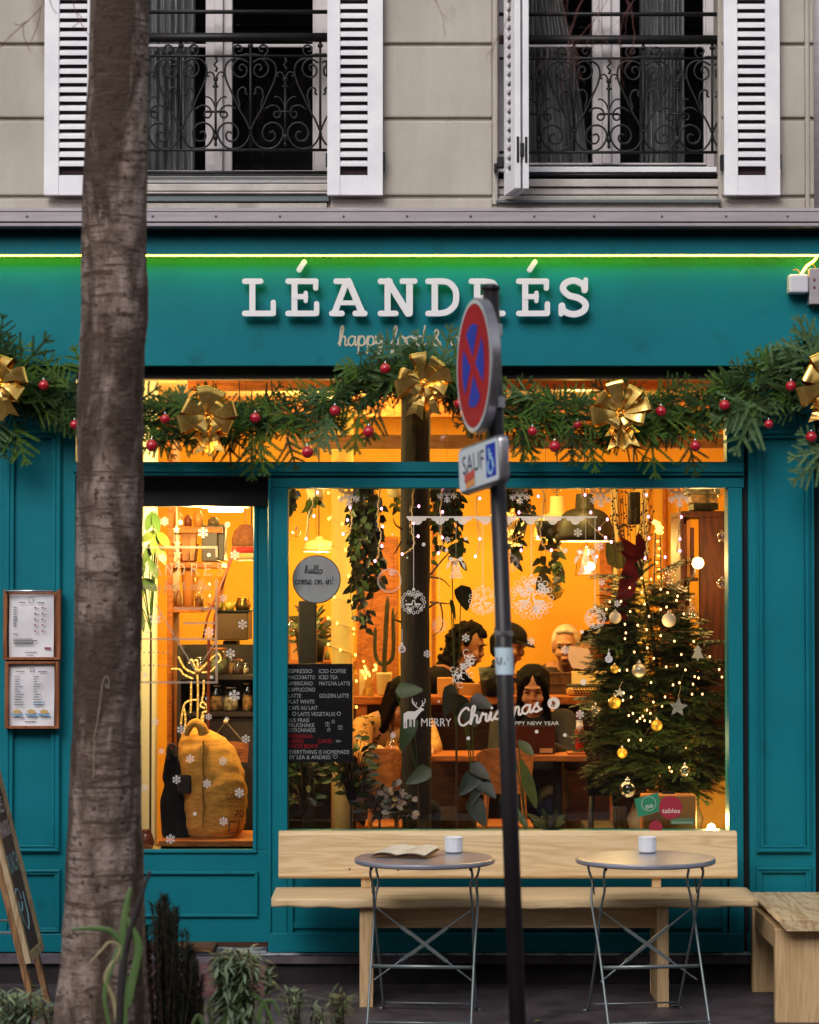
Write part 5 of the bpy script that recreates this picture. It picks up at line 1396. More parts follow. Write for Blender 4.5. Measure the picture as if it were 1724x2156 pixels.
# small plate
face_dir(67)
pz = P(0, 980, Ys).z; cP = zpt(pz) + nrm * .066; hw, hh = .163, .076
def rr_(hw, hh, r, n=5):
    o = []
    for (cx_, cy_, a0) in ((hw - r, hh - r, 0), (-hw + r, hh - r, 90), (-hw + r, -hh + r, 180), (hw - r, -hh + r, 270)):
        for k in range(n + 1): a = R(a0 + 90 * k / n); o.append((cx_ + r * math.cos(a), cy_ + r * math.sin(a)))
    return o
m = M(); rings = [(hw - .004, hh - .004, 0.0), (hw, hh, -.004), (hw, hh, -.032), (hw - .01, hh - .01, -.035)]
loops = [[SP(cP, a, b, o_) for a, b in rr_(w_, h_, .02)] for w_, h_, o_ in rings]; k = len(loops[0]); V = sum(loops, [])
m.add(V, [(i * k + j, i * k + (j + 1) % k, (i + 1) * k + (j + 1) % k, (i + 1) * k + j) for i in range(3) for j in range(k)] + [tuple(range(k)), tuple(range(4 * k - 1, 3 * k - 1, -1))])
pl = m.build('exemption_plate', SHELL, sg_, smooth=True, mods=[lambda o: setattr(o.modifiers.new('e', 'EDGE_SPLIT'), 'split_angle', R(50))])
m = M(); m.add([SP(cP, a, b, .001) for a, b in rr_(hw - .008, hh - .008, .014)], [tuple(range(k))]); m.build('white_face', SWH, pl)
def stext(t, a0, a1, b0, h, o_, mt, name='lettering'):
    m = M(); Vt, Fc = TX[t]; x0m, x1m = Vt[:, 0].min(), Vt[:, 0].max(); H = Vt[:, 1].max()
    m.add([SP(cP, a0 + (a1 - a0) * (v[0] - x0m) / (x1m - x0m), b0 + v[1] / H * h, o_) for v in Vt], Fc); m.build(name, mt, pl)
stext("SAUF", -.125, .045, -.015, .06, .002, mat('sign_dark_letters', c(44, 36, 64), rough=.5))
m = M(); m.add([SP(cP, a, b, .0015) for a, b in ((.06, -.052), (.135, -.052), (.135, .056), (.06, .056))], [(0, 1, 2, 3)]); m.build('blue_square', BLU, pl)
m = M()
def slin(pts): 
    for i in range(len(pts) - 1): m.obox(SP(cP, *pts[i], .003), SP(cP, *pts[i + 1], .003), .008, .0012, up=nrm)
slin([(.088, .042), (.09, .01), (.108, .008), (.118, -.025)]); slin([(.088, .022), (.106, .02)])
slin([(.082, .002), (.074, -.018), (.082, -.038), (.098, -.042), (.112, -.03)]); m.build('wheelchair_symbol', mat('sign_pale_blue', c(170, 210, 226), rough=.5), pl)
m = M(); m.add([SP(cP, a, b, .003) for a, b in ((-.11, -.045), (-.03, -.035), (-.03, -.008), (-.11, -.018))], [(0, 1, 2, 3)]); m.build('sticker', mat('plate_red_sticker', c(196, 80, 66), rough=.6), pl)
m = M(); m.add([SP(cP, a, b, .0035) for a, b in ((-.1, -.066), (-.03, -.058), (-.03, -.037), (-.1, -.047))], [(0, 1, 2, 3)]); m.build('sticker', mat('plate_amber_sticker', c(222, 150, 80), rough=.6), pl)
# sticker wrapped on the post
m = M(); n = 16; z1_, z2_ = P(0, 1365, -3.75).z, P(0, 1422, -3.75).z
V = []
for z_ in (z2_, z1_):
    cpt = zpt(z_)
    for k in range(n): a = math.pi * (1.02 + .96 * k / (n - 1)); V.append(cpt + Vector((.0295 * math.cos(a), .0295 * math.sin(a), 0)))
m.add(V, [(k, k + 1, n + k + 1, n + k) for k in range(n - 1)]); m.build('sticker', mat('pale_blue_sticker', c(190, 210, 222), rough=.5), sg_, smooth=True)
m = M(); q_ = zpt((z1_ + z2_) / 2) + Vector((-.005, -.031, 0))
for i, st in enumerate(([(-.02, .012), (-.018, -.008), (-.008, -.01), (-.006, .012)], [(.006, -.004), (.002, -.01), (.012, -.012), (.014, .018), (.013, -.012)])):
    m.tube([q_ + Vector((a, abs(a) * .35, b)) for a, b in st], .0026, 4)
m.build('sticker_lettering', mat('sticker_ink', c(36, 40, 56), rough=.6), sg_)
m = M(); a = zpt(P(0, 1335, -3.75).z); m.lathe([(.029, -.008), (.0315, -.006), (.0315, .006), (.029, .008)], a, 16, closed=True); m.build('band', SHELL, sg_)

# ================================================================== STREET TREE
TY = -3.3
BARK = bpy.data.materials.new('tree_bark'); BARK.use_nodes = True
def bark(mb):
    nt = mb.node_tree; n = nt.nodes; L = nt.links; b = n['Principled BSDF']; b.inputs['Roughness'].default_value = .9; b.inputs['Specular IOR Level'].default_value = .2
    tc = n.new('ShaderNodeTexCoord')
    def nz(s, sc_, det=6, dist=0):
        mp = n.new('ShaderNodeMapping'); mp.inputs['Scale'].default_value = s; L.new(tc.outputs['Object'], mp.inputs['Vector'])
        t = n.new('ShaderNodeTexNoise'); t.inputs['Scale'].default_value = sc_; t.inputs['Detail'].default_value = det; t.inputs['Distortion'].default_value = dist
        t.inputs['Roughness'].default_value = .65; L.new(mp.outputs[0], t.inputs['Vector']); return t.outputs['Fac']
    def ramp(f, p0, p1, c0, c1):
        r = n.new('ShaderNodeValToRGB'); r.color_ramp.elements[0].position = p0; r.color_ramp.elements[1].position = p1
        r.color_ramp.elements[0].color = c0; r.color_ramp.elements[1].color = c1; L.new(f, r.inputs[0]); return r.outputs[0]
    def mix(f, a, b_, mode='MIX'):
        m_ = n.new('ShaderNodeMix'); m_.data_type = 'RGBA'; m_.blend_type = mode
        if isinstance(f, float): m_.inputs[0].default_value = f
        else: L.new(f, m_.inputs[0])
        for k, v in ((6, a), (7, b_)):
            if isinstance(v, tuple): m_.inputs[k].default_value = v
            else: L.new(v, m_.inputs[k])
        return m_.outputs[2]
    base = ramp(nz((1, 1, .6), 16), .4, .6, c(112, 95, 85), c(158, 140, 130))
    stain = ramp(nz((1.0, 1.0, .25), 5.5, 5, .6), .45, .56, (0, 0, 0, 1), (1, 1, 1, 1))
    c1 = mix(stain, base, c(74, 59, 51))
    hor = ramp(nz((.9, .9, 7), 6, 6, .8), .53, .6, (0, 0, 0, 1), (1, 1, 1, 1))
    c2 = mix(hor, c1, c(84, 68, 59))
    fl = ramp(nz((1, 1, 1.3), 34, 5), .57, .64, (0, 0, 0, 1), (1, 1, 1, 1))
    c3 = mix(fl, c2, c(60, 46, 42))
    L.new(c3, b.inputs['Base Color'])
    bp = n.new('ShaderNodeBump'); bp.inputs['Strength'].default_value = .9; bp.inputs['Distance'].default_value = .009
    ad = n.new('ShaderNodeMath'); ad.operation = 'ADD'; L.new(nz((1, 1, 5), 14, 6, .5), ad.inputs[0]); L.new(nz((1, 1, 1), 60, 4), ad.inputs[1])
    L.new(ad.outputs[0], bp.inputs['Height']); L.new(bp.outputs[0], b.inputs['Normal'])
bark(BARK)
edges = [(-700, 196, 308), (-100, 190, 312), (0, 189, 313), (120, 186, 314), (300, 178, 311), (420, 173, 310), (480, 172, 309), (540, 170, 309), (620, 171, 314), (660, 171, 314), (740, 168, 306), (850, 162, 302), (1000, 161, 302), (1150, 160, 299), (1300, 157, 298), (1500, 153, 297), (1700, 147, 297), (1850, 138, 302), (2000, 130, 306), (2150, 115, 314), (2280, 95, 325), (2460, 70, 345)]
gt = GZ(TY)
tr = thing('street_tree', 'smooth grey-brown tree trunk rising in front of the shop left of the door glass', 'tree', P(210, 2440, TY))
tr.location.z = gt; ORG[tr.name] = Vector(tr.location)
m = M(); n = 72; rows = []; V = []
NR = 320
for i in range(NR + 1):
    y = -700 + (2460 + 700) * i / NR
    k = max(j for j in range(len(edges)) if edges[j][0] <= y); k = min(k, len(edges) - 2); f = (y - edges[k][0]) / (edges[k + 1][0] - edges[k][0]); f = f * f * (3 - 2 * f)
    l = edges[k][1] * (1 - f) + edges[k + 1][1] * f; r_ = edges[k][2] * (1 - f) + edges[k + 1][2] * f
    a = P(l, y, TY); b = P(r_, y, TY); cc = (a + b) / 2; rad = (b - a).length / 2
    for q in range(n):
        an = 2 * math.pi * q / n
        dx, dy = math.cos(an), math.sin(an); pz = cc.z
        nn = noise.noise(Vector((dx * 1.5, dy * 1.5, pz * 2.2))) * .045 + noise.noise(Vector((dx * 3, dy * 3, pz * 14))) * .022 + noise.noise(Vector((dx * 7, dy * 7, pz * 30))) * .012
        rr = rad * (1 + nn)
        # branch scars on the front face: (x px, y px, radius px)
        for sx, sy, sr in ((262, 352, 26), (262, 512, 22), (240, 900, 14), (235, 1700, 20), (275, 610, 12)):
            ppx = CX + (cc.x + dx * rad) * SC(TY); 
            if dy < 0:
                d2_ = math.hypot((ppx - sx), (y - sy)); 
                if d2_ < sr * 1.6: rr += rad * (.07 * math.exp(-((d2_ - sr) / (sr * .3)) ** 2) - .06 * math.exp(-(d2_ / (sr * .5)) ** 2))
        V.append((cc.x + dx * rr, cc.y + dy * rr, pz))
m.add(V, [(i * n + q, (i + 1) * n + q, (i + 1) * n + (q + 1) % n, i * n + (q + 1) % n) for i in range(NR) for q in range(n)])
m.build('trunk', BARK, tr, smooth=True)
# bare hanging twigs in the top corners, growing from boughs above the frame
TWR = mat('reddish_twig', c(110, 66, 62), c(84, 50, 48), 10, rough=.8)
def twig(m, p, d, L, r, rg, depth=0):
    pts = [p]; n = 7
    for i in range(n):
        d = (d + Vector((rg.uniform(-.22, .22), rg.uniform(-.1, .1), rg.uniform(-.28, .1)))).normalized(); p = p + d * (L / n); pts.append(p)
        if depth < 2 and rg.random() < .5: twig(m, p, (d + Vector((rg.uniform(-.7, .7), 0, rg.uniform(-.5, .1)))).normalized(), L * rg.uniform(.3, .55), r * .6, rg, depth + 1)
    m.tube(pts, [r * (1 - .6 * i / n) for i in range(n + 1)], 4)
rg = random.Random(21)
bt = tr
def bough(pts, r0, r1):
    m = M(); pp = catmull(pts, 6); m.tube(pp, [r0 + (r1 - r0) * i / (len(pp) - 1) for i in range(len(pp))], 10); return m
top_ = P(250, -640, TY)
mb_ = bough([top_ + Vector((0, 0, -.2)), top_ + Vector((.6, .1, .25)), top_ + Vector((1.6, .2, .35)), top_ + Vector((2.4, .1, .2))], .05, .012)
twm = M()
for (x, y, dx, dz, L) in ((1235, -20, -.35, -1, .22), (1260, -10, .2, -1, .20), (1175, -30, .3, -1, .22), (1290, -30, -.3, -1, .3), (1310, -20, .5, -.8, .18), (1340, -10, -.6, -.8, .2), (1070, 35, -.35, -1, .14), (900, -40, .3, -1, .13), (1215, -30, -.6, -.5, .16)):
    p = P(x, y, -2.9); q_ = Vector((p.x + .1, -3.15, top_.z + .25)); twm.tube([q_, q_.lerp(p, .6) + Vector((.02, 0, 0)), p], [.004, .003, .0018], 5)
    twig(twm, p, Vector((dx, 0, dz)), L, .0018, rg)
o = mb_.build('bough', BARK, tr, smooth=True); twm.build('twigs', TWR, tr)
mb_ = bough([top_ + Vector((0, 0, -.3)), top_ + Vector((-.35, .1, .1)), top_ + Vector((-.8, .1, .15))], .04, .01); mb_.build('bough', BARK, tr, smooth=True)
twm = M()
for pts in ([(108, -60), (92, 0), (86, 14), (60, 42), (25, 72), (0, 100), (-20, 125)], [(86, 14), (80, 50), (66, 85)], [(50, 46), (50, 75), (64, 108)], [(60, 42), (40, 52), (30, 48)], [(100, -30), (108, 10), (120, 28)], [(150, -40), (158, 20), (185, 70), (215, 105)], [(160, 25), (172, 38), (150, 60)]):
    twm.tube(catmull([P(a, b, TY + .2) for a, b in pts], 5), .0016, 4)
q_ = P(108, -60, TY + .2); twm.tube([top_ + Vector((-.5, .1, .12)), q_], [.006, .003], 5); q_ = P(150, -40, TY + .2); twm.tube([top_ + Vector((-.4, .1, .1)), q_], [.006, .003], 5)
twm.build('twigs', TWR, tr)
# string and dry stalk tied to the trunk
m = M(); pf = lambda x, y: P(x, y, TY - .135)
m.tube(catmull([pf(196, 1560), pf(205, 1520), pf(212, 1470), pf(216, 1440), pf(223, 1424), pf(229, 1430), pf(228, 1450), pf(222, 1440)], 5), .0015, 5)
m.tube([pf(199, 1560), pf(196, 1640)], .0018, 5)
tag(m.build('dry_stalk', mat('straw', c(150, 138, 116), rough=.8)), 'thin pale dry stalk curling up against the tree trunk', 'stalk')
# soil pit
m = M(); a = P(20, 0, TY); 
V = []; nx, ny = 40, 20
for j in range(ny + 1):
    for i in range(nx + 1):
        u, v = i / nx, j / ny; x = -1.9 + 1.9 * u; y = -3.95 + 1.5 * v
        e = min(u, 1 - u, v, 1 - v); V.append((x, y, GZ(y) + .012 + min(.05, e * .5) + .015 * noise.noise(Vector((x * 6, y * 6, 0)))))
m.add(V, [(j * (nx + 1) + i, j * (nx + 1) + i + 1, (j + 1) * (nx + 1) + i + 1, (j + 1) * (nx + 1) + i) for j in range(ny) for i in range(nx)])
structure(m.build('planting_soil', mat('dark_soil', c(48, 38, 32), c(30, 24, 21), 14, rough=1, bump=1), smooth=True))

# ---- plants round the tree (photo coordinates give their size; roots are in the soil)
PY = -2.75
SAGE = mat('sage_leaf', c(134, 152, 124), c(98, 120, 88), 12, rough=.6); OLIVE = mat('olive_leaf', c(86, 98, 62), c(62, 74, 44), 12, rough=.6)
STRAPG = mat('strap_leaf_green', c(66, 96, 50), c(92, 116, 66), 6, rough=.45); STRAPP = mat('strap_leaf_pale', c(172, 156, 122), c(130, 124, 84), 6, rough=.5)
ROSE = mat('rosemary_needles', c(44, 54, 32), c(30, 36, 24), 12, rough=.6); STEMB = mat('brown_stem', c(70, 52, 38), rough=.9)
def strap(m, pts, w, mi=0, Y=PY):
    pp = catmull([P(a, b, Y + (c_ if len(t_) > 2 else 0)) for t_ in pts for a, b, c_ in [(t_ + (0,))[:3]]], 6); V = []; n = len(pp)
    for i, p in enumerate(pp):
        t = (pp[min(i + 1, n - 1)] - pp[max(i - 1, 0)]).normalized(); sd = t.cross(Vector((.25, 1, .2))).normalized(); ww = w / SC(Y) / 2 * math.sin(math.pi * min(.97, .12 + .85 * i / (n - 1))) ** .6
        V += [p + sd * ww, p + Vector((0, -.012 * ww / .02, 0)), p - sd * ww]
    m.add(V, [(3 * i + a, 3 * i + a + 1, 3 * i + a + 4, 3 * i + a + 3) for i in range(n - 1) for a in (0, 1)], mi)
def rooted(name, label, x, Y=PY, grp=None):
    p = P(x, 2300, Y); p.z = GZ(Y) + .05; return thing(name, label, 'plant', p, grp)
SY = -3.62
t = rooted('strap_leaved_plant', 'strap-leaved plant with one dark broken stalk in front of the tree trunk', 250, SY)
m = M()
zb_ = 2330
for pts, w, mi in (([(262, zb_), (262, 2100), (258, 1975), (268, 1900), (276, 1868)], 16, 0), ([(255, 2100), (262, 2010), (238, 1965), (200, 1956), (148, 1958)], 14, 0), ([(270, 2120), (285, 2040), (292, 1990), (275, 1950), (262, 1925)], 18, 0),
                   ([(262, 2010), (250, 1990), (230, 1985), (215, 2000), (186, 2030)], 6, 1), ([(250, 2200), (240, 2110), (222, 2060), (248, 2010), (262, 1960), (272, 1880)], 10, 1), ([(240, 2200), (220, 2100), (238, 2030), (252, 1985)], 10, 0), ([(262, zb_), (258, 2200), (268, 2100), (285, 2030), (290, 2000)], 12, 0)):
    strap(m, pts, w, mi, SY)
m.build('leaves', [STRAPG, STRAPP], t, smooth=True)
m = M(); m.tube(catmull([P(245, zb_, SY), P(252, 2150, SY), P(262, 2020, SY), P(278, 1950, SY), P(300, 1880, SY), P(316, 1836, SY)], 6), [.014] * 12 + [.01] * 12 + [.006] * 7, 8); m.build('stalk', mat('dead_dark_stalk', c(42, 34, 34), rough=.8), t, smooth=True)
def shrub(name, label, x, y0, y1, w, mt, lsz, n, shape, Y=PY, up=.5, droop=.1, seed=1, lw=.22, nst=9):
    rg = random.Random(seed); t = rooted(name, label, x, Y); m = M(); st = M(); u = 1 / SC(Y); root = Vector(ORG[t.name])
    for k in range(nst):
        tx = x + rg.uniform(-.8, .8) * w * .5; ty = y0 + rg.uniform(0, .35) * (y1 - y0); tip = P(tx, ty, Y + rg.uniform(-.08, .08)); mid = root.lerp(tip, .5) + Vector((rg.uniform(-.02, .02), 0, .02))
        pts = catmull([root, mid, tip], 8); st.tube(pts, [.004 * (1 - .7 * i / (len(pts) - 1)) + .0008 for i in range(len(pts))], 4)
        for i in range(n // nst):
            f = shape + (1 - shape) * rg.random(); j = min(int(f * (len(pts) - 1)), len(pts) - 2); p = pts[j].lerp(pts[j + 1], rg.random())
            a = rg.random() * 6.28; d = Vector((math.cos(a), math.sin(a), up + rg.uniform(-.7, .7))); m.leaf(p, d, Vector((0, 0, 1)) + d * -.2, lsz * rg.uniform(.6, 1.2) * u, lsz * lw * u, rg.choice((0, 0, 1)), seg=2, droop=droop)
    m.build('leaves', mt, t); st.build('stems', STEMB, t)
    return t
def conifer_shrub(label, x, y0, w, Y, seed, n=26):
    rg = random.Random(seed); t = rooted('rosemary_shrub', label, x, Y); m = M(); root = Vector(ORG[t.name])
    for k in range(n):
        tx = x + rg.gauss(0, .33) * w; ty = y0 + (abs(tx - x) / w) * 170 * rg.uniform(.3, 1.0) + rg.uniform(0, 130) * rg.random(); tip = P(tx, ty, Y + rg.uniform(-.1, .1)); b = root + Vector((rg.uniform(-.03, .03) + (tx - x) / SC(Y) * .5, 0, 0))
        pts = catmull([b, b.lerp(tip, .5) + Vector((0, 0, .02)), tip], 6); m.tube(pts, .0025, 4, 1)
        for i in range(130):
            f = rg.random() ** .8 * (len(pts) - 1); j = min(int(f), len(pts) - 2); p = pts[j].lerp(pts[j + 1], f - j); a = rg.random() * 6.28
            d = Vector((math.cos(a), math.sin(a), 1.3)).normalized(); sd = d.orthogonal().normalized() * .0026; L = rg.uniform(.02, .036)
            m.add([p + sd, p - sd, p + d * L], [(0, 1, 2)], 0)
    m.build('foliage', [ROSE, STEMB], t)
conifer_shrub('dark upright rosemary bush just right of the tree trunk', 345, 1885, 78, -2.7, 4, 64)
conifer_shrub('second dark rosemary bush behind the first, leaning right', 400, 1985, 56, -2.6, 8, 36)
shrub('grey_leaved_shrub', 'grey-green leafy shrub below the door step', 500, 1995, 2100, 122, [SAGE, OLIVE], 40, 1700, .3, seed=5, up=-.15, nst=30, lw=.17, droop=.25)
shrub('grey_leaved_sprig', 'short grey-green sprig right of the grey shrub', 565, 2040, 2090, 30, [SAGE, SAGE], 26, 60, .85, seed=6, up=.1, nst=3)
t = rooted('arching_leaf_plant', 'arching broad-leaved plant at the bottom beneath the grey shrub', 490)
m = M()
for pts, w, mi in (([(500, 2300), (470, 2200), (478, 2130), (520, 2095), (560, 2120), (588, 2200)], 12, 0), ([(500, 2300), (455, 2180), (440, 2120), (462, 2090), (478, 2085)], 9, 1), ([(510, 2300), (520, 2180), (490, 2130), (470, 2125)], 18, 0), ([(510, 2300), (540, 2200), (550, 2120), (575, 2110), (590, 2140)], 10, 0), ([(495, 2300), (480, 2200), (500, 2160), (540, 2165)], 12, 1), ([(470, 2300), (440, 2200), (420, 2140), (400, 2170)], 12, 0)):
    strap(m, pts, w, mi, -2.8)
m.build('leaves', [STRAPG, OLIVE], t, smooth=True)
m = M(); a = P(498, 2020, -2.74); m.tube([Vector((a.x + .01, -2.76, GZ(-2.7))), P(500, 2030, -2.74)], .0045, 8); tag(m.build('plant_stake', mat('orange_cane', c(150, 92, 48), rough=.7)), 'thin orange cane staking the grey-green shrub', 'stake')
shrub('young_plant', 'wispy young green plant between the step and the first table', 620, 2080, 2150, 60, [SAGE, OLIVE], 30, 300, .35, seed=9, up=.3, nst=9, lw=.15)
shrub('young_plant', 'tallest wispy green plant beside the left leg of the first table', 715, 2085, 2150, 50, [OLIVE, SAGE], 32, 360, .35, seed=10, up=.4, nst=9, lw=.15)
shrub('young_plant', 'small feathery green plant low at the bottom between the wispy plants', 668, 2120, 2150, 34, [SAGE, OLIVE], 28, 200, .35, seed=15, up=.3, nst=7, lw=.15)
shrub('silver_leaved_plant', 'silvery leafy plant in the bottom left corner', 30, 2085, 2150, 110, [SAGE, SAGE], 38, 700, .35, seed=11, up=.1, nst=18, lw=.17)
shrub('low_green_plant', 'low feathery plant between the chalk board and the trunk foot', 130, 2110, 2150, 110, [OLIVE, SAGE], 26, 800, .4, seed=12, up=.3, nst=18, lw=.15)
shrub('low_grey_plant', 'low grey-green plant at the very foot of the tree trunk', 235, 2105, 2150, 80, [SAGE, OLIVE], 34, 420, .4, seed=13, up=.1, nst=14, lw=.17)
# fallen leaves
for i, (x, y, Y, col, lb) in enumerate(((48, 2062, -.12, (98, 116, 52), 'green fallen leaf behind the chalk board foot'), (1124, 2150, -.95, (112, 128, 66), 'small green fallen leaf right of the sign post'), (1410, 2148 - 26, -.6, (128, 112, 66), 'dry fallen leaf behind the right foot of the second table'))):
    m = M(); p = P(x, y, Y); p.z = GZ(Y) + .004; m.leaf(p, (1, .3, .15), (0, 0, 1), .07 if i == 0 else .04, .04 if i == 0 else .02, fold=.3); tag(m.build('fallen_leaf', mat('fallen_leaf_%s' % 'abc'[i], c(*col), rough=.7)), lb, 'leaf')
# ================================================================== INTERIOR SHELL
FZ = .17; CZ = 2.98; IXL, IXR, IYB = -2.7, 2.35, 4.7
m = M(); m.box(IXL, IXR, .12, IYB, FZ - .06, FZ); structure(m.build('room_floor', FLOOR))
m = M(); m.box(IXL, IXR, .14, IYB, CZ, CZ + .05); structure(m.build('room_ceiling', CEIL))
m = M(); m.box(IXL, IXR, IYB, IYB + .05, FZ - .05, CZ + .05); structure(m.build('room_back_wall', WALLO))
m = M(); m.box(IXL - .05, IXL, .14, IYB, FZ - .05, CZ + .05); m.box(IXR, IXR + .05, .14, IYB, FZ - .05, CZ + .05); structure(m.build('room_side_walls', WALLO))
m = M(); m.box(P(120, 0, 1.0).x, P(331, 0, 1.0).x, 1.0, 1.12, FZ, CZ); structure(m.build('room_partition', mat('pale_plaster', c(244, 232, 198), rough=.8)))
# ceiling beams, seen through the transom
m = M()
for y0b, h, Y0 in ((905, 30, 2.6), (905, 26, 4.2)): pass
for Y0, h in ((1.3, .10), (3.1, .12)): m.box(P(345, 0, 0).x, IXR, Y0, Y0 + .12, CZ - h, CZ - .002)
tag(m.build('ceiling_beams', ORW, bevel=.005), 'amber wooden beams crossing the cafe ceiling', 'beam')
# plank bulkhead across the room (pale boards, seen in the transom)
m = M(); a = P(600, 912, .95); b = P(1527, 940, .95)
m.box(a.x, IXR, .95, 1.0, P(0, 944, .95).z, P(0, 915, .95).z); tag(m.build('wooden_bulkhead', wood('pink_plank', c(196, 140, 96), c(164, 104, 66), (1.2, 12, 12)), bevel=.004), 'long pale plank rail hanging across the room above the window display', 'rail')
# back wall doors / panels
for i, (x0, x1, yt, lb) in enumerate(((752, 838, 1130, 'amber panelled door on the back wall left of the timber post'), (1262, 1300, 1120, 'narrow amber wood panel on the back wall behind the Christmas tree'), (610, 690, 1300, 'pale amber cupboard front on the back wall at the far left of the window'))):
    m = M(); m.pbox(x0, yt, x1, 1620, IYB - .04, IYB - .001); m.pbox(x0 + 8, yt + 14, x1 - 8, yt + 120, IYB - .05, IYB - .041); m.pbox(x0 + 8, yt + 135, x1 - 8, 1600, IYB - .05, IYB - .041)
    tag(m.build('wall_panel', ORW, bevel=.004), lb, 'door' if i == 0 else 'panel')
# dark recess / kitchen pass on the left back wall
m = M(); m.pbox(610, 1080, 700, 1260, 4.4, 4.45); 

# ---- timber post, round column
def post_mesh():
    m = M(); n = 20; V = []; rows = 80; a = P(845, 0, .5).x; b = P(905, 0, .5).x; cx_ = (a + b) / 2; r0 = (b - a) / 2
    for i in range(rows + 1):
        z = FZ + (CZ - FZ) * i / rows; ppy = 1240 - (z - CAMZ) * SC(.5)
        sh = .01 if z > 1.2 else 0
        for q in range(n):
            an = 2 * math.pi * q / n; rr = r0 * (1 + .1 * noise.noise(Vector((math.cos(an) * 1.6, math.sin(an) * 1.6, z * 2))) + .05 * noise.noise(Vector((math.cos(an) * 5, math.sin(an) * 5, z * 7))))
            V.append((cx_ + rr * math.cos(an) + .006 * math.sin(z * 2.3), .5 + .06 + rr * math.sin(an), z))
    m.add(V, [(i * n + q, i * n + (q + 1) % n, (i + 1) * n + (q + 1) % n, (i + 1) * n + q) for i in range(rows) for q in range(n)])
    return m
tp = thing('timber_post', 'rough dark tree-trunk post standing inside the window left of the street sign', 'post', (P(875, 0, .5).x, .56, FZ))
post_mesh().build('trunk', POSTW, tp, smooth=True)
m = M(); rg = random.Random(4)
for (x, y, pts) in ((905, 1210, [(20, -25), (38, -45), (52, -62)]), (905, 1215, [(25, 5), (42, 22)]), (900, 1280, [(25, -10), (30, 40), (8, 60)]), (846, 1140, [(-10, 18), (-16, 28)]), (848, 1115, [(-14, -10), (-20, -25)]), (846, 1310, [(-14, -6), (-8, -22)]), (905, 1268, [(25, 2), (44, 4)]), (905, 1100, [(14, -22), (18, -50)])):
    m.tube(catmull([P(x, y, .5)] + [P(x + a, y + b, .45) for a, b in pts], 5), [.006 * (1 - .7 * i / (len(pts) * 5)) for i in range(len(pts) * 5 + 1)], 5)
m.build('side_twigs', STEMB, tp, smooth=True)
cl = thing('round_column', 'cream round column wound with fairy lights left of the timber post', 'column', (P(722, 0, 1.8).x, 1.8, FZ))
cxx = P(722.5, 0, 1.8); cr = 23 / SC(1.8)
m = M(); m.lathe([(cr, FZ), (cr, CZ)], (cxx.x, 1.8, 0), 40); m.build('shaft', WALLC, cl, smooth=True)
fl = thing('spiral_fairy_lights', 'warm fairy lights wound in a spiral round the cream column', 'fairy lights', (cxx.x, 1.8, .8))
m = M(); pts = []; bulbs = []
zz0, zz1 = P(0, 1500, 1.75).z, P(0, 1010, 1.75).z
turns = 9.2
for i in range(400):
    t = i / 399; a = t * turns * 2 * math.pi; z = zz1 + (zz0 - zz1) * t; p = Vector((cxx.x + (cr + .008) * math.cos(a), 1.8 + (cr + .008) * math.sin(a), z)); pts.append(p)
    if i % 9 == 4: bulbs.append(p)
m.tube(pts, .003, 4); m.build('wire', WIRE, fl)
for p in bulbs:
    if p.y > 1.86: continue
    q = Vector((p.x - cxx.x, p.y - 1.8, 0)).normalized() * .01; b = M(); b.ball(p + q, (.0065, .0065, .009), 6, 5); b.build('bulb', E_GOLD, fl)

# ================================================================== LAMPS
def lamp_dome(x, ytop, yneck, ybot, r, rneck, Y, mt, label, w, col=(1, .62, .15), inner=None):
    pt = P(x, ytop, Y); pb = P(x, ybot, Y); pn = P(x, yneck, Y); rr = r / SC(Y); rn = rneck / SC(Y); H = pt.z - pb.z; hn = pt.z - pn.z
    t = thing('pendant_lamp', label, 'lamp', (pt.x, Y, pb.z), 'pendant lamps in the cafe')
    prof = [(rn * .9, H), (rn, H - hn)]
    for k in range(1, 9):
        a = math.pi / 2 * k / 8; prof.append((rn + (rr - rn) * math.sin(a) ** .8, (H - hn) * math.cos(a) ** 1.0 * .97))
    outer = [(0, H)] + prof
    m = M(); m.lathe(outer, (pt.x, Y, pb.z), 36); m.build('shade', mt, t, smooth=True)
    m = M(); inn = [(r_ * .96, z_ - .006) for r_, z_ in prof[1:]] ; m.lathe([(0, H - hn)] + inn + [(rr, -.004)], (pt.x, Y, pb.z), 36); m.build('shade_lining', inner or WHITE, t, smooth=True)
    m = M(); m.tube([Vector((pt.x, Y, pt.z)), Vector((pt.x, Y, CZ))], .004, 6); m.build('flex', IRON, t)
    m = M(); m.ball((pt.x, Y, pb.z + H * .3), .035, 14, 10); m.build('light_bulb', emat('pendant_bulb', (1, .66, .32, 1), 30), t, smooth=True)
    point((pt.x, Y, pb.z + .03), w, col, .06, t)
    return t
BLK2 = mat('black_enamel', c(17, 17, 12), rough=.5, spec=.3); CREAML = mat('cream_enamel', c(226, 206, 150), rough=.4)
lamp_dome(1230, 1040, 1070, 1138, 63, 20, 2.4, BLK2, 'large black dome pendant lamp right of the street sign', 120)
lamp_dome(1172, 1045, 1080, 1134, 50, 16, 3.3, CREAML, 'cream pendant lamp half hidden behind the black dome lamp', 110)
lamp_dome(530, 1125, 1140, 1178, 32, 10, 2.2, CREAML, 'white pendant lamp cut by the right edge of the door glass', 70)
lamp_dome(672, 1130, 1136, 1160, 34, 8, 3.4, CREAML, 'wide pale pendant lamp glowing above the round hello sign', 170, (1, .78, .26))
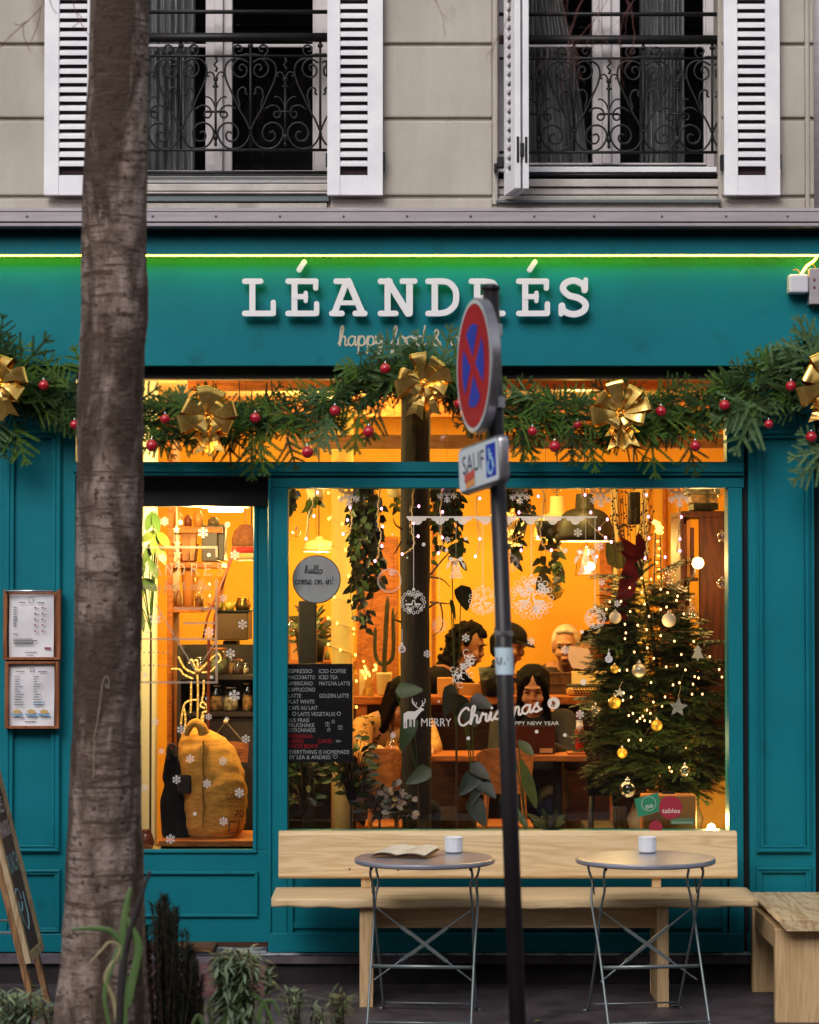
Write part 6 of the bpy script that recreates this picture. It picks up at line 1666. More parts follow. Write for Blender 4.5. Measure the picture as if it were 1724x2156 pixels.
# strip lamp near the door
sl_ = thing('strip_lamp', 'glowing strip lamp at the top of the door glass', 'lamp', P(476, 1076, .6), None)
m = M(); a = P(440, 1070, .6); b = P(512, 1078, .6); m.box(a.x, b.x, .58, .64, b.z, a.z); m.build('tube_cover', emat('strip_glow', (1, .72, .34, 1), 9), sl_, bevel=.006)
m = M(); m.box(a.x - .03, b.x + .03, .57, .65, a.z + .001, a.z + .02); m.build('housing', WHITE, sl_)
m = M(); m.tube([Vector((a.x + .02, .61, a.z + .02)), Vector((a.x + .02, .61, CZ))], .003, 5); m.tube([Vector((b.x - .02, .61, a.z + .02)), Vector((b.x - .02, .61, CZ))], .003, 5); m.build('flex', IRON, sl_)
point((P(430, 0, .6).x, .5, b.z - .04), 62, (1, .74, .28), .06, sl_)
# bare bulb on wall bracket right
bl = thing('bare_bulb_lamp', 'bare glowing bulb on a bracket against the dark cabinet', 'lamp', P(1458, 1240, .95))
p = P(1468.7, 1185.6, .95); m = M(); m.ball(p, .031, 18, 12); m.build('light_bulb', emat('bare_bulb', (1, .52, .16, 1), 4), bl, smooth=True)
m = M(); m.tube(catmull([p + Vector((-.015, 0, -.025)), p + Vector((-.02, 0, -.06)), p + Vector((-.045, .01, -.1)), p + Vector((-.05, .03, -.16))], 5), .006, 8); m.build('bracket', IRON, bl, smooth=True)
point(p + Vector((0, -.05, .0)), 14, (1, .52, .18), .04, bl)
# fill lamps added on the ceiling to brighten the whole cafe
for i, (x, Y, lb, w) in enumerate(((.9, 1.9, 'added round ceiling fill lamp over the middle of the cafe', 110), (-.4, 2.6, 'added round ceiling fill lamp near the round column', 120), (-1.5, 1.6, 'added round ceiling fill lamp near the door', 70))):
    t = thing('fill_ceiling_lamp', lb, 'lamp', (x, Y, CZ - .05), 'added ceiling fill lamps')
    m = M(); m.lathe([(.09, .05), (.09, .02), (.07, 0), (0, -.004)], (x, Y, CZ - .051), 24); m.build('diffuser', emat('fill_lamp_diffuser_%d' % i, (1, .62, .26, 1), 4), t, smooth=True)
    point((x, Y, CZ - .12), w * .72, (1, .7, .2), .08, t)
# slanted yellow panel at the very right (the bright corner), with an added light
m = M(); a = P(1462, 1742, .8); b = P(1545, 1570, .8)
m.prism([(P(1465, 0, .8).x, P(0, 1745, .8).z), (P(1560, 0, .8).x, P(0, 1745, .8).z), (P(1560, 0, .8).x, P(0, 1555, .8).z), (P(1500, 0, .8).x, P(0, 1622, .8).z), (P(1465, 0, .8).x, P(0, 1658, .8).z)], .8, .84)
tag(m.build('lit_side_panel', mat('yellow_panel', c(236, 178, 60), c(214, 144, 40), 5, rough=.6)), 'yellow slanted panel glowing in the bottom right corner of the window', 'panel')
t = thing('hidden_fill_light', 'hidden warm fill light added behind the sticker covered case', 'lamp', P(1500, 1740, .3)); q_ = P(1497, 1752, .28)
m = M(); m.lathe([(.03, -.05), (.035, 0), (.03, .01)], q_, 16); m.build('housing', IRON, t); m = M(); m.ball(q_ + Vector((0, 0, .02)), .02, 12, 8); m.build('light_bulb', emat('uplight', (1, .66, .22, 1), 10), t, smooth=True)
point(q_ + Vector((0, -.02, .06)), 6, (1, .64, .2), .03, t)  # hidden light added to brighten the yellow corner

# ================================================================== FURNITURE
def table_top(x0, x1, y, Y0, Y1, th, mt, name, label, cat, legs=True):
    z = P(0, y, Y0).z; a = P(x0, 0, Y0).x; b = P(x1, 0, Y0).x
    t = thing(name, label, cat, ((a + b) / 2, (Y0 + Y1) / 2, FZ)); m = M(); m.box(a, b, Y0, Y1, z - th, z); m.build('top', mt, t, bevel=.004)
    if legs == 'pedestal':
        for x in (a + .25, b - .14):
            m = M(); m.tube([Vector((x, (Y0 + Y1) / 2, FZ)), Vector((x, (Y0 + Y1) / 2, z - th))], .03, 12); m.lathe([(.2, 0), (.2, .015), (.03, .04)], (x, (Y0 + Y1) / 2, FZ), 24); m.build('pedestal', IRON, t, smooth=False)
    else:
        for x in (a + .05, b - .05):
            m = M(); m.box(x - .03, x + .03, Y0 + .03, Y1 - .03, FZ, z - th - .0005); m.build('support', mt, t)
    return t, z
cn, zc = table_top(744, 1310, 1467, 2.3, 2.62, .045, ORW, 'counter_shelf', 'long amber wooden counter shelf running across the middle of the cafe', 'counter')
m = M(); a = P(744, 0, 2.4); b = P(1310, 0, 2.4); m.box(a.x, b.x, 2.38, 2.42, FZ, zc - .046); m.build('front_panel', wood('brown_panel', c(70, 38, 20), c(46, 25, 14), (2, 9, 9)), cn)
tb, ztb = table_top(908, 1232, 1592, 1.55, 2.0, .03, ORW, 'cafe_table', 'amber wooden cafe table with the laptop on it', 'table', 'pedestal')
def chair(x0, x1, yt, Y, label, mt, yaw=0):
    a = P(x0, 0, Y).x; b = P(x1, 0, Y).x; zt_ = P(0, yt, Y).z; cx_ = (a + b) / 2; w = (b - a) / 2
    t = thing('cafe_chair', label, 'chair', (cx_, Y + .2, FZ), 'cafe chairs'); zs = FZ + .46
    m = M(); V = []; n = 12
    for j in range(7):
        for i in range(n + 1):
            u = -1 + 2 * i / n; ww = w * (1 - .12 * (6 - j) / 6)
            rnd_ = .03 * (abs(u) ** 6) * (1 if j == 6 else 0)
            V.append((cx_ + u * ww, Y - .03 + .05 * (u * u) * -1 + .05, zs + .16 + (zt_ - zs - .16) * j / 6 - rnd_))
    k = n + 1; nv = len(V); V += [(x, y + .012, z) for x, y, z in V]
    Fc = [(j * k + i, j * k + i + 1, (j + 1) * k + i + 1, (j + 1) * k + i) for j in range(6) for i in range(n)]; Fc += [tuple(nv + q for q in reversed(f)) for f in Fc]
    ed = [i for i in range(k)] + [j * k + k - 1 for j in range(1, 7)] + [6 * k + i for i in range(k - 2, -1, -1)] + [j * k for j in range(5, 0, -1)]
    Fc += [(ed[i], nv + ed[i], nv + ed[(i + 1) % len(ed)], ed[(i + 1) % len(ed)]) for i in range(len(ed))]
    m.add(V, Fc); m.build('backrest', mt, t, smooth=True, mods=[lambda o: setattr(o.modifiers.new('e', 'EDGE_SPLIT'), 'split_angle', R(50))])
    m = M(); m.box(cx_ - w, cx_ + w, Y, Y + .4, zs - .02, zs); m.build('seat', mt, t, bevel=.01)
    for sx in (-1, 1):
        m = M(); m.tube([Vector((cx_ + sx * w * .9, Y - .03, FZ)), Vector((cx_ + sx * w * .7, Y + .01, zs)), Vector((cx_ + sx * w * .55, Y + .03, zt_ - .08))], .014, 8); m.build('rear_leg', mt, t, smooth=True)
        m = M(); m.tube([Vector((cx_ + sx * w * .9, Y + .42, FZ)), Vector((cx_ + sx * w * .8, Y + .36, zs - .02))], .014, 8); m.build('front_leg', mt, t, smooth=True)
chair(769, 848, 1577, 1.1, 'amber plywood chair with its back to the window, left of the timber post', ORW)
chair(1000, 1121, 1577, 1.1, 'amber plywood chair back half hidden behind the sign post', ORW)
chair(1228, 1304, 1606, 1.0, 'dark chair back below the table, left of the Christmas tree', mat('charcoal_ply', c(34, 30, 32), rough=.6))
# laptop
lp = thing('laptop', 'closed-face dark brown laptop open on the cafe table before the dark haired woman', 'laptop', P(1128, 1592, 1.7))
a = P(1080, 1529, 1.66); b = P(1169, 1590, 1.66); m = M(); V = [(a.x, 1.72, b.z), (b.x, 1.72, b.z), (b.x, 1.66, a.z), (a.x, 1.66, a.z)]; V += [(x, y + .008, z) for x, y, z in V]
m.add(V, [(0, 1, 2, 3), (7, 6, 5, 4), (0, 4, 5, 1), (1, 5, 6, 2), (2, 6, 7, 3), (3, 7, 4, 0)]); m.build('lid', mat('dark_brown_lid', c(74, 34, 24), rough=.45), lp, bevel=.003)
m = M(); m.box(a.x, b.x, 1.72, 1.94, ztb + .002, ztb + .014); m.build('keyboard_base', mat('laptop_grey', c(60, 56, 56), rough=.4), lp, bevel=.003)
m = M(); a = P(1136, 1579, 1.69); b = P(1163, 1590, 1.69); m.box(a.x, b.x, 1.7, 1.7102, b.z + .01, a.z + .006); m.build('sticker', mat('amber_sticker', c(196, 142, 92), rough=.6), lp)

# coffee counter at the left of the window
m = M(); a = P(600, 1392, 2.9); b = P(742, 1600, 2.9); t = thing('coffee_counter', 'dark coffee counter behind the menu board', 'counter', ((a.x + b.x) / 2, 3.1, FZ)); m.box(a.x, b.x, 2.9, 3.4, FZ, a.z - .05); m.build('body', BLKF, t); m = M(); m.box(a.x, b.x + .02, 2.86, 3.44, a.z - .05, a.z); m.build('top', ORW, t, bevel=.004)
zcc = a.z
m = M(); a = P(612, 1350, 2.95); m.box(a.x, P(664, 0, 2.95).x, 2.95, 3.2, zcc + .001, a.z + .02); tag(m.build('paper_box', mat('kraft_card', c(186, 136, 84), rough=.8), bevel=.004), 'kraft box on the coffee counter under the hello sign', 'box')
# dark stand below the round sign
m = M(); p = P(650, 1265, .75); m.box(p.x - .05, p.x + .04, .75, .8, P(0, 1400, .75).z - .45, p.z); m.box(p.x - .14, p.x + .14, .66, .9, FZ, FZ + .03); m.box(p.x - .03, p.x + .03, .76, .79, FZ + .03, P(0, 1400, .75).z - .45)
tag(m.build('dark_stand', mat('dark_stand_wood', c(20, 14, 12), rough=.6), bevel=.006), 'dark narrow upright stand below the round hello sign', 'stand')
# round hello sign
hsn = thing('hello_sign', 'round white sign with handwritten hello, come on in, hanging in the left of the window', 'sign', P(667, 1271, .12))
p = P(667, 1220, .12); rr = 49 / SC(.12); m = M(); m.lathe([(0, 0), (rr, 0), (rr, .01), (0, .01)], p, 48, axis='Y'); m.build('disc', mat('white_lightbox', c(236, 238, 238), c(214, 216, 218), 6, rough=.5), hsn)
m = M(); m.tube([p + Vector((rr * 1.01 * math.cos(a), .004, rr * 1.01 * math.sin(a))) for a in [i * .131 for i in range(49)]], .0035, 6); m.build('rim', mat('maroon_rim', c(84, 40, 44), rough=.5), hsn, smooth=True)
m = M(); q_ = P(642, 1207, .117); cursive(m, "hello", q_.x, q_.z, .117, 8 / SC(.117), 1.6 / SC(.117), width=38 / SC(.117)); q_ = P(622, 1230, .117); cursive(m, "come on in!", q_.x, q_.z, .117, 9 / SC(.117), 1.6 / SC(.117), width=82 / SC(.117))
m.build('handwriting', mat('grey_ink', c(96, 98, 100), rough=.9), hsn)
m = M(); m.tube([p + Vector((0, .004, rr)), P(664, 1000, .12) + Vector((0, .004, 0))], .0012, 4); m.build('string', IRON, hsn)

# things on the counter shelf
def tz(x, Y): v = P(x, 0, Y); v.z = zc + .001; return v
def card(x0, x1, yt, Y, mt, name, label, cat, th=.04, zb=None, bev=.002):
    a = P(x0, yt, Y); b = P(x1, yt, Y); m = M(); m.box(a.x, b.x, Y, Y + th, (zb if zb is not None else zc) + .001, a.z); return tag(m.build(name, mt, bevel=bev), label, cat)
card(757, 770, 1410, 2.42, CREAML, 'upright_book', 'cream upright book on the counter shelf left of the cactus pot', 'book')
card(745, 756, 1418, 2.42, mat('ochre_cover', c(190, 130, 60), rough=.7), 'upright_book', 'ochre upright book at the left end of the counter shelf', 'book')
t = thing('potted_cactus', 'tall branching cactus in a cream square pot on the counter shelf', 'cactus', tz(809, 2.45))
m = M(); a = P(793, 1417, 2.4); b = P(826, 1417, 2.4); V = [(a.x + .006, 2.4, zc), (b.x - .006, 2.4, zc), (b.x, 2.39, a.z), (a.x, 2.39, a.z), (a.x + .006, 2.48, zc), (b.x - .006, 2.48, zc), (b.x, 2.49, a.z), (a.x, 2.49, a.z)]
m.add(V, [(0, 1, 2, 3), (5, 4, 7, 6), (4, 0, 3, 7), (1, 5, 6, 2), (3, 2, 6, 7), (4, 5, 1, 0)]); m.build('pot', CREAML, t, bevel=.008)
CAC = mat('cactus_green', c(56, 58, 34), c(40, 44, 26), 20, rough=.7)
m = M()
def cac(pts, r):
    pp = catmull([P(x, y, 2.45) for x, y in pts], 8); n = 14; V = []
    for i, p_ in enumerate(pp):
        tt = (pp[min(i + 1, len(pp) - 1)] - pp[max(i - 1, 0)]).normalized(); u = tt.cross(Vector((0, 1, 0))).normalized(); w_ = tt.cross(u); rr = r * (1 - .75 * max(0, (i / (len(pp) - 1) - .85) / .15) ** 2) * (1 + .06 * math.sin(i * 2.1))
        for k in range(n): a_ = 2 * math.pi * k / n; r2_ = rr * (1 if k % 2 else .72); V.append(p_ + (u * math.cos(a_) + w_ * math.sin(a_)) * r2_)
    m.add(V, [(i * n + k, i * n + (k + 1) % n, (i + 1) * n + (k + 1) % n, (i + 1) * n + k) for i in range(len(pp) - 1) for k in range(n)] + [tuple(range((len(pp) - 1) * n, len(pp) * n))])
cac([(810, 1418), (810, 1380), (813, 1330), (817, 1256)], .014); cac([(806, 1400), (796, 1392), (790, 1370), (791, 1320)], .011); cac([(812, 1398), (822, 1392), (829, 1370), (828, 1280)], .012); cac([(808, 1380), (811, 1350), (811, 1310)], .009)
m.build('cactus_stems', CAC, t, smooth=True)
t = thing('fairy_light_bush', 'small bush of glowing yellow fairy lights left of the cactus', 'fairy lights', tz(780, 2.4)); m = M(); mb2 = M(); rg = random.Random(8)
for k in range(12):
    a = P(780, 1440, 2.4); e = P(780 + rg.uniform(-22, 16), 1385 + rg.uniform(0, 40), 2.38 + rg.uniform(-.03, .03)); m.tube(catmull([a, a.lerp(e, .5) + Vector((rg.uniform(-.02, .02), 0, .02)), e], 4), .0018, 4)
    for q in range(2): f = a.lerp(e, rg.uniform(.6, 1)); mb2.ball(f, .007, 6, 5)
m.build('wire', WIRE, t); o_ = mb2.build('bulbs', E_GOLD, t); o_['kind'] = 'stuff'
t = thing('glitter_cone', 'small glittering cone tree between the books and the cactus pot', 'ornament', tz(776, 2.36)); m = M(); m.lathe([(.035, 0), (.024, .04), (.022, .04), (.012, .08), (0.001, .13)], tz(776, 2.36), 14); m.build('cone', mat('gold_glitter', c(200, 150, 60), c(120, 84, 30), 90, rough=.4, metal=.6), t); m = M(); m.ball(tz(776, 2.36) + Vector((0, 0, .132)), .007, 6, 5); m.build('tip_bead', E_GOLD, t)
# box, wicker basket and typewriter on the right part
card(1203, 1277, 1414, 2.5, CREAML, 'upright_card', 'cream upright card behind the typewriter', 'card', .03)
t = thing('typewriter', 'amber lit typewriter on the counter shelf left of the Christmas tree', 'typewriter', tz(1235, 2.4)); a = P(1195, 1440, 2.36); b = P(1282, 1440, 2.36)
m = M(); m.box(a.x, b.x, 2.36, 2.56, zc + .004, P(0, 1449, 2.36).z); m.build('body', mat('beige_enamel', c(204, 158, 92), rough=.45), t, bevel=.01)
m = M(); m.tube([P(1192, 1446, 2.45), P(1286, 1446, 2.45)], .016, 12); m.build('platen', BLK2, t, smooth=True)
m = M()
for r_ in range(3):
    for k in range(11): m.ball(P(1208 + k * 6 + r_ * 2, 1449 + r_ * 5.5, 2.352 - .004 * r_), (.0065, .005, .0055), 6, 5)
m.build('keys', BLK2, t)['kind'] = 'stuff'
t = thing('wicker_screen', 'dark slatted wicker basket behind the dark haired woman', 'basket', tz(1190, 2.62)); a = P(1146, 1418, 2.55); b = P(1205, 1418, 2.55); m = M(); nn_ = 26
for i in range(nn_ + 1):
    x = a.x + (b.x - a.x) * i / nn_; m.tube([Vector((x, 2.55 + .004 * (i % 2), zc + .002)), Vector((x, 2.55, a.z))], .0035, 5)
m.tube([a, b], .006, 6); m.tube([P(1146, 1440, 2.545), P(1205, 1440, 2.545)], .003, 5); m.build('wicker', mat('dark_wicker', c(96, 62, 36), c(58, 36, 24), 30, rough=.8), t)
card(920, 956, 1428, 2.4, mat('kraft_board', c(188, 134, 74), rough=.8), 'small_crate', 'small kraft crate with a wine glass mark on the counter shelf', 'crate', .12)
card(958, 1030, 1440, 2.45, mat('kraft_board_dark', c(170, 116, 60), rough=.8), 'low_box', 'low amber box on the counter shelf right of the kraft crate', 'box', .1)
m = M(); m.lathe([(.03, 0), (.036, .07), (.033, .07), (.028, .01), (0, .008)], tz(1092, 2.42), 16); tag(m.build('tumbler', CLEARG, smooth=True), 'clear tumbler on the counter shelf just right of the sign post', 'glass')
# figurine and tray on the cafe table
t = thing('santa_figurine', 'small white-bearded figurine in red on the table beside the laptop', 'figurine', (P(1216, 0, 1.66).x, 1.66, ztb)); p = Vector((P(1216, 0, 1.66).x, 1.66, ztb + .001))
m = M(); m.lathe([(.022, 0), (.022, .1), (.024, .12), (.018, .15), (.01, .16)], p, 12); m.build('robe', mat('figurine_red', c(170, 34, 28), rough=.5), t, smooth=True)
m = M(); m.ball(p + Vector((0, -.004, .175)), (.018, .016, .02), 10, 8); m.ball(p + Vector((0, -.012, .15)), (.02, .014, .024), 10, 8); m.build('beard', WHITE, t, smooth=True)
m = M(); m.lathe([(.02, 0), (.014, .03), (0.001, .055)], p + Vector((0, 0, .185)), 10); m.build('hat', mat('figurine_hat', c(110, 30, 24), rough=.6), t, smooth=True)
m = M(); a = P(1195, 1588, 1.6); b = P(1232, 1588, 1.6); m.box(a.x, b.x, 1.6, 1.75, ztb + .0005, ztb + .014); tag(m.build('wooden_tray', ORW, bevel=.003), 'small wooden tray under the red figurine', 'tray')
m = M(); a = P(1233, 1588, 1.7); b = P(1262, 1588, 1.7)
t = thing('flask', 'small amber carafe on the table in front of the patterned blouse', 'carafe', (P(826, 0, 1.5).x, 1.5, ztb)); m = M(); p = Vector((P(826, 0, 1.5).x, 1.5, ztb)); m.lathe([(.045, 0), (.047, .03), (.03, .07), (.014, .1), (.016, .14), (.018, .142)], p, 16); m.build('glass_body', CLEARG, t, smooth=True); m = M(); m.lathe([(.041, .004), (.042, .028), (.03, .055), (0, .056)], p, 14); m.build('drink', mat('amber_drink', c(196, 110, 30), rough=.3), t, smooth=True)
m = M(); a = P(905, 1592, 1.5); V = 0
m = M(); m.box(P(772, 0, 1.5).x, P(908, 0, 1.5).x, 1.45, 1.85, ztb - .03, ztb); t2 = thing('side_table', 'second amber cafe table below the patterned blouse', 'table', (P(840, 0, 1.6).x, 1.6, FZ)); m.build('top', ORW, t2, bevel=.004)
m = M(); m.tube([Vector((P(840, 0, 1.65).x, 1.65, FZ)), Vector((P(840, 0, 1.65).x, 1.65, ztb - .031))], .03, 12); m.build('pedestal', IRON, t2)

# ================================================================== CABINET at the right
cb = thing('dark_cabinet', 'tall dark red-brown open cabinet at the right of the window', 'cabinet', (P(1500, 0, 1.3).x, 1.45, FZ)); ztc = P(0, 1076, 1.2).z
m = M(); a = P(1429, 0, 1.2).x; b = P(1456, 0, 1.2).x; cxr = P(1560, 0, 1.2).x
m.box(P(1468, 0, 1.2).x, cxr, 1.2, 1.24, FZ, ztc - .03); m.box(a, cxr, 1.2 - .0, 1.7, ztc - .029, ztc); m.box(a, a + .02, 1.22, 1.7, FZ, ztc - .0295); m.box(a + .0205, P(1468, 0, 1.2).x, 1.66, 1.7, FZ, ztc - .0295)
for y in (1216, 1290, 1385, 1470): z = P(0, y, 1.3).z; m.box(a + .0205, P(1468, 0, 1.2).x, 1.25, 1.655, z - .02, z)
m.build('carcass', DKW, cb, bevel=.004)
for k, (x0, x1, h, col, lb) in enumerate(((1434, 1440, .28, (120, 52, 30), 'tall rust coloured book in the cabinet'), (1441, 1449, .3, (196, 130, 54), 'tall amber book in the cabinet'), (1450, 1457, .26, (84, 36, 30), 'dark maroon book in the cabinet'))):
    m = M(); z = P(0, 1216, 1.3).z; m.box(P(x0, 0, 1.28).x, P(x1, 0, 1.28).x, 1.28, 1.48, z + .001, z + h); tag(m.build('book', mat('book_cover_%d' % k, c(*col), rough=.6), bevel=.002), lb + ' beside the bare bulb', 'book')
for k, (y0, y1, x0, x1, col, lb) in enumerate(((1040, 1058, 1452, 1506, (178, 150, 100), 'amber edged book second from the top on the cabinet'), (1026, 1040, 1446, 1512, (136, 140, 120), 'pale green book topmost on the cabinet'), (1058, 1073, 1456, 1508, (90, 100, 84), 'dark green book lowest on the cabinet'))):
    m = M(); z = ztc + .001; m.box(P(x0, 0, 1.25).x, P(x1, 0, 1.25).x, 1.25, 1.5, P(0, y1, 1.25).z, P(0, y0, 1.25).z - .002); tag(m.build('book', mat('stacked_cover_%d' % k, c(*col), c(60, 60, 50), 30, rough=.6), bevel=.002), lb, 'book')
# bright jars / shells on cabinet shelves
for k, (x, y, Y, r, h, lb) in enumerate(((1452, 1286, 1.35, .045, .1, 'squat clear jar on the middle cabinet shelf'), (1446, 1381, 1.35, .035, .12, 'slim clear jar on the lower cabinet shelf'))):
    p = P(x, y, Y); m = M(); m.lathe([(r, 0), (r, h * .8), (r * .7, h * .9), (r * .75, h), (r * .68, h), (r * .62, h * .88), (r * .9, h * .78), (r * .9, .01), (0, .01)], Vector((p.x, Y, P(0, (1290, 1385)[k], 1.3).z + .001)), 18); tag(m.build('glass_jar', CLEARG, smooth=True), lb, 'jar')
m = M(); a = P(1410, 1240, 1.4); 
# lit metal tower
tw = thing('light_tower', 'slim metal lattice tower with glowing bulbs left of the cabinet', 'ornament', P(1384, 1200, 1.5)); m = M(); x0t, x1t, yt_, yb_ = 1377, 1391, 1120, 1240
for sx in (-1, 1):
    for sy in (-1, 1): m.tube([P(1384 + sx * 8, yb_, 1.5) + Vector((0, sy * .02, 0)), P(1384 + sx * 5, yt_, 1.5) + Vector((0, sy * .012, 0))], .0025, 4)
for k in range(9):
    y = yt_ + (yb_ - yt_) * k / 8; w = 5 + 3 * k / 8; m.tube([P(1384 - w, y, 1.48), P(1384 + w, y, 1.48)], .002, 4)
m.build('lattice', IRON, tw); m = M(); rg = random.Random(2)
for k in range(16): m.ball(P(1384 + rg.uniform(-9, 9), 1112 + rg.uniform(-14, 10), 1.5), .011, 8, 6)
for k in range(6): m.ball(P(1384 + rg.uniform(-3, 3), 1140 + k * 15, 1.5), .008, 8, 6)
m.build('bulbs', E_GOLD, tw)['kind'] = 'stuff'
m = M(); m.box(P(1365, 0, 1.5).x, P(1420, 0, 1.5).x, 1.45, 1.6, P(0, yb_, 1.5).z - .03, P(0, yb_, 1.5).z); m.box(P(1385, 0, 1.5).x, P(1405, 0, 1.5).x, 1.5, 1.55, FZ, P(0, yb_, 1.5).z - .03); tag(m.build('plant_stand', ORW), 'tall narrow wooden stand carrying the lit tower', 'stand')
m = M(); m.pbox(1325, 1035, 1348, 1104, 1.9, 2.05); sp_ = m.build('loudspeaker', BLK2, bevel=.008); tag(sp_, 'black loudspeaker hanging high right of the black pendant', 'speaker'); m = M(); q_ = P(1336, 1070, 1.9); m.tube([q_ + Vector((0, .07, .1)), Vector((q_.x, 1.97, CZ))], .006, 6); m.lathe([(0.001, 0), (.022, .0), (.022, .004)], P(1336, 1085, 1.899), 16, axis='Y'); m.build('cone_and_hanger', IRON, sp_)
m = M(); V = [r3(785, 505), r3(880, 498), r3(925, 530), r3(925, 660), r3(860, 668), r3(800, 640), r3(785, 590)]; m.pprism(V, 1.3, 1.36); tag(m.build('green_pouch', mat('olive_cloth', c(92, 96, 44), rough=.9), bevel=.01), 'olive green cloth pouch hanging left of the red bow', 'pouch')
m = M(); q_ = P(*r3(830, 500), 1.33); m.tube([q_, Vector((q_.x, 1.33, CZ))], .002, 4); tag(m.build('pouch_string', WIRE), 'thin string carrying the olive pouch', 'string')
# glowing cluster of lights in the plant right of the sign post, and a lit glass bell lantern
t = thing('light_cluster', 'dense golden cluster of tiny lights tangled in the plant right of the sign post top', 'fairy lights', P(1082, 1080, 1.3)); m = M(); w = M(); rg = random.Random(55); pp = []
for k in range(74):
    p = P(1072 + rg.gauss(0, 15), 1040 + 110 * rg.random(), 1.3 + rg.uniform(-.06, .06)); pp.append(p); m.ball(p, rg.uniform(.004, .009), 6, 5)
w.tube(catmull(pp, 2), .0015, 3); w.tube([pp[0], Vector((pp[0].x, 1.3, CZ))], .0015, 4); m.build('bulbs', E_GOLD, t)['kind'] = 'stuff'; w.build('wire', WIRE, t)
t = thing('glass_lantern', 'bell shaped glass lantern glowing left of the olive pouch', 'lantern', P(1236, 1212, 1.6)); p = P(1236, 1212, 1.6)
m = M(); m.lathe([(.07, 0), (.066, .02), (.058, .09), (.045, .14), (.015, .16)], p, 20); m.build('glass_bell', CLEARG, t, smooth=True); m = M(); m.ball(p + Vector((.02, 0, .05)), .022, 12, 8); m.build('light_bulb', emat('lantern_bulb', (1, .55, .14, 1), 14), t, smooth=True); m = M(); m.tube([p + Vector((0, 0, .15)), Vector((p.x, 1.6, CZ))], .002, 4); m.build('cord', IRON, t)
point(p + Vector((0, -.02, .02)), 5, (1, .6, .2), .03, t)
for k, (x0, x1, dpt, mt, lb) in enumerate(((1286, 1302, .05, CREAML, 'pale upright door frame board left of the tree top'), (1338, 1366, .04, WALLC, 'wide pale door board behind the tree top'), (1396, 1404, .06, ORW, 'narrow amber upright right of the lit tower'), (908, 914, .03, ORW, 'thin amber upright strip just right of the timber post'))):
    m = M(); m.pbox(x0, 1000, x1, 1560, IYB - dpt, IYB - .001); m.box(*sorted((P(x0, 0, IYB - dpt).x, P(x1, 0, IYB - dpt).x)), IYB - dpt, IYB - .001, P(0, 1560, IYB - dpt).z + .9, CZ) if 0 else None; tag(m.build('wall_board', mt, bevel=.004), lb, 'board')
for k, (x, w_, h_, cc, lb) in enumerate(((664, 5, 24, (120, 70, 40), 'brown bottle on the coffee counter'), (676, 8, 14, (206, 196, 170), 'cream cup stack on the coffee counter'), (690, 6, 20, (90, 96, 60), 'green tin on the coffee counter beside the column'), (620, 7, 30, (60, 44, 40), 'dark canister at the left end of the coffee counter'))):
    u = 1 / SC(2.95); p = Vector((P(x, 0, 2.95).x, 3.02, zcc + .001)); m = M(); m.lathe([(w_ * u, 0), (w_ * u, h_ * u * .7), (w_ * u * .5, h_ * u * .85), (w_ * u * .5, h_ * u), (0, h_ * u)], p, 14); tag(m.build('counter_ware', mat('ware_%d' % k, c(*cc), rough=.4), smooth=True), lb, 'container')
# brass hanging leaf
t = thing('brass_plate', 'curled brass plate catching the light under the hanging heart leaves', 'ornament', P(1160, 1260, 2.0)); m = M()
for (pts, f) in (([r3(290, 700), r3(320, 720), r3(400, 800), r3(470, 830), r3(440, 890), r3(390, 915), r3(330, 860), r3(250, 790)], 0),): m.pprism(pts, 2.0, 2.012)
m.build('plate', mat('brass', c(196, 150, 52), c(66, 40, 22), 3, rough=.25, metal=.9, lo=.47, hi=.53), t); m = M(); q_ = P(*r3(330, 720), 2.0); m.tube([q_, Vector((q_.x, 2.0, CZ))], .0015, 4); m.build('cord', IRON, t)
# dried branches behind the tree top
t = thing('dried_branches', 'spray of dry brown branches standing behind the top of the Christmas tree', 'branches', P(1325, 1300, 1.2)); m = M(); rg = random.Random(31); p0 = P(1322, 1290, 1.2)
for k in range(26):
    e = P(1322 + rg.uniform(-38, 62), 1010 + rg.uniform(0, 110), 1.2 + rg.uniform(-.1, .1)); pts = catmull([p0, p0.lerp(e, .5) + Vector((rg.uniform(-.03, .03), 0, 0)), e], 5); m.tube(pts, .002, 4)
    for q in range(7): f = pts[rg.randrange(5, len(pts))]; m.ball(f + Vector((rg.uniform(-.02, .02), 0, rg.uniform(-.02, .02))), .006, 5, 4)
m.build('twigs', BRNF, t); m = M(); m.lathe([(.05, -.5), (.06, -.3), (.035, -.06), (.04, 0)], p0 + Vector((0, 0, .02)), 16); m.build('vase', BLK2, t, smooth=True)
m = M(); m.box(p0.x - .07, p0.x + .07, 1.13, 1.27, FZ, p0.z - .482); tag(m.build('vase_stand', DKW), 'dark pedestal under the dry branches, hidden behind the Christmas tree', 'stand')

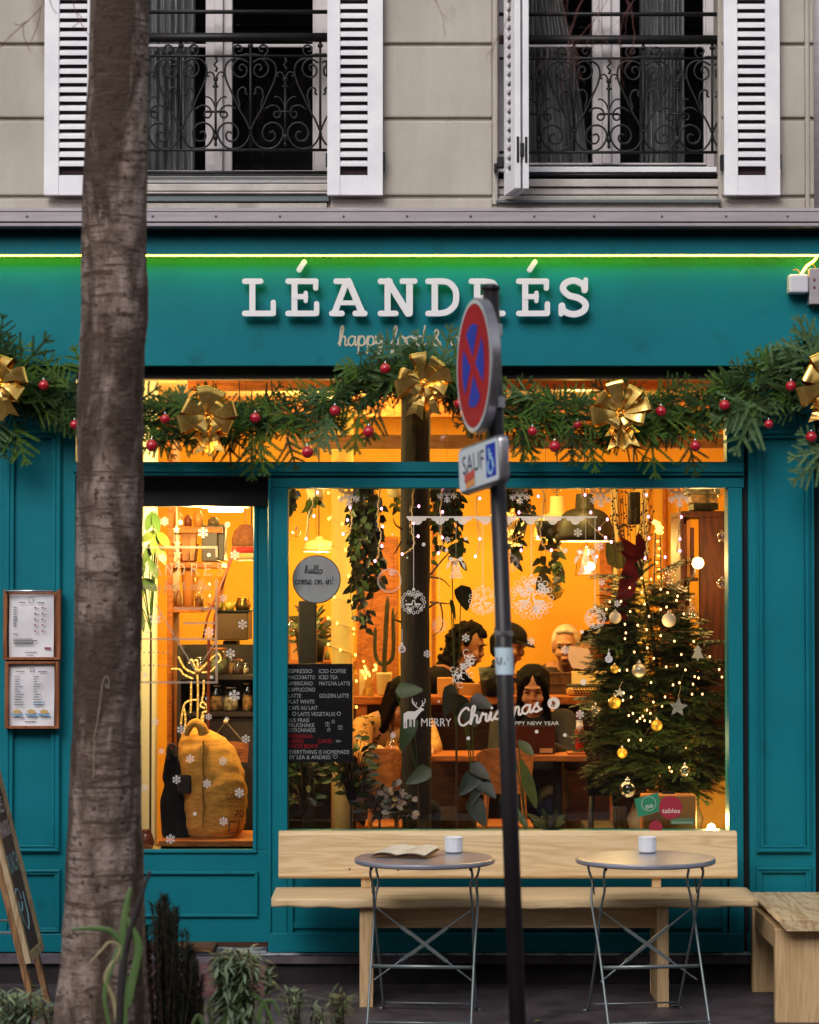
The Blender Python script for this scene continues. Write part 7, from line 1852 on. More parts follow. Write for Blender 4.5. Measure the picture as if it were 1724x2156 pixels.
# ================================================================== HANGING PLANTS
def vine(label, x, y0, y1, spread, Y, mt, n, seed, lsz=22, heart=True, pot=None):
    rg = random.Random(seed); t = thing('hanging_plant', label, 'plant', P(x, y0, Y), 'hanging plants in the window'); m = M(); st = M(); u = 1 / SC(Y)
    ns = max(3, n // 14)
    for k in range(ns):
        xs = x + rg.uniform(-.6, .6) * spread; L = (y1 - y0) * rg.uniform(.35, 1.0); pts = [P(xs * .4 + x * .6, y0 - 5, Y)]; xx_ = xs
        for i in range(1, 7): xx_ += rg.uniform(-.18, .18) * spread; pts.append(P(xx_, y0 + L * i / 6, Y + rg.uniform(-.05, .05)))
        pp = catmull(pts, 4); st.tube(pp, .0018, 4)
        for q in range(n // ns):
            p = pp[rg.randrange(1, len(pp))]; a = rg.random() * 6.28; d = Vector((math.cos(a), -.35, -.7 + .4 * math.sin(a)))
            m.leaf(p, d, Vector((rg.uniform(-.4, .4), -1, rg.uniform(-.1, .5))), lsz * u * rg.uniform(.6, 1.15), lsz * u * rg.uniform(.5, .75), 0 if rg.random() < .7 else 1, heart=heart, seg=4, droop=.1)
    m.build('leaves', mt, t, smooth=True); st.build('stems', STEMB, t)
    m = M(); pt = P(x, y0, Y); r = (pot or 26) * u; m.lathe([(r * .7, -r * .6), (r, r * .7), (r * .92, r * .7), (r * .65, -r * .5), (0, -r * .5)], pt + Vector((0, 0, r * .2)), 20); m.build('pot', CREAML if pot else BLK2, t, smooth=True)
    m = M(); m.tube([pt + Vector((0, 0, r)), Vector((pt.x, Y, CZ))], .0015, 4); m.build('cord', WIRE, t)
LM = [LEAFD, LEAFG]
vine('dense dark trailing plant hanging between the round column and the timber post', 768, 1020, 1330, 46, .9, LM, 420, 1, 20)
vine('dark trailing plant hanging just right of the timber post', 940, 1010, 1190, 50, .8, LM, 240, 2, 19)
vine('small dark trailing plant in the top left corner of the window', 610, 1010, 1095, 26, .6, LM, 40, 3, 20)
vine('trailing plant with lit leaves right of the sign post top', 1085, 1020, 1130, 45, 1.2, LM, 140, 4, 17)
vine('thin trailing heart-leaf plant above the brass plate', 1150, 1120, 1260, 60, 1.8, LM, 46, 5, 22)
vine('fine trailing stems right of the street sign, over the seated heads', 1085, 1120, 1200, 30, 1.5, LM, 40, 6, 20)
vine('pale basket plant hanging over the round hello sign', 665, 1045, 1075, 26, 1.2, [LEAFY, LEAFG], 26, 7, 20, pot=22)
vine('pale pot hanging left of the timber post top', 831, 1040, 1075, 20, 1.3, [LEAFY, LEAFD], 14, 17, 16, pot=18)
def potplant(label, x, yb, Y, leaves, mt, heart=False, pw=.08, ph=.16, zbase=FZ, name='pot_plant'):
    """leaves: (tipx, tipy, basex, basey, width px, material)"""
    u = 1 / SC(Y); t = thing(name, label, 'plant', (P(x, 0, Y).x, Y, zbase)); m = M(); st = M(); b = P(x, yb, Y)
    for (x1, y1, x0, y0, w, mi) in leaves:
        a = P(x0, y0, Y - .03); e = P(x1, y1, Y - .06); d = e - a; st.tube(catmull([b, b.lerp(a, .6) + Vector((0, 0, .02)), a], 5), .003, 5); m.leaf(a, d, Vector((.15, -1, .3)), d.length, w * u, mi, fold=.12, droop=.02, seg=7, heart=heart)
    m.build('leaves', mt, t, smooth=True); st.build('stems', LEAFG, t)
    m = M(); m.lathe([(pw * .75, 0), (pw, ph), (pw * .92, ph), (pw * .7, .02), (0, .02)], Vector((b.x, Y, zbase + .001)), 20); m.build('pot', BLK2, t, smooth=True)
    m = M(); m.tube([Vector((b.x, Y, zbase + .02)), b], .006, 6); m.build('main_stem', STEMB, t)
# broad-leaved climbers in front of the post
potplant('tall broad-leaved plant climbing in front of the timber post', 880, 1640, .3, [(889, 1452, 834, 1455, 34, 0), (846, 1580, 868, 1505, 34, 0), (856, 1650, 906, 1618, 34, 1)], [LEAFG, mat('pale_lit_leaf', c(76, 90, 56), c(52, 66, 38), 10, rough=.4)], True)
potplant('big heart leaf plant in front of the orange wall', 960, 1560, 1.2, [(982, 1285, 970, 1232, 38, 0), (974, 1140, 950, 1172, 36, 1), (958, 1305, 948, 1262, 10, 1), (935, 1510, 950, 1440, 30, 0)], LM, True, zbase=FZ)
potplant('large split-leaf plant low in front of the table', 1000, 1720, .35, [(965, 1675, 1005, 1625, 38, 0), (1042, 1680, 1005, 1640, 34, 0), (985, 1700, 1010, 1650, 22, 2), (1030, 1640, 990, 1610, 30, 2), (1000, 1530, 980, 1480, 46, 2), (1036, 1490, 990, 1470, 34, 2), (948, 1460, 975, 1500, 46, 2), (1020, 1740, 990, 1680, 40, 0)], [mat('blue_green_leaf', c(30, 44, 34), c(46, 62, 50), 10, rough=.35), LEAFG, LEAFD], True)
potplant('yellow-edged leaf plant just right of the sign post foot', 1105, 1730, .3, [(1128, 1700, 1095, 1600, 26, 0), (1062, 1655, 1085, 1600, 24, 1), (1122, 1590, 1090, 1560, 22, 0), (1110, 1745, 1080, 1700, 16, 1)], [LEAFY, LEAFG])
potplant('starry succulent low in the window right of the sign post', 1160, 1745, .14, [(1108, 1712, 1150, 1738, 12, 0), (1190, 1715, 1160, 1738, 12, 0), (1140, 1700, 1155, 1738, 12, 1), (1172, 1706, 1160, 1738, 12, 1), (1188, 1730, 1160, 1740, 12, 0), (1118, 1732, 1150, 1742, 12, 1)], [mat('succulent_olive', c(104, 104, 56), c(76, 80, 40), 10, rough=.5), mat('succulent_dark', c(62, 70, 40), rough=.5)], pw=.05, ph=.1, zbase=P(0, 1765, .14).z)
m = M(); zled = P(0, 1765, .14).z; m.box(x0_(600), x0_(1540), .085, .27, zled - .03, zled - .001); m.box(x0_(700), x0_(712), .1, .26, FZ, zled - .0305); m.box(x0_(1400), x0_(1412), .1, .26, FZ, zled - .0305)
tag(m.build('window_ledge_shelf', DKW, bevel=.003), 'dark low shelf running along the inside of the display window', 'shelf')
def potfill(label, x, yb, Y, w, h, n, mt, seed, lsz=26, lw=.4, zb=FZ):
    rg = random.Random(seed); u = 1 / SC(Y); t = thing('pot_plant', label, 'plant', (P(x, 0, Y).x, Y, zb)); m = M(); st = M(); b = P(x, yb, Y)
    for k in range(n):
        a = rg.uniform(-1, 1); e = P(x + a * w * rg.random() ** .5, yb - h * rg.uniform(.2, 1) * (1 - .4 * abs(a)), Y + rg.uniform(-.12, .12)); st.tube([b, b.lerp(e, .5) + Vector((0, 0, .03)), e], .002, 4); m.leaf(e, Vector((a + rg.uniform(-.4, .4), rg.uniform(-.6, .2), rg.uniform(-.2, .8))), Vector((0, -1, .5)), lsz * u, lsz * lw * u, rg.choice((0, 0, 1)), seg=4)
    m.build('leaves', mt, t, smooth=True); st.build('stems', STEMB, t); m = M(); m.lathe([(.07, 0), (.09, .16), (.08, .16), (.07, .02), (0, .02)], Vector((b.x, Y, zb + .001)), 20); m.build('pot', BLK2, t, smooth=True)
    m = M(); m.tube([Vector((b.x, Y, zb + .02)), b], .006, 6); m.build('main_stem', STEMB, t)
potfill('dark bushy plant under the menu board at the far left of the window', 640, 1720, .45, 36, 150, 60, LM, 41, 24)
potfill('dark leafy plant under the right edge of the menu board', 740, 1700, .5, 50, 190, 110, LM, 42, 26)
potfill('low dark plant at the bottom of the window left of the timber post', 800, 1730, .5, 50, 80, 60, [LEAFD, mat('plum_leaf', c(70, 40, 48), rough=.5)], 43, 22)
potfill('pale spotted plant at the bottom before the timber post', 835, 1735, .35, 42, 90, 44, [mat('silver_pink_leaf', c(150, 134, 130), rough=.5), LEAFD], 44, 18, .7)
potfill('feathery palm on the coffee counter left of the round column', 655, 1370, 2.7, 48, 90, 70, LM, 45, 36, .18, zcc)
potfill('small leafy plant on the counter shelf right of the sign post', 1040, 1458, 2.35, 14, 70, 18, LM, 46, 18, .6, zc)
m = M(); p = P(690, 1700, .55)
for k in range(9): 
    a = P(615 + k * 14, 1745, .6); e = P(622 + k * 13 + (k % 3) * 6, 1600, .6); m.tube(catmull([a, a.lerp(e, .5) + Vector((.02 * (-1) ** k, 0, 0)), e], 5), .006, 5)
# burlap etc. happen behind the door glass

# ================================================================== CHRISTMAS TREE
ct = thing('christmas_tree', 'dark green Christmas tree with warm lights filling the right of the window', 'christmas tree', (P(1395, 0, .72).x, .72, P(0, 1690, .72).z))
TYc = .72; rg = random.Random(77)
outline = [(1190, 1338, 1372), (1215, 1300, 1395), (1240, 1312, 1425), (1270, 1285, 1440), (1310, 1275, 1455), (1345, 1262, 1485), (1400, 1262, 1515), (1440, 1268, 1530), (1490, 1240, 1532), (1540, 1232, 1530), (1590, 1270, 1530), (1640, 1270, 1500), (1672, 1300, 1470)]
trunk = M(); tpts = [P(1395, 1690, TYc), P(1392, 1500, TYc), P(1375, 1350, TYc), P(1352, 1215, TYc)]; tc_ = catmull(tpts, 8); trunk.tube(tc_, [.022 - .018 * i / (len(tc_) - 1) for i in range(len(tc_))], 8); trunk.build('trunk', STEMB, ct, smooth=True)
def tx_at(y): 
    for i in range(len(tc_) - 1): pass
    return 1395 - (1690 - y) / 475 * 43
mt_ = M(); tree_pts = []
FTT = [fir_template(rgT, L=rgT.uniform(.10, .15), side=3, nl=.017, sp=.0038, nw=.0024) for _ in range(5)]
for i in range(1500):
    y = 1225 + (1660 - 1225) * rg.random() ** .68
    k = max(j for j in range(len(outline)) if outline[j][0] <= y); k = min(k, len(outline) - 2); f = (y - outline[k][0]) / (outline[k + 1][0] - outline[k][0])
    xl_ = outline[k][1] * (1 - f) + outline[k + 1][1] * f; xr_ = outline[k][2] * (1 - f) + outline[k + 1][2] * f
    cx_ = tx_at(y); a = rg.random() * 2 * math.pi; ca, sa = math.cos(a), math.sin(a)
    Rx = ((xr_ - cx_) if ca > 0 else (cx_ - xl_)); lay = math.sin((y - 1190) / 480 * math.pi * 2 * 7); rr = (rg.random() ** .62) * (.98 if lay > -.1 else .7)
    depth = .3 * (y - 1190) / 480 + .06
    b = P(cx_ + Rx * ca * rr, y, TYc + depth * sa * rr)
    if b.y < .13: b.y = .13 + rg.random() * .1
    d = Vector((ca, sa * .7, rg.uniform(-.35, .2) + .25 * (1 - (y - 1190) / 490)))
    s_ = rg.uniform(.8, 1.2)
    if b.y + d.y * .15 < .1: d.y = 0
    place_fir(mt_, rg.choice(FTT), b, d, rg.uniform(-.3, .3), s_, 0 if rg.random() < .55 else 1, 2, up=Vector((0, 0, 1)))
    if rg.random() < .5: tree_pts.append(b)
for (x, y, dx, dz, s_) in ((1330, 1215, -1, .1, 1.5), (1300, 1210, -.9, .02, 1.2), (1375, 1208, 1, .45, 1.6), (1400, 1195, 1, .5, 1.0), (1350, 1215, .1, 1, 1.0), (1350, 1225, -.2, .9, .8), (1400, 1240, 1, .6, 1.0), (1300, 1320, -1, .0, 1.2), (1300, 1530, -1, -.25, 1.6), (1275, 1540, -1, -.2, 1.4), (1285, 1560, -.9, -.5, 1.3)):
    place_fir(mt_, FTT[0], P(x, y, TYc - .12), Vector((dx, -.1, dz)), 0, s_, 0, 2, up=Vector((0, 0, 1)))
mt_.build('foliage', [mat('tree_needles_dark', c(34, 50, 24), c(52, 70, 30), 12, rough=.5), mat('tree_needles_light', c(88, 108, 44), c(62, 84, 38), 12, rough=.5), TWIG], ct)
# lights
cl_ = thing('christmas_tree_lights', 'warm white light string draped over the Christmas tree', 'fairy lights', (P(1395, 0, .6).x, .6, .9))
LT = [(1026, 750), (1095, 757), (940, 820), (1028, 852), (1165, 830), (1215, 855), (1288, 880), (1280, 912), (795, 922), (877, 918), (770, 975), (943, 992), (1048, 938), (1165, 977), (1208, 960), (1080, 1027), (905, 1085), (998, 1092), (1063, 1125), (1333, 1010), (912, 1148), (1165, 1168), (905, 1190), (1265, 1208), (1405, 1210), (1068, 1257), (973, 1287), (1115, 1333), (1315, 1305), (1522, 1320), (1008, 1363), (1345, 1417), (1590, 1413), (1285, 1385), (1205, 1395), (920, 1418), (865, 1420)]
LT2 = [(1095, 238), (1302, 240), (1255, 255), (1400, 250), (1412, 195), (1440, 205), (1610, 198), (895, 315), (790, 370), (890, 367), (950, 343), (1197, 343), (1393, 323), (1468, 322), (1112, 380), (1175, 410), (1065, 438), (1090, 462), (933, 478), (963, 462), (1035, 482), (1015, 498), (1048, 515), (993, 520), (1088, 522), (932, 658), (1020, 656), (1350, 712), (1228, 855), (1232, 880), (1108, 912), (1160, 1280 - 368), (1245, 885)]
pl_ = [r3(*q) for q in LT] + [r4(*q) for q in LT2]
for (x, y) in pl_:
    b = M(); p = P(x, y, .33 + .12 * abs(math.sin(x))); b.ball(p, (.0045, .0045, .006), 6, 5); b.build('bulb', E_WARM, cl_)
m = M(); srt = sorted(pl_, key=lambda q: (int(q[1] / 40), q[0] * (1 if int(q[1] / 40) % 2 else -1)))
pw_ = catmull([P(x, y, .37 + .12 * abs(math.sin(x))) for x, y in srt], 3); m.tube(pw_, .0012, 3); m.build('wire', mat('dark_green_wire', c(26, 34, 22), rough=.6), cl_)
for q_, w in (((1380, 1330), 1.6), ((1330, 1480), 2), ((1450, 1560), 2.4), ((1300, 1610), 2)): point(P(*q_, .24), w, (1, .66, .25), .12, cl_)
# ornaments on the tree
WB = mat('frosted_white_bauble', c(214, 200, 176), rough=.45); SB = mat('silver_bauble', c(176, 170, 160), rough=.3, metal=.5); GB = mat('gold_bauble', c(206, 164, 60), rough=.35, metal=.5)
for (x, y, r, mt, Y, lb) in ((*r3(835, 1037), 12.7, WB, .3, 'frosted white bauble at the left of the tree, upper part'), (*r3(1225, 1055), 15, WB, .28, 'large frosted white bauble at the upper middle of the tree'), (*r3(1225, 752), 14, CLEARG, .3, 'clear glass bauble near the top right branches of the tree'),
                             (*r4(1008, 150), 15, SB, .27, 'large silver bauble in the middle left of the tree'), (*r4(830, 385), 13, GB, .3, 'gold bauble on the left side of the tree'), (*r4(1137, 550), 12, GB, .3, 'pale gold bauble in the centre of the tree'),
                             (*r4(925, 1015), 17.4, CLEARG, .2, 'largest clear glass bauble hanging low by the green sticker'), (*r4(1340, 880), 12, CLEARG, .25, 'clear glass bauble low on the right above the case'), (*r4(690, 435), 11, CLEARG, .35, 'clear glass bauble on the left outermost branch of the tree'), (*r3(1390, 985), 12, CLEARG, .3, 'clear glass bauble right of the upper middle white bauble'),
                             (*r4(885, 750), 11, GB, .3, 'gold bauble low on the left of the tree'), (*r4(830, 140), 9, GB, .3, 'small gold bauble left of the large silver bauble'),
                             (*r3(1590, 120), 11, CLEARG, .18, 'clear bauble hanging in the top right corner of the window'), (*r3(1610, 450), 10, CLEARG, .18, 'clear bauble hanging second from the top at the right window edge'), (*r3(1610, 790), 11, CLEARG, .18, 'clear bauble hanging third from the top at the right window edge'),
                             (*r1(108, 443), 9, CLEARG, .2, 'clear bauble hanging at the left window edge above the hello sign'), (*r1(72, 1165), 9, CLEARG, .2, 'clear bauble hanging at the left window edge below the hello sign'), (*r3(405, 100), 10, CLEARG, .2, 'clear bauble at the top of the window above the cream lamp')):
    bauble(x, y, r, Y, lb, 'baubles inside the window', mt)
def star(x, y, r, Y, label):
    m = M(); pts = [(x + (r if i % 2 == 0 else r * .45) * math.sin(math.pi * i / 5 + .1), y - (r if i % 2 == 0 else r * .45) * math.cos(math.pi * i / 5 + .1)) for i in range(10)]; m.pprism(pts, Y, Y + .008)
    o = m.build('star_ornament', mat('silver_glitter', c(176, 180, 184), c(140, 144, 150), 80, rough=.4, metal=.3), bevel=.001); tag(o, label, 'star'); m = M(); m.tube([P(x, y - r, Y + .004), P(x + 6, y - r * 2.3, Y + .004)], .001, 4); m.build('string', WIRE, o)
star(*r4(1292, 418), 20, .24, 'large silver star hanging at the right of the Christmas tree'); star(*r4(865, 310), 10, .26, 'tiny silver star above the gold bauble on the left of the tree')
m = M(); x, y = r3(1435, 1290); m.pprism([(x, y - 16), (x + 9, y - 4), (x + 5, y - 4), (x + 13, y + 12), (x + 2, y + 12), (x + 2, y + 17), (x - 2, y + 17), (x - 2, y + 12), (x - 13, y + 12), (x - 5, y - 4), (x - 9, y - 4)], .26, .265); tag(m.build('tree_ornament', WB), 'flat white tree shaped ornament on the right of the Christmas tree', 'ornament')
# red bow on the tree top
rb = thing('red_bow', 'big dark red velvet bow with long tails at the top of the Christmas tree', 'bow', P(1335, 1200, .6)); RV = mat('red_velvet', c(140, 20, 24), c(104, 12, 20), 8, rough=.9)
m = M()
for pts in ([r3(930, 580), r3(885, 460), r3(905, 470), r3(985, 520), r3(985, 590)], [r3(985, 560), r3(1000, 440), r3(1010, 432), r3(1050, 490), r3(1070, 610), r3(1000, 600)], [r3(885, 560), r3(930, 610), r3(1000, 590), r3(970, 540)]): m.pprism(pts, .58 + .02 * len(m.f) / 8, .62 + .02 * len(m.f) / 8)
m.build('loops', RV, rb, bevel=.01)
m = M()
for pp in ([r3(970, 600), r3(930, 700), r3(905, 800), r3(880, 910), r3(885, 1050)], [r3(980, 600), r3(985, 680), r3(950, 780), r3(925, 900)]):
    q_ = catmull([P(a, b, .6) for a, b in pp], 6); V = []
    for i, p_ in enumerate(q_): w = .036 - .0006 * i; V += [p_ + Vector((w, 0, 0)), p_ + Vector((-w, -.015 * math.sin(i * .5), 0))]
    m.add(V, [(2 * i, 2 * i + 1, 2 * i + 3, 2 * i + 2) for i in range(len(q_) - 1)])
m.build('tails', RV, rb, smooth=True)
# sack wrapped foot and case
m = M(); V = []; p = P(1400, 1690, .72); m.lathe([(.17, -.16), (.19, -.08), (.16, 0), (.12, .04), (.05, .05)], p, 24); m2 = m; tag(m.build('tree_pot_wrap', mat('grey_felt', c(206, 188, 146), c(168, 148, 108), 12, rough=.95, bump=.6), smooth=True), 'grey felt wrapped pot under the Christmas tree', 'pot')
m = M(); m.box(p.x - .26, p.x + .26, .5, .95, FZ, p.z - .161); tag(m.build('tree_plinth', DKW), 'dark plinth box carrying the Christmas tree', 'box')
m = M(); m.pbox(1351, 1674, 1466, 1760, .2, .32); cs = m.build('sticker_case', mat('tan_case', c(186, 122, 58), c(158, 98, 44), 4, rough=.6), bevel=.008); tag(cs, 'tan cardboard case in the window behind the green and red stickers', 'case')
m = M(); m.pbox(1395, 1668, 1420, 1673.5, .24, .28); m.build('handle', IRON, cs)

# ---- icicle light strings in the window
ic = thing('icicle_lights', 'pink-white icicle lights hanging from the top of the display window', 'fairy lights', (P(1068, 0, .15).x, .15, P(0, 1030, .15).z)); m = M(); YI = .14
strands = [([(262, 100), (235, 230), (205, 300), (195, 400), (185, 480)], [(270, 135), (243, 315), (183, 490)]), ([(510, 100), (520, 240), (535, 330), (520, 420), (470, 455)], [(520, 250), (500, 345), (467, 453)]),
           ([(752, 100), (735, 260), (735, 380), (760, 450), (740, 560), (740, 620), (715, 650)], [(762, 258), (770, 395), (765, 545), (712, 660)]), ([(1000, 100), (985, 300), (985, 420), (1005, 530), (960, 590), (925, 605)], [(1040, 240), (1035, 470), (920, 607), (1000, 370)]),
           ([(1218, 100), (1205, 300), (1215, 480), (1225, 550), (1195, 600)], [(1222, 283), (1220, 480), (1190, 600), (1220, 105)]), ([(1485, 160), (1480, 300), (1500, 450), (1500, 560), (1478, 620)], [(1508, 180), (1508, 490), (1475, 625)])]
st3 = [([(305, 95), (318, 180), (305, 300), (290, 440), (330, 540), (365, 547)], [(275, 155), (135, 273), (270, 453), (150, 548), (370, 547)]), ([(590, 95), (600, 250), (640, 340), (720, 420), (760, 455)], [(615, 145), (657, 272), (777, 323), (765, 455), (805, 487), (700, 593), (720, 390)]), ([(1035, 95), (1040, 300), (1065, 480), (1050, 600)], [(1060, 145), (1075, 303), (1080, 460), (1197, 597), (1052, 605)]), ([(1300, 95), (1305, 300), (1290, 470), (1280, 560)], [(1315, 305), (1305, 465), (1305, 552)])]
bl_ = []
for (w, b), fn in [(s, r1) for s in strands] + [(s, r3) for s in st3]:
    pts = catmull([P(*fn(*q), YI) for q in w], 8); rg = random.Random(len(bl_)); m.tube([p + Vector((.003 * math.sin(i * 1.7), 0, 0)) for i, p in enumerate(pts)], .0032, 5)
    for q in b:
        p = P(*fn(*q), YI - .01); bl_.append(p); near = min(pts, key=lambda s: (s - p).length); m.tube([near, p], .0016, 4)
m.tube([P(600, 1024, YI), P(1540, 1024, YI)], .003, 5); m.build('wire', WIRE, ic, smooth=True)
for p in bl_: b = M(); b.ball(p, (.006, .006, .008), 6, 5); b.build('bulb', E_PINK, ic)

# ================================================================== BEHIND THE DOOR
DS = lambda zx, zy: d1(zx, zy)
# cabinet / shelf tower
sh = thing('shelf_tower', 'amber wooden shelf tower behind the door glass', 'shelf', (P(400, 0, 1.5).x, 1.6, FZ)); m = M()
XA, XB = P(356, 0, 1.4).x, P(470, 0, 1.4).x
m.box(XA, XA + .03, 1.4, 1.8, FZ, CZ - .2); m.box(XA, P(535, 0, 1.4).x, 1.78, 1.8, FZ, 1.3)
for y, xe in ((1278, 430), (1110, 470), (1184, 470)): z = P(0, y, 1.4).z; m.box(XA + .0305, P(xe, 0, 1.4).x, 1.4, 1.775, z - .03, z)
m.build('tall_frame', ORW, sh, bevel=.003)
m = M(); m.pbox(425, 1106, 458, 1182, 1.42, 1.7); m.pbox(459, 1104, 473, 1180, 1.5, 1.7); tag(m.build('dark_speaker_box', mat('dark_maroon_box', c(50, 28, 26), rough=.5), bevel=.004), 'dark boxy speaker on the upper shelf behind the door', 'box')
m = M(); m.lathe([(.028, 0), (.03, .1), (.05, .3), (.055, .33), (0, .33)], P(397, 1277, 1.5), 12); tag(m.build('chemex', mat('amber_glass', c(190, 120, 60), rough=.2), smooth=True), 'tall amber glass coffee maker on the shelf behind the door', 'coffee maker')
for k, (x, y, w, h, col, lb) in enumerate(((392, 1183, 12, 76, (170, 104, 60), 'tall kraft coffee bag left on the upper door shelf'), (406, 1183, 10, 70, (190, 128, 84), 'second kraft coffee bag next to the dark speaker box'))):
    m = M(); a = P(x - w, y - h, 1.42); b = P(x + w * .8, y - 2, 1.42); m.add([(a.x + .01, 1.42, b.z), (b.x - .01, 1.42, b.z), (b.x, 1.46, a.z), (a.x, 1.46, a.z), (a.x + .01, 1.52, b.z), (b.x - .01, 1.52, b.z), (b.x, 1.47, a.z), (a.x, 1.47, a.z)], [(0, 1, 2, 3), (5, 4, 7, 6), (4, 0, 3, 7), (1, 5, 6, 2), (3, 2, 6, 7), (4, 5, 1, 0)]); tag(m.build('coffee_bag', mat('kraft_bag_%d' % k, c(*col), c(120, 76, 44), 14, rough=.6), bevel=.004), lb, 'bag')
t = thing('espresso_machine', 'brown boxy espresso machine with bowls on top behind the door', 'machine', P(490, 1349, 1.5)); m = M(); m.pbox(456, 1288, 523, 1348, 1.45, 1.8); m.build('body', mat('brown_steel', c(110, 84, 58), c(90, 66, 46), 3, rough=.35, metal=.4), t, bevel=.006); m = M(); m.pbox(454, 1285, 526, 1288, 1.43, 1.82); m.pbox(470, 1350, 500, 1362, 1.5, 1.7); m.build('trim', BLK2, t)
for k, (x, w, lb) in enumerate(((461, 14, 'left yellow bowl on the espresso machine'), (484, 15, 'right yellow bowl on the espresso machine'))):
    p = P(x, 1285, 1.52); u = 1 / SC(1.52); m = M(); m.lathe([(w * .5 * u, 0), (w * u, 17 * u), (w * .93 * u, 17 * u), (w * .45 * u, 3 * u), (0, 3 * u)], p, 18); tag(m.build('bowl', mat('yellow_ceramic_%d' % k, c(206, 176, 70), rough=.35), smooth=True), lb, 'bowl')
m = M(); p = P(512, 1285, 1.55); m.lathe([(.035, 0), (.045, .03), (.03, .055), (.034, .065), (0, .066)], p, 14); tag(m.build('metal_jug', mat('brass_jug', c(150, 120, 70), rough=.25, metal=.9), smooth=True), 'small shiny metal jug right of the yellow bowls', 'jug')
m = M(); m.lathe([(.075, 0), (.08, .1), (.074, .17), (.078, .175)], P(441, 1284, 1.46), 18); tag(m.build('glass_bowl', CLEARG, smooth=True), 'large clear glass jar beside the yellow bowls', 'jar')
t = thing('red_tongs', 'crossed dark red wooden tongs leaning behind the door glass', 'tongs', P(440, 1300, .9)); m = M(); m.tube([P(500, 1150, .9), P(437, 1300, .9), P(428, 1345, .9)], .006, 6); m.tube([P(492, 1150, .92), P(452, 1300, .92), P(450, 1350, .92)], .006, 6); m.tube([P(437, 1270, .91), P(465, 1282, .91)], .005, 5); m.build('handles', mat('dark_red_wood', c(106, 34, 20), rough=.5), t, smooth=True)
m = M(); m.tube([P(440, 1345, .9), Vector((P(440, 0, .9).x, .95, .62))], .008, 6); m.build('foot_stick', mat('dark_red_wood_low', c(96, 34, 20), rough=.5), t)
# low shelves with jars
js = thing('jar_shelves', 'dark shelf unit crowded with jars behind the door glass', 'shelf', (P(480, 0, 1.2).x, 1.3, FZ)); m = M(); XC, XD = P(385, 0, 1.2).x, P(560, 0, 1.2).x
shz = []
for y in (1422, 1500): z = P(0, y, 1.2).z; shz.append(z); m.box(XC, XD, 1.2, 1.5, z - .022, z)
m.box(XC - .02, XC - .0005, 1.2, 1.5, FZ, P(0, 1360, 1.2).z); m.box(XD, XD + .02, 1.2, 1.5, FZ, P(0, 1360, 1.2).z); m.box(XC, XD, 1.49, 1.51, FZ, P(0, 1360, 1.2).z); m.box(XC, XD, 1.22, 1.24, FZ, shz[1] - .03)
m.build('frame', mat('near_black_wood', c(44, 28, 20), c(30, 20, 15), 8, rough=.6), js)
AMB = [mat('jar_fill_' + n_, c(*cc), c(60, 40, 20), 40, rough=.7) for n_, cc in (('amber', (190, 130, 60)), ('cocoa', (70, 42, 28)), ('cream', (214, 188, 140)), ('sage', (128, 132, 90)))]
jars = [(505, 0, 14, 30, 1, 'clip jar of dark beans at the right of the upper jar shelf'), (492, 0, 8, 40, 0, 'slim bottle next to the clip jar of beans'), (462, 0, 22, 52, 3, 'green-grey tin in the middle of the upper jar shelf'), (425, 0, 14, 34, 0, 'amber jar at the left of the upper jar shelf'), (520, 0, 8, 22, 2, 'cream tub at the far right of the upper jar shelf'),
        (460, 1, 14, 52, 0, 'tall amber jar with a spoon on the lower jar shelf'), (490, 1, 16, 48, 2, 'wide clear cream jar on the lower jar shelf'), (525, 1, 12, 56, 0, 'stack of plastic tubs at the right of the lower jar shelf'), (440, 1, 10, 34, 1, 'small dark jar left of the tall amber jar'), (424, 1, 7, 28, 3, 'small sage jar at the left of the lower jar shelf'), (476, 1, 7, 30, 1, 'little cocoa jar between the amber and the cream jars')]
for x, s_, r, h, mi, lb in jars:
    Y = 1.3; u = 1 / SC(Y); p = Vector((P(x, 0, Y).x, Y, shz[s_] + .001)); t = thing('storage_jar', lb, 'jar', p, 'storage jars behind the door'); r *= u; h *= u
    m = M(); m.lathe([(r * .9, 0), (r, .006), (r, h * .82), (r * .75, h * .9), (r * .8, h)], p, 16); m.build('glass', CLEARG, t, smooth=True); m = M(); m.lathe([(r * .85, .003), (r * .94, .01), (r * .94, h * .6), (0, h * .62)], p, 14); m.build('contents', AMB[mi], t, smooth=True)
    m = M(); m.lathe([(r * .82, h), (r * .84, h * 1.07), (0, h * 1.08)], p, 14); m.build('lid', (SILV, ORW)[mi % 2], t, smooth=True)
for k, (x, yb, w_, h_, cc, lb) in enumerate(((372, 1278, 7, 34, (150, 96, 50), 'brown bottle at the left end of the coffee maker shelf'), (383, 1278, 5, 26, (210, 180, 120), 'pale bottle beside the amber coffee maker'), (416, 1278, 9, 22, (96, 60, 36), 'dark tin right of the amber coffee maker'), (372, 1108, 9, 30, (200, 150, 90), 'kraft tub on the topmost shelf behind the door'), (392, 1108, 8, 24, (110, 50, 40), 'maroon tin on the topmost shelf behind the door'), (414, 1108, 10, 34, (180, 120, 60), 'amber canister on the topmost shelf behind the door'), (446, 1108, 12, 20, (84, 70, 50), 'olive bowl stack on the topmost shelf behind the door'))):
    u = 1 / SC(1.5); p = P(x, yb, 1.4); p.y = 1.52; m = M(); m.lathe([(w_ * u, 0), (w_ * u, h_ * u * .75), (w_ * u * .6, h_ * u * .85), (w_ * u * .6, h_ * u), (0, h_ * u)], p + Vector((0, 0, .001)), 14); tag(m.build('shelf_ware', mat('shelf_ware_%d' % k, c(*cc), rough=.4), smooth=True), lb, 'container')
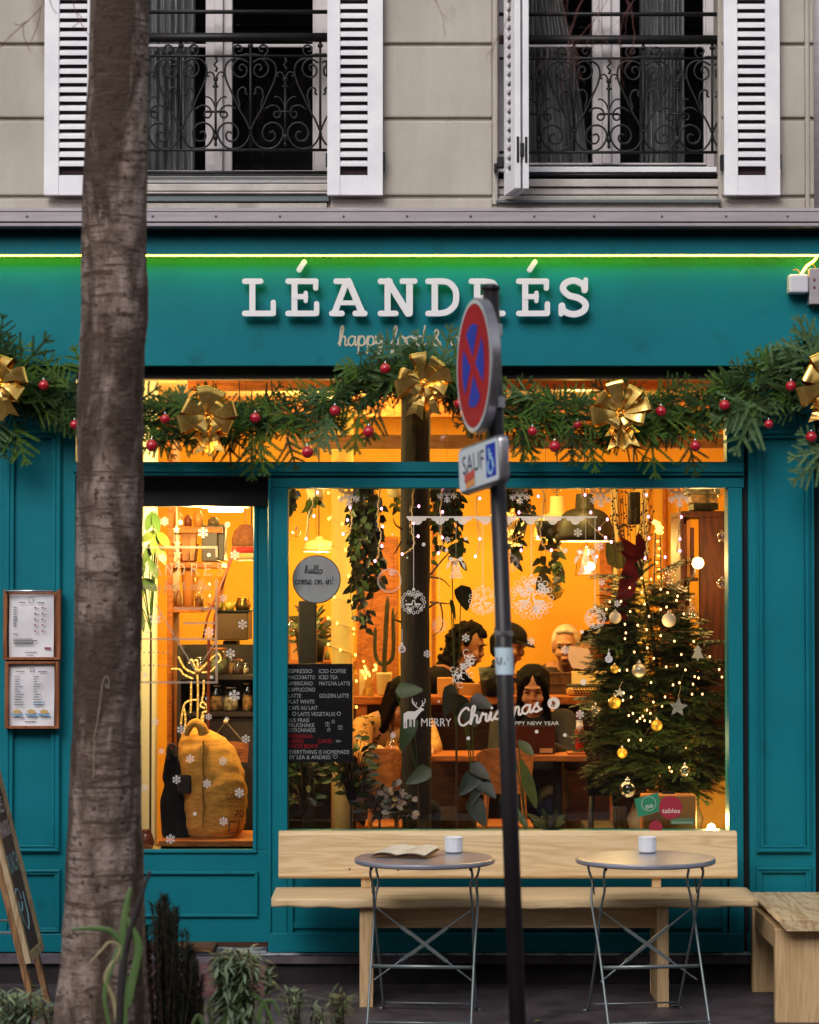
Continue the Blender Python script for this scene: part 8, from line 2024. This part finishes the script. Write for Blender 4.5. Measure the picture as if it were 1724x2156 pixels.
# hanging wooden sign
hw_ = thing('hanging_wood_sign', 'small wooden sign hanging on a cord right of the sack', 'sign', P(495, 1600, .95)); m = M(); m.pprism([d2(700, 860), d2(1090, 893), d2(1080, 1082), d2(700, 1040)], .95, .962); m.build('plank', wood('sign_plank', c(176, 104, 52), c(130, 70, 34), (2, 10, 10)), hw_)
m = M(); top_n = P(*d2(872, 688), .955); m.tube([P(*d2(735, 865), .955), top_n, P(*d2(1050, 890), .955)], .0012, 4); m.build('cord', WIRE, hw_)
m = M(); q_ = P(*d2(915, 1010), .949); q2 = P(*d2(1035, 1010), .949); text(m, "eator", q_.x, q_.z, .949, h=.02, w=q2.x - q_.x)
m.add([P(d2(878, 925)[0] + (6 if i % 2 == 0 else 2.6) * math.sin(math.pi * i / 5), d2(878, 925)[1] - (6 if i % 2 == 0 else 2.6) * math.cos(math.pi * i / 5), .949) for i in range(10)], [tuple(range(10))]); m.build('lettering', BLK2, hw_)
m = M(); m.tube([top_n, top_n + Vector((0, .26, .0))], .002, 4); m.ball(top_n, .012, 10, 8); tag(m.build('wall_hook', CREAML), 'round cream knob carrying the wooden sign cord', 'hook')
# platform and sack
m = M(); zp = P(0, 1771, .42).z; m.box(P(340, 0, .42).x, P(545, 0, .42).x, .42, .95, zp - .028, zp); pfm = thing('low_platform', 'low wooden platform under the burlap sack', 'platform', (P(440, 0, .6).x, .68, FZ)); m.build('board', ORW, pfm, bevel=.003)
m = M(); m.box(P(345, 0, .45).x, P(540, 0, .45).x, .46, .92, FZ, zp - .029); m.build('base', BLKF, pfm)
sk = thing('burlap_sack', 'big leaning orange burlap coffee sack printed COLO behind the door glass', 'sack', (P(450, 0, .65).x, .65, zp))
sil = [(1770, 413, 492), (1755, 392, 508), (1735, 386, 516), (1700, 384, 521), (1665, 380, 521), (1630, 376, 515), (1600, 372, 505), (1575, 376, 494), (1555, 380, 476), (1543, 384, 455), (1533, 392, 432), (1527, 400, 420)]
m = M(); n = 40; V = []; NR = 60
for i in range(NR + 1):
    t_ = i / NR * (len(sil) - 1); k = min(int(t_), len(sil) - 2); f = t_ - k; y, l, r_ = [sil[k][q] * (1 - f) + sil[k + 1][q] * f for q in range(3)]
    a = P(l, y, .65); b = P(r_, y, .65); cc = (a + b) / 2; rad = (b - a).length / 2; ry = min(.17, rad * .85 + .02)
    for q in range(n):
        an = 2 * math.pi * q / n; w = 1 + .05 * noise.noise(Vector((math.cos(an) * 2, math.sin(an) * 2, i * .3))) + .016 * math.sin(i * 1.15 + 3 * math.sin(an * 2)) * (1 if i < 30 else .4)
        V.append((cc.x + rad * math.cos(an) * w, .65 + ry * math.sin(an) * w, a.z))
m.add(V, [(i * n + q, i * n + (q + 1) % n, (i + 1) * n + (q + 1) % n, (i + 1) * n + q) for i in range(NR) for q in range(n)] + [tuple(range(n - 1, -1, -1)), tuple(range(NR * n, (NR + 1) * n))])
m.build('sack_body', BURLAP, sk, smooth=True)
m = M(); pts = [P(392, 1548, .5), P(400, 1530, .49), P(412, 1522, .49), P(424, 1530, .49), P(430, 1545, .5)]; m.tube(catmull(pts, 6), [.014 + .0006 * i_ for i_ in range(25)], 8); m.build('rolled_rim', BURLAP, sk, smooth=True)
m = M(); pp = [P(428, y, .65 - .175) for y in range(1560, 1760, 20)]; m.tube([p + Vector((.004 * math.sin(i * 2), 0, 0)) for i, p in enumerate(pp)], .0035, 5); m.build('seam', mat('seam_thread', c(140, 92, 40), rough=.9), sk)
m = M(); mtx = mat('sack_print', c(70, 44, 24), rough=.95); q_ = P(477, 1684, .46); q2 = P(510, 1684, .46); text(m, "COLO", q_.x, q_.z, .462, h=.031, w=q2.x - q_.x); q_ = P(508, 1720, .5); text(m, "70", q_.x - .03, q_.z, .475, h=.034); m.build('printed_letters', mtx, sk)
m = M(); pts = [(484, 1731), (504, 1731), (500, 1752), (482, 1757), (484, 1731)]; m.ribbon([(P(*p, .46).x, P(*p, .46).z) for p in pts], .006, .463); m.build('printed_frame', mtx, sk)
# dark backpack left of the sack
m = M(); t = thing('dark_backpack', 'dark backpack slumped left of the burlap sack', 'bag', (P(370, 0, .5).x, .5, zp)); 

for a_, b_, r1_, r2_ in (((372, 1755), (366, 1690), .075, .07), ((366, 1690), (376, 1640), .07, .06), ((360, 1640), (364, 1590), .045, .035), ((376, 1600), (380, 1660), .04, .06)): 
    p1, p2 = P(*a_, .62), P(*b_, .62); m.tube([p1 - Vector((0, 0, r1_)), p1 - Vector((0, 0, r1_ * .7)), p1, p2, p2 + Vector((0, 0, r2_ * .7)), p2 + Vector((0, 0, r2_))], [.004, r1_ * .7, r1_, r2_, r2_ * .7, .004], 12)
m.build('body', BLKF, t, smooth=True, mods=[lambda o: (setattr(o.modifiers.new('r', 'REMESH'), 'voxel_size', .008), setattr(o.modifiers[-1], 'use_smooth_shade', True), setattr(o.modifiers.new('s', 'SMOOTH'), 'iterations', 6))])
m = M(); m.pbox(374, 1632, 402, 1672, .5, .53); m.build('pocket', mat('dark_canvas', c(40, 30, 26), rough=.9), t, bevel=.01); m = M(); m.tube(catmull([P(356, 1600, .58), P(354, 1580, .57), P(360, 1568, .57), P(368, 1574, .58), P(370, 1595, .58)], 5), .01, 6); m.build('strap', BRNF, t, smooth=True)
m = M(); p = P(308, 1788, .55); m.lathe([(.03, 0), (.042, .03), (.03, .07), (.022, .085), (.026, .095), (0, .09)], p, 16); tag(m.build('clay_jug', mat('brown_glaze', c(96, 44, 22), rough=.3), smooth=True), 'small brown glazed jug at the bottom left of the door glass', 'jug')
m = M(); m.box(P(270, 0, .5).x, P(339, 0, .5).x, .45, .7, FZ, p.z - .001); tag(m.build('jug_plinth', CREAML), 'cream block under the brown glazed jug', 'block')
# reindeer of rope light
rd = thing('light_reindeer', 'glowing rope-light reindeer figure standing behind the burlap sack', 'light figure', P(418, 1560, .95)); m = M(); dots = M()
paths = [[(590, 210), (560, 120), (540, 95), (520, 130)], [(600, 210), (600, 110), (575, 100)], [(610, 210), (690, 130), (750, 70), (800, 40), (825, 90), (800, 120)], [(640, 220), (720, 210), (770, 165)], [(580, 230), (480, 180), (420, 70)], [(560, 280), (470, 240), (430, 190), (350, 185)], [(540, 300), (540, 400), (535, 600)], [(600, 240), (605, 400), (600, 680)], [(660, 290), (660, 400), (645, 480)],
         [(600, 480), (520, 490), (470, 540), (440, 720)], [(640, 490), (690, 540), (690, 590), (650, 610), (630, 760)], [(660, 620), (650, 700), (640, 775)], [(600, 680), (560, 720), (470, 830), (455, 900)], [(470, 560), (485, 650), (480, 760)], [(640, 500), (630, 540), (670, 560)]]
for pp in paths:
    q_ = catmull([P(*d2(*p), .98) for p in pp], 7); m.tube(q_, .0055, 8)
    for i in range(2, len(q_), 3): dots.ball(q_[i] + Vector((0, -.006, 0)), .0027, 6, 4)
m.build('rope_tube', mat('clear_amber_tube', c(206, 170, 90), rough=.3, emit=(1, .65, .2, 1), estr=.08), rd, smooth=True); dots.build('light_dots', emat('rope_led', (1, .55, .1, 1), 1.6), rd)['kind'] = 'stuff'
m = M(); m.tube([P(*d2(440, 720), .98), Vector((P(*d2(440, 0), .98).x, .98, FZ))], .006, 6); m.tube([P(*d2(640, 775), .98), Vector((P(*d2(640, 0), .98).x, .98, FZ))], .006, 6); m.tube([P(*d2(540, 600), .98), Vector((P(*d2(540, 0), .98).x, .98, FZ))], .006, 6); m.build('legs', IRON, rd)
# pachira leaves by the partition
potplant('large-leaved money plant at the left of the door glass', 318, 1330, .75, [(d1(120, 600)[0], d1(120, 600)[1], d1(200, 390)[0], d1(200, 390)[1], 20, 0), (d1(255, 620)[0], d1(255, 620)[1], d1(205, 400)[0], d1(205, 400)[1], 18, 0), (d1(65, 720)[0], d1(65, 720)[1], *d1(225, 605), 18, 1), (d1(195, 860)[0], d1(195, 860)[1], *d1(230, 610), 20, 1), (d1(375, 780)[0], d1(375, 780)[1], *d1(240, 610), 20, 1), (d1(90, 960)[0], d1(90, 960)[1], *d1(190, 720), 18, 0), (d1(330, 960)[0], d1(330, 960)[1], *d1(250, 760), 18, 1), (d1(240, 1115)[0], d1(240, 1115)[1], *d1(150, 900), 18, 0), (d1(75, 1090)[0], d1(75, 1090)[1], *d1(60, 900), 20, 0), (d1(235, 1250)[0], d1(235, 1250)[1], *d1(80, 1120), 24, 0), (d1(90, 1300)[0], d1(90, 1300)[1], *d1(50, 1150), 16, 1), (d1(95, 1690)[0], d1(95, 1690)[1], *d1(60, 1420), 12, 1)], [LEAFG, LEAFY], pw=.1, ph=.3)
# christmas stars garland strand + hat on hook
t = thing('knitted_hat', 'brown knitted hat with red lining hanging above the white lamp behind the door', 'hat', P(520, 1160, 1.2)); m = M(); m.lathe([(.07, 0), (.075, .03), (.06, .08), (.03, .11), (0, .115)], P(518, 1150, 1.25), 18); m.build('crown', mat('brown_knit', c(124, 70, 36), c(90, 50, 28), 40, rough=.95), t, smooth=True); m = M(); m.lathe([(.062, -.03), (.066, 0), (.05, .002)], P(520, 1152, 1.25), 18); m.build('lining', mat('red_lining', c(150, 26, 24), rough=.8), t, smooth=True); m = M(); q_ = P(518, 1150, 1.25); m.tube([q_ + Vector((0, 0, .11)), Vector((q_.x, 1.25, CZ))], .002, 4); m.build('hanger', IRON, t)
t = thing('star_mobile', 'string of small pale stars hanging behind the door glass', 'ornament', P(374, 1200, .5)); m = M(); m.tube([P(*d1(450, 350), .5), P(*d1(460, 1010), .5)], .0012, 4); q_ = P(*d1(450, 350), .5); m.tube([q_, Vector((q_.x, .5, CZ))], .0012, 4); m.build('string', WIRE, t); m = M()
for zx, zy, r in ((490, 510, 6), (445, 590, 8), (460, 740, 8), (460, 850, 10), (460, 970, 9)):
    x, y = d1(zx, zy); m.pprism([(x + (r if i % 2 == 0 else r * .45) * math.sin(math.pi * i / 5), y - (r if i % 2 == 0 else r * .45) * math.cos(math.pi * i / 5)) for i in range(10)], .5 - .002 * len(m.f) / 12, .504)
m.build('stars', mat('pale_felt', c(196, 190, 170), rough=.9), t)

# ================================================================== PEOPLE
def remesh(v, smooth=2):
    def f(o):
        r = o.modifiers.new('r', 'REMESH'); r.mode = 'VOXEL'; r.voxel_size = v; r.use_smooth_shade = True
        s = o.modifiers.new('s', 'SMOOTH'); s.factor = .5; s.iterations = smooth
    return f
def capsule(m, a, b, ra, rb, n=12):
    a = Vector(a); b = Vector(b); d = (b - a); L = d.length; d = d / L if L > 1e-6 else Vector((0, 0, 1)); pts = []; rr = []
    for k in (0, .35, .7, .92): an = math.pi / 2 * (1 - k); pts.append(a - d * ra * math.sin(an)); rr.append(max(.0015, ra * math.cos(an)))
    pts += [a, b]; rr += [ra, rb]
    for k in (.92, .7, .35, 0): an = math.pi / 2 * (1 - k); pts.append(b + d * rb * math.sin(an)); rr.append(max(.0015, rb * math.cos(an)))
    m.tube(pts, rr, n)
def person(label, H, yaw, skin, hair, cloth, hstyle, nod=0, lean=.0, build=1.0, hands=None, pattern=None, tilt=0, cloth2=None):
    """H: centre of the head; yaw: 0 faces the street, 90 faces right of the picture; seated figure"""
    f0 = Vector((math.sin(yaw), -math.cos(yaw), 0)); sd = Vector((math.cos(yaw), math.sin(yaw), 0)); up = Vector((0, 0, 1))
    H = Vector(H); f = (f0 * math.cos(nod) - up * math.sin(nod)).normalized(); hu = (up * math.cos(nod) + f0 * math.sin(nod)); hu = (hu + sd * math.sin(tilt)).normalized(); hs = f.cross(hu).normalized() * -1
    if hs.dot(sd) < 0: hs = -hs
    hp = lambda a, b, c_: H + hs * a + f * b + hu * c_
    N = H - up * (.2 - .2 * lean) - f0 * (.045 + lean * .24); Pv = N - up * .50 - f0 * (lean * .35); C = N.lerp(Pv, .38); B_ = build
    t = thing('person', label, 'person', (Pv.x, Pv.y, FZ))
    rotm = Matrix((hs, f * -1, hu)).transposed()
    m = M()
    m.ball(hp(0, -.008, .025), (.074, .093, .098), 20, 14, rot=rotm); m.ball(hp(0, .022, -.045), (.056, .066, .062), 16, 12, rot=rotm); m.ball(hp(0, .055, -.088), (.024, .022, .018), 10, 8, rot=rotm)
    capsule(m, hp(0, .084, .012), hp(0, .099, -.020), .008, .0105); m.ball(hp(.011, .092, -.024), (.007, .009, .006), 8, 6, rot=rotm); m.ball(hp(-.011, .092, -.024), (.008, .009, .007), 8, 6, rot=rotm)
    m.ball(hp(0, .078, .036), (.05, .014, .010), 12, 8, rot=rotm)
    for s_ in (1, -1): m.ball(hp(s_ * .077, -.004, -.005), (.010, .018, .030), 10, 8, rot=rotm); m.ball(hp(s_ * .036, .070, -.030), (.026, .022, .026), 10, 8, rot=rotm)
    m.ball(hp(0, .088, -.055), (.024, .010, .006), 10, 6, rot=rotm); m.ball(hp(0, .086, -.066), (.020, .010, .007), 10, 6, rot=rotm)
    capsule(m, N - up * .02, H - up * .07 - f0 * .01, .056, .05)
    w = .175 * B_
    for s_ in (1, -1): capsule(m, N - up * .035 + sd * s_ * .04, N - up * .055 + sd * s_ * w, .05, .055)
    for k in range(4): capsule(m, N.lerp(Pv, .12 + .22 * k) + sd * .07 * B_, N.lerp(Pv, .12 + .22 * k) - sd * .07 * B_, .095 * B_, .095 * B_)
    capsule(m, Pv + sd * .08, Pv - sd * .08, .12, .12)
    arms = []
    hands = hands or [N + sd * .14 + f0 * .42 - up * .40, N - sd * .14 + f0 * .42 - up * .40]
    for i, s_ in enumerate((1, -1)):
        S_ = N - up * .055 + sd * s_ * w; Hd = Vector(hands[i]); v = Hd - S_; L = min(v.length, .52); mid = S_ + v.normalized() * L * .5; bend = math.sqrt(max(.0004, .27 ** 2 - (L / 2) ** 2)); E_ = mid + (-up * .85 + sd * s_ * .5 - f0 * .1).normalized() * bend; Hd = S_ + v.normalized() * L
        capsule(m, S_, E_, .050, .040); capsule(m, E_, Hd, .038, .026); arms.append((S_, E_, Hd))
        fd = (Hd - E_).normalized(); pn = sd * s_; pu = fd.cross(pn).normalized()
        m.ball(Hd + fd * .045, (.038, .038, .020), 10, 8, rot=fd.to_track_quat('X', 'Z').to_matrix())
        for k in range(4):
            o = Hd + fd * .075 + pn * (.026 - .0175 * k) * 1.0; L1 = (.036, .042, .039, .03)[k]; e1 = o + fd * L1 - up * .006; e2 = e1 + fd * .024 - up * .018; m.tube([o - fd * .02, o, e1, e2], [.009, .0088, .0082, .0065], 8)
        th = Hd + fd * .03 - pn * .03; m.tube([th, th + fd * .03 - pn * .022, th + fd * .052 - pn * .02 - up * .008], [.011, .010, .007], 8)
    for s_ in (1, -1): K = Pv + f0 * .42 + sd * s_ * .11 - up * .02; capsule(m, Pv + sd * s_ * .09, K, .088, .062); A_ = Vector((K.x, K.y, FZ + .08)); A_ = A_ - f0 * .04; capsule(m, K, A_, .058, .038); capsule(m, A_ - up * .03, A_ - up * .045 + f0 * .15, .036, .028)
    body = m.build('body', skin, t, smooth=True, mods=[remesh(.0065, 2)])
    # clothes: the same limbs a little thicker, ending at neck, wrists and ankles
    m = M(); g = .014
    for s_ in (1, -1): capsule(m, N - up * .045 + sd * s_ * .05, N - up * .06 + sd * s_ * w, .05 + g, .058 + g)
    for k in range(4): capsule(m, N.lerp(Pv, .16 + .21 * k) + sd * .075 * B_, N.lerp(Pv, .16 + .21 * k) - sd * .075 * B_, .097 * B_ + g, .097 * B_ + g)
    for (S_, E_, Hd) in arms: capsule(m, S_, E_, .054 + g, .046 + g); capsule(m, E_, E_.lerp(Hd, .9), .044 + g, .034 + g)
    m.lathe([(.062, 0), (.068, .02), (.066, .045)], N - up * .035, 16)
    m.build('top_clothing', cloth, t, smooth=True, mods=[remesh(.009, 3)])
    m = M(); capsule(m, Pv + sd * .08, Pv - sd * .08, .12 + g, .12 + g)
    for s_ in (1, -1): K = Pv + f0 * .42 + sd * s_ * .11 - up * .02; A_ = Vector((K.x, K.y, FZ + .08)) - f0 * .04; capsule(m, Pv + sd * s_ * .09, K, .09 + g, .066 + g); capsule(m, K, A_, .064 + g, .05 + g)
    m.build('trousers', cloth2 or NAVY, t, smooth=True, mods=[remesh(.012, 3)])
    for s_ in (1, -1):
        K = Pv + f0 * .42 + sd * s_ * .11; A_ = Vector((K.x, K.y, FZ + .05)) - f0 * .04; m = M(); m.ball(A_ + f0 * .07 - up * .012, (.05, .13, .042), 14, 8, rot=Matrix.Rotation(yaw, 3, 'Z')); m.build('shoe', BLK2, t, smooth=True)
    for s_ in (1, -1):
        m = M(); m.ball(hp(s_ * .031, .083, .012), (.015, .006, .0045 if nod > .2 else .007), 10, 6, rot=rotm); m.build('eye', EYE, t, smooth=True)
        m = M(); m.tube([hp(s_ * .014, .097, .034), hp(s_ * .032, .096, .041), hp(s_ * .05, .083, .034)], [.003, .0035, .002], 5); m.build('eyebrow', hair, t, smooth=True)
    m = M(); m.tube([hp(-.022, .091, -.060), hp(0, .0985, -.058), hp(.022, .091, -.060)], [.002, .0055, .002], 6); m.build('lips', LIP, t, smooth=True)
    # hair
    m = M(); rg = random.Random(int(H.x * 1000))
    if hstyle == 'long':
        m.ball(hp(.012, -.02, .041), (.078, .098, .088), 20, 14, rot=rotm); m.ball(hp(-.012, -.02, .041), (.078, .098, .088), 20, 14, rot=rotm)
        for s_ in (1, -1): capsule(m, hp(s_ * .03, .05, .095), hp(s_ * .073, .045, .03), .012, .016)
        for s_ in (1, -1):
            for k in range(5): capsule(m, hp(s_ * (.064 + .003 * k), .035 - .025 * k, .06), N + sd * s_ * (.088 - .006 * k) + f0 * (.05 - .04 * k) - up * (.09), .017, .022)
        capsule(m, hp(0, -.07, .02), N - f0 * .06 - up * .16, .06, .07)
        m.build('hair', hair, t, smooth=True, mods=[remesh(.007, 2)])
    elif hstyle == 'curly':
        for k in range(340):
            a = rg.random() * 6.28; e = math.asin(rg.uniform(-.75, 1)); p = Vector((math.cos(a) * math.cos(e) * .086, math.sin(a) * math.cos(e) * .1, math.sin(e) * .1))
            if p.y > .035 and p.z < .055: continue
            if p.z < -.02 and p.y > .0: continue
            q_ = hp(p.x * rg.uniform(.95, 1.2), p.y * rg.uniform(.95, 1.2) - .015, p.z * rg.uniform(.95, 1.2) + .03); m.ball(q_, rg.uniform(.009, .02), 6, 5)
        if nod > -9 and 'woman' in label:
            for k in range(150): q_ = hp(rg.uniform(-.085, .085), -.075 + rg.uniform(-.06, .05), .03 - rg.random() * .2); m.ball(q_, rg.uniform(.012, .026), 6, 5)
        m.build('hair', hair, t, smooth=True, mods=[remesh(.007, 1)])
    elif hstyle == 'short':
        m.ball(hp(0, -.03, .046), (.086, .094, .088), 18, 12, rot=rotm)
        for s_ in (1, -1): capsule(m, hp(s_ * .074, -.008, .04), hp(s_ * .074, -.035, -.035), .016, .014)
        m.tube([hp(-.055, .05, .1), hp(0, .066, .112), hp(.055, .05, .1)], .016, 8)
        m.build('hair', hair, t, smooth=True, mods=[remesh(.007, 2)])
    elif hstyle == 'cap':
        m.ball(hp(0, -.012, .055), (.09, .105, .07), 18, 12, rot=rotm); o_ = m.build('cap', BLKF, t, smooth=True, mods=[remesh(.007, 2)])
        m = M(); V = [];
        for k in range(9): a = math.pi * k / 8; V += [hp(.075 * math.cos(a), .06 + .02 * math.sin(a), .05), hp(.07 * math.cos(a), .07 + .09 * math.sin(a), .035)]
        m.add(V, [(2 * k, 2 * k + 1, 2 * k + 3, 2 * k + 2) for k in range(8)]); m.build('cap_peak', BLKF, t, smooth=True)
        m = M(); capsule(m, hp(0, -.07, -.01), hp(0, -.06, -.06), .06, .05); m.build('hair', hair, t, smooth=True, mods=[remesh(.008, 2)])
    return t, hp
BLOUSE = mat('patterned_blouse', c(206, 158, 96), c(44, 32, 28), 26, rough=.8, lo=.56, hi=.6, c3=c(180, 60, 44), scale3=14, thr3=.66)
person('dark haired woman looking down at the laptop on the table', P(1121, 1449, 2.08), R(-4), SKIN, HAIRB, mat('dark_knit', c(28, 28, 36), rough=.95), 'long', nod=.42, lean=.35, hands=[P(1150, 1575, 1.82), P(1100, 1575, 1.82)])
person('curly haired woman seen in profile behind the counter shelf, facing right', P(985, 1362, 3.0), R(72), SKIND, HAIRB, BLKF, 'curly', nod=.28, lean=.35)
person('white haired man in a dark jacket seated against the orange wall', P(1190, 1362, 3.45), R(-8), SKIN, HAIRG, BRNF, 'short', nod=.15, build=1.1, lean=.35)
person('man with dark curly hair leaning towards the white haired man', P(1256, 1372, 3.2), R(-62), SKIND, HAIRB, BLKF, 'curly', nod=.25, lean=.3)
person('person in a black cap mostly hidden behind the sign post', P(1072, 1356, 2.9), R(60), SKIND, HAIRB, BLKF, 'cap', nod=.35)
person('woman in a patterned blouse bending over behind the timber post', P(850, 1474, 2.1), R(20), SKIN, HAIRB, BLOUSE, 'long', nod=.75, lean=.5, hands=[P(905, 1585, 1.75), P(800, 1585, 1.75)])
m = M(); V = []
q_ = P(1206, 1398, 2.9)
for i in range(13):
    t_ = i / 12; y0n, y1n = r4(500 + 200 * t_, 0)[0], 0
tag_pts = [r3(500, 1240), r3(640, 1265), r3(700, 1400), r3(712, 1452), r3(640, 1420), r3(520, 1400), r3(490, 1330)]
m.pprism([(x, y) for x, y in tag_pts], 2.95, 2.953)  # flat lilac sheet painted in for a reflection on the glass
tag(m.build('painted_reflection', mat('lilac_reflection', c(240, 226, 250), rough=.9)), 'pale lilac sheet painted as a reflection between the two men at the back', 'reflection')
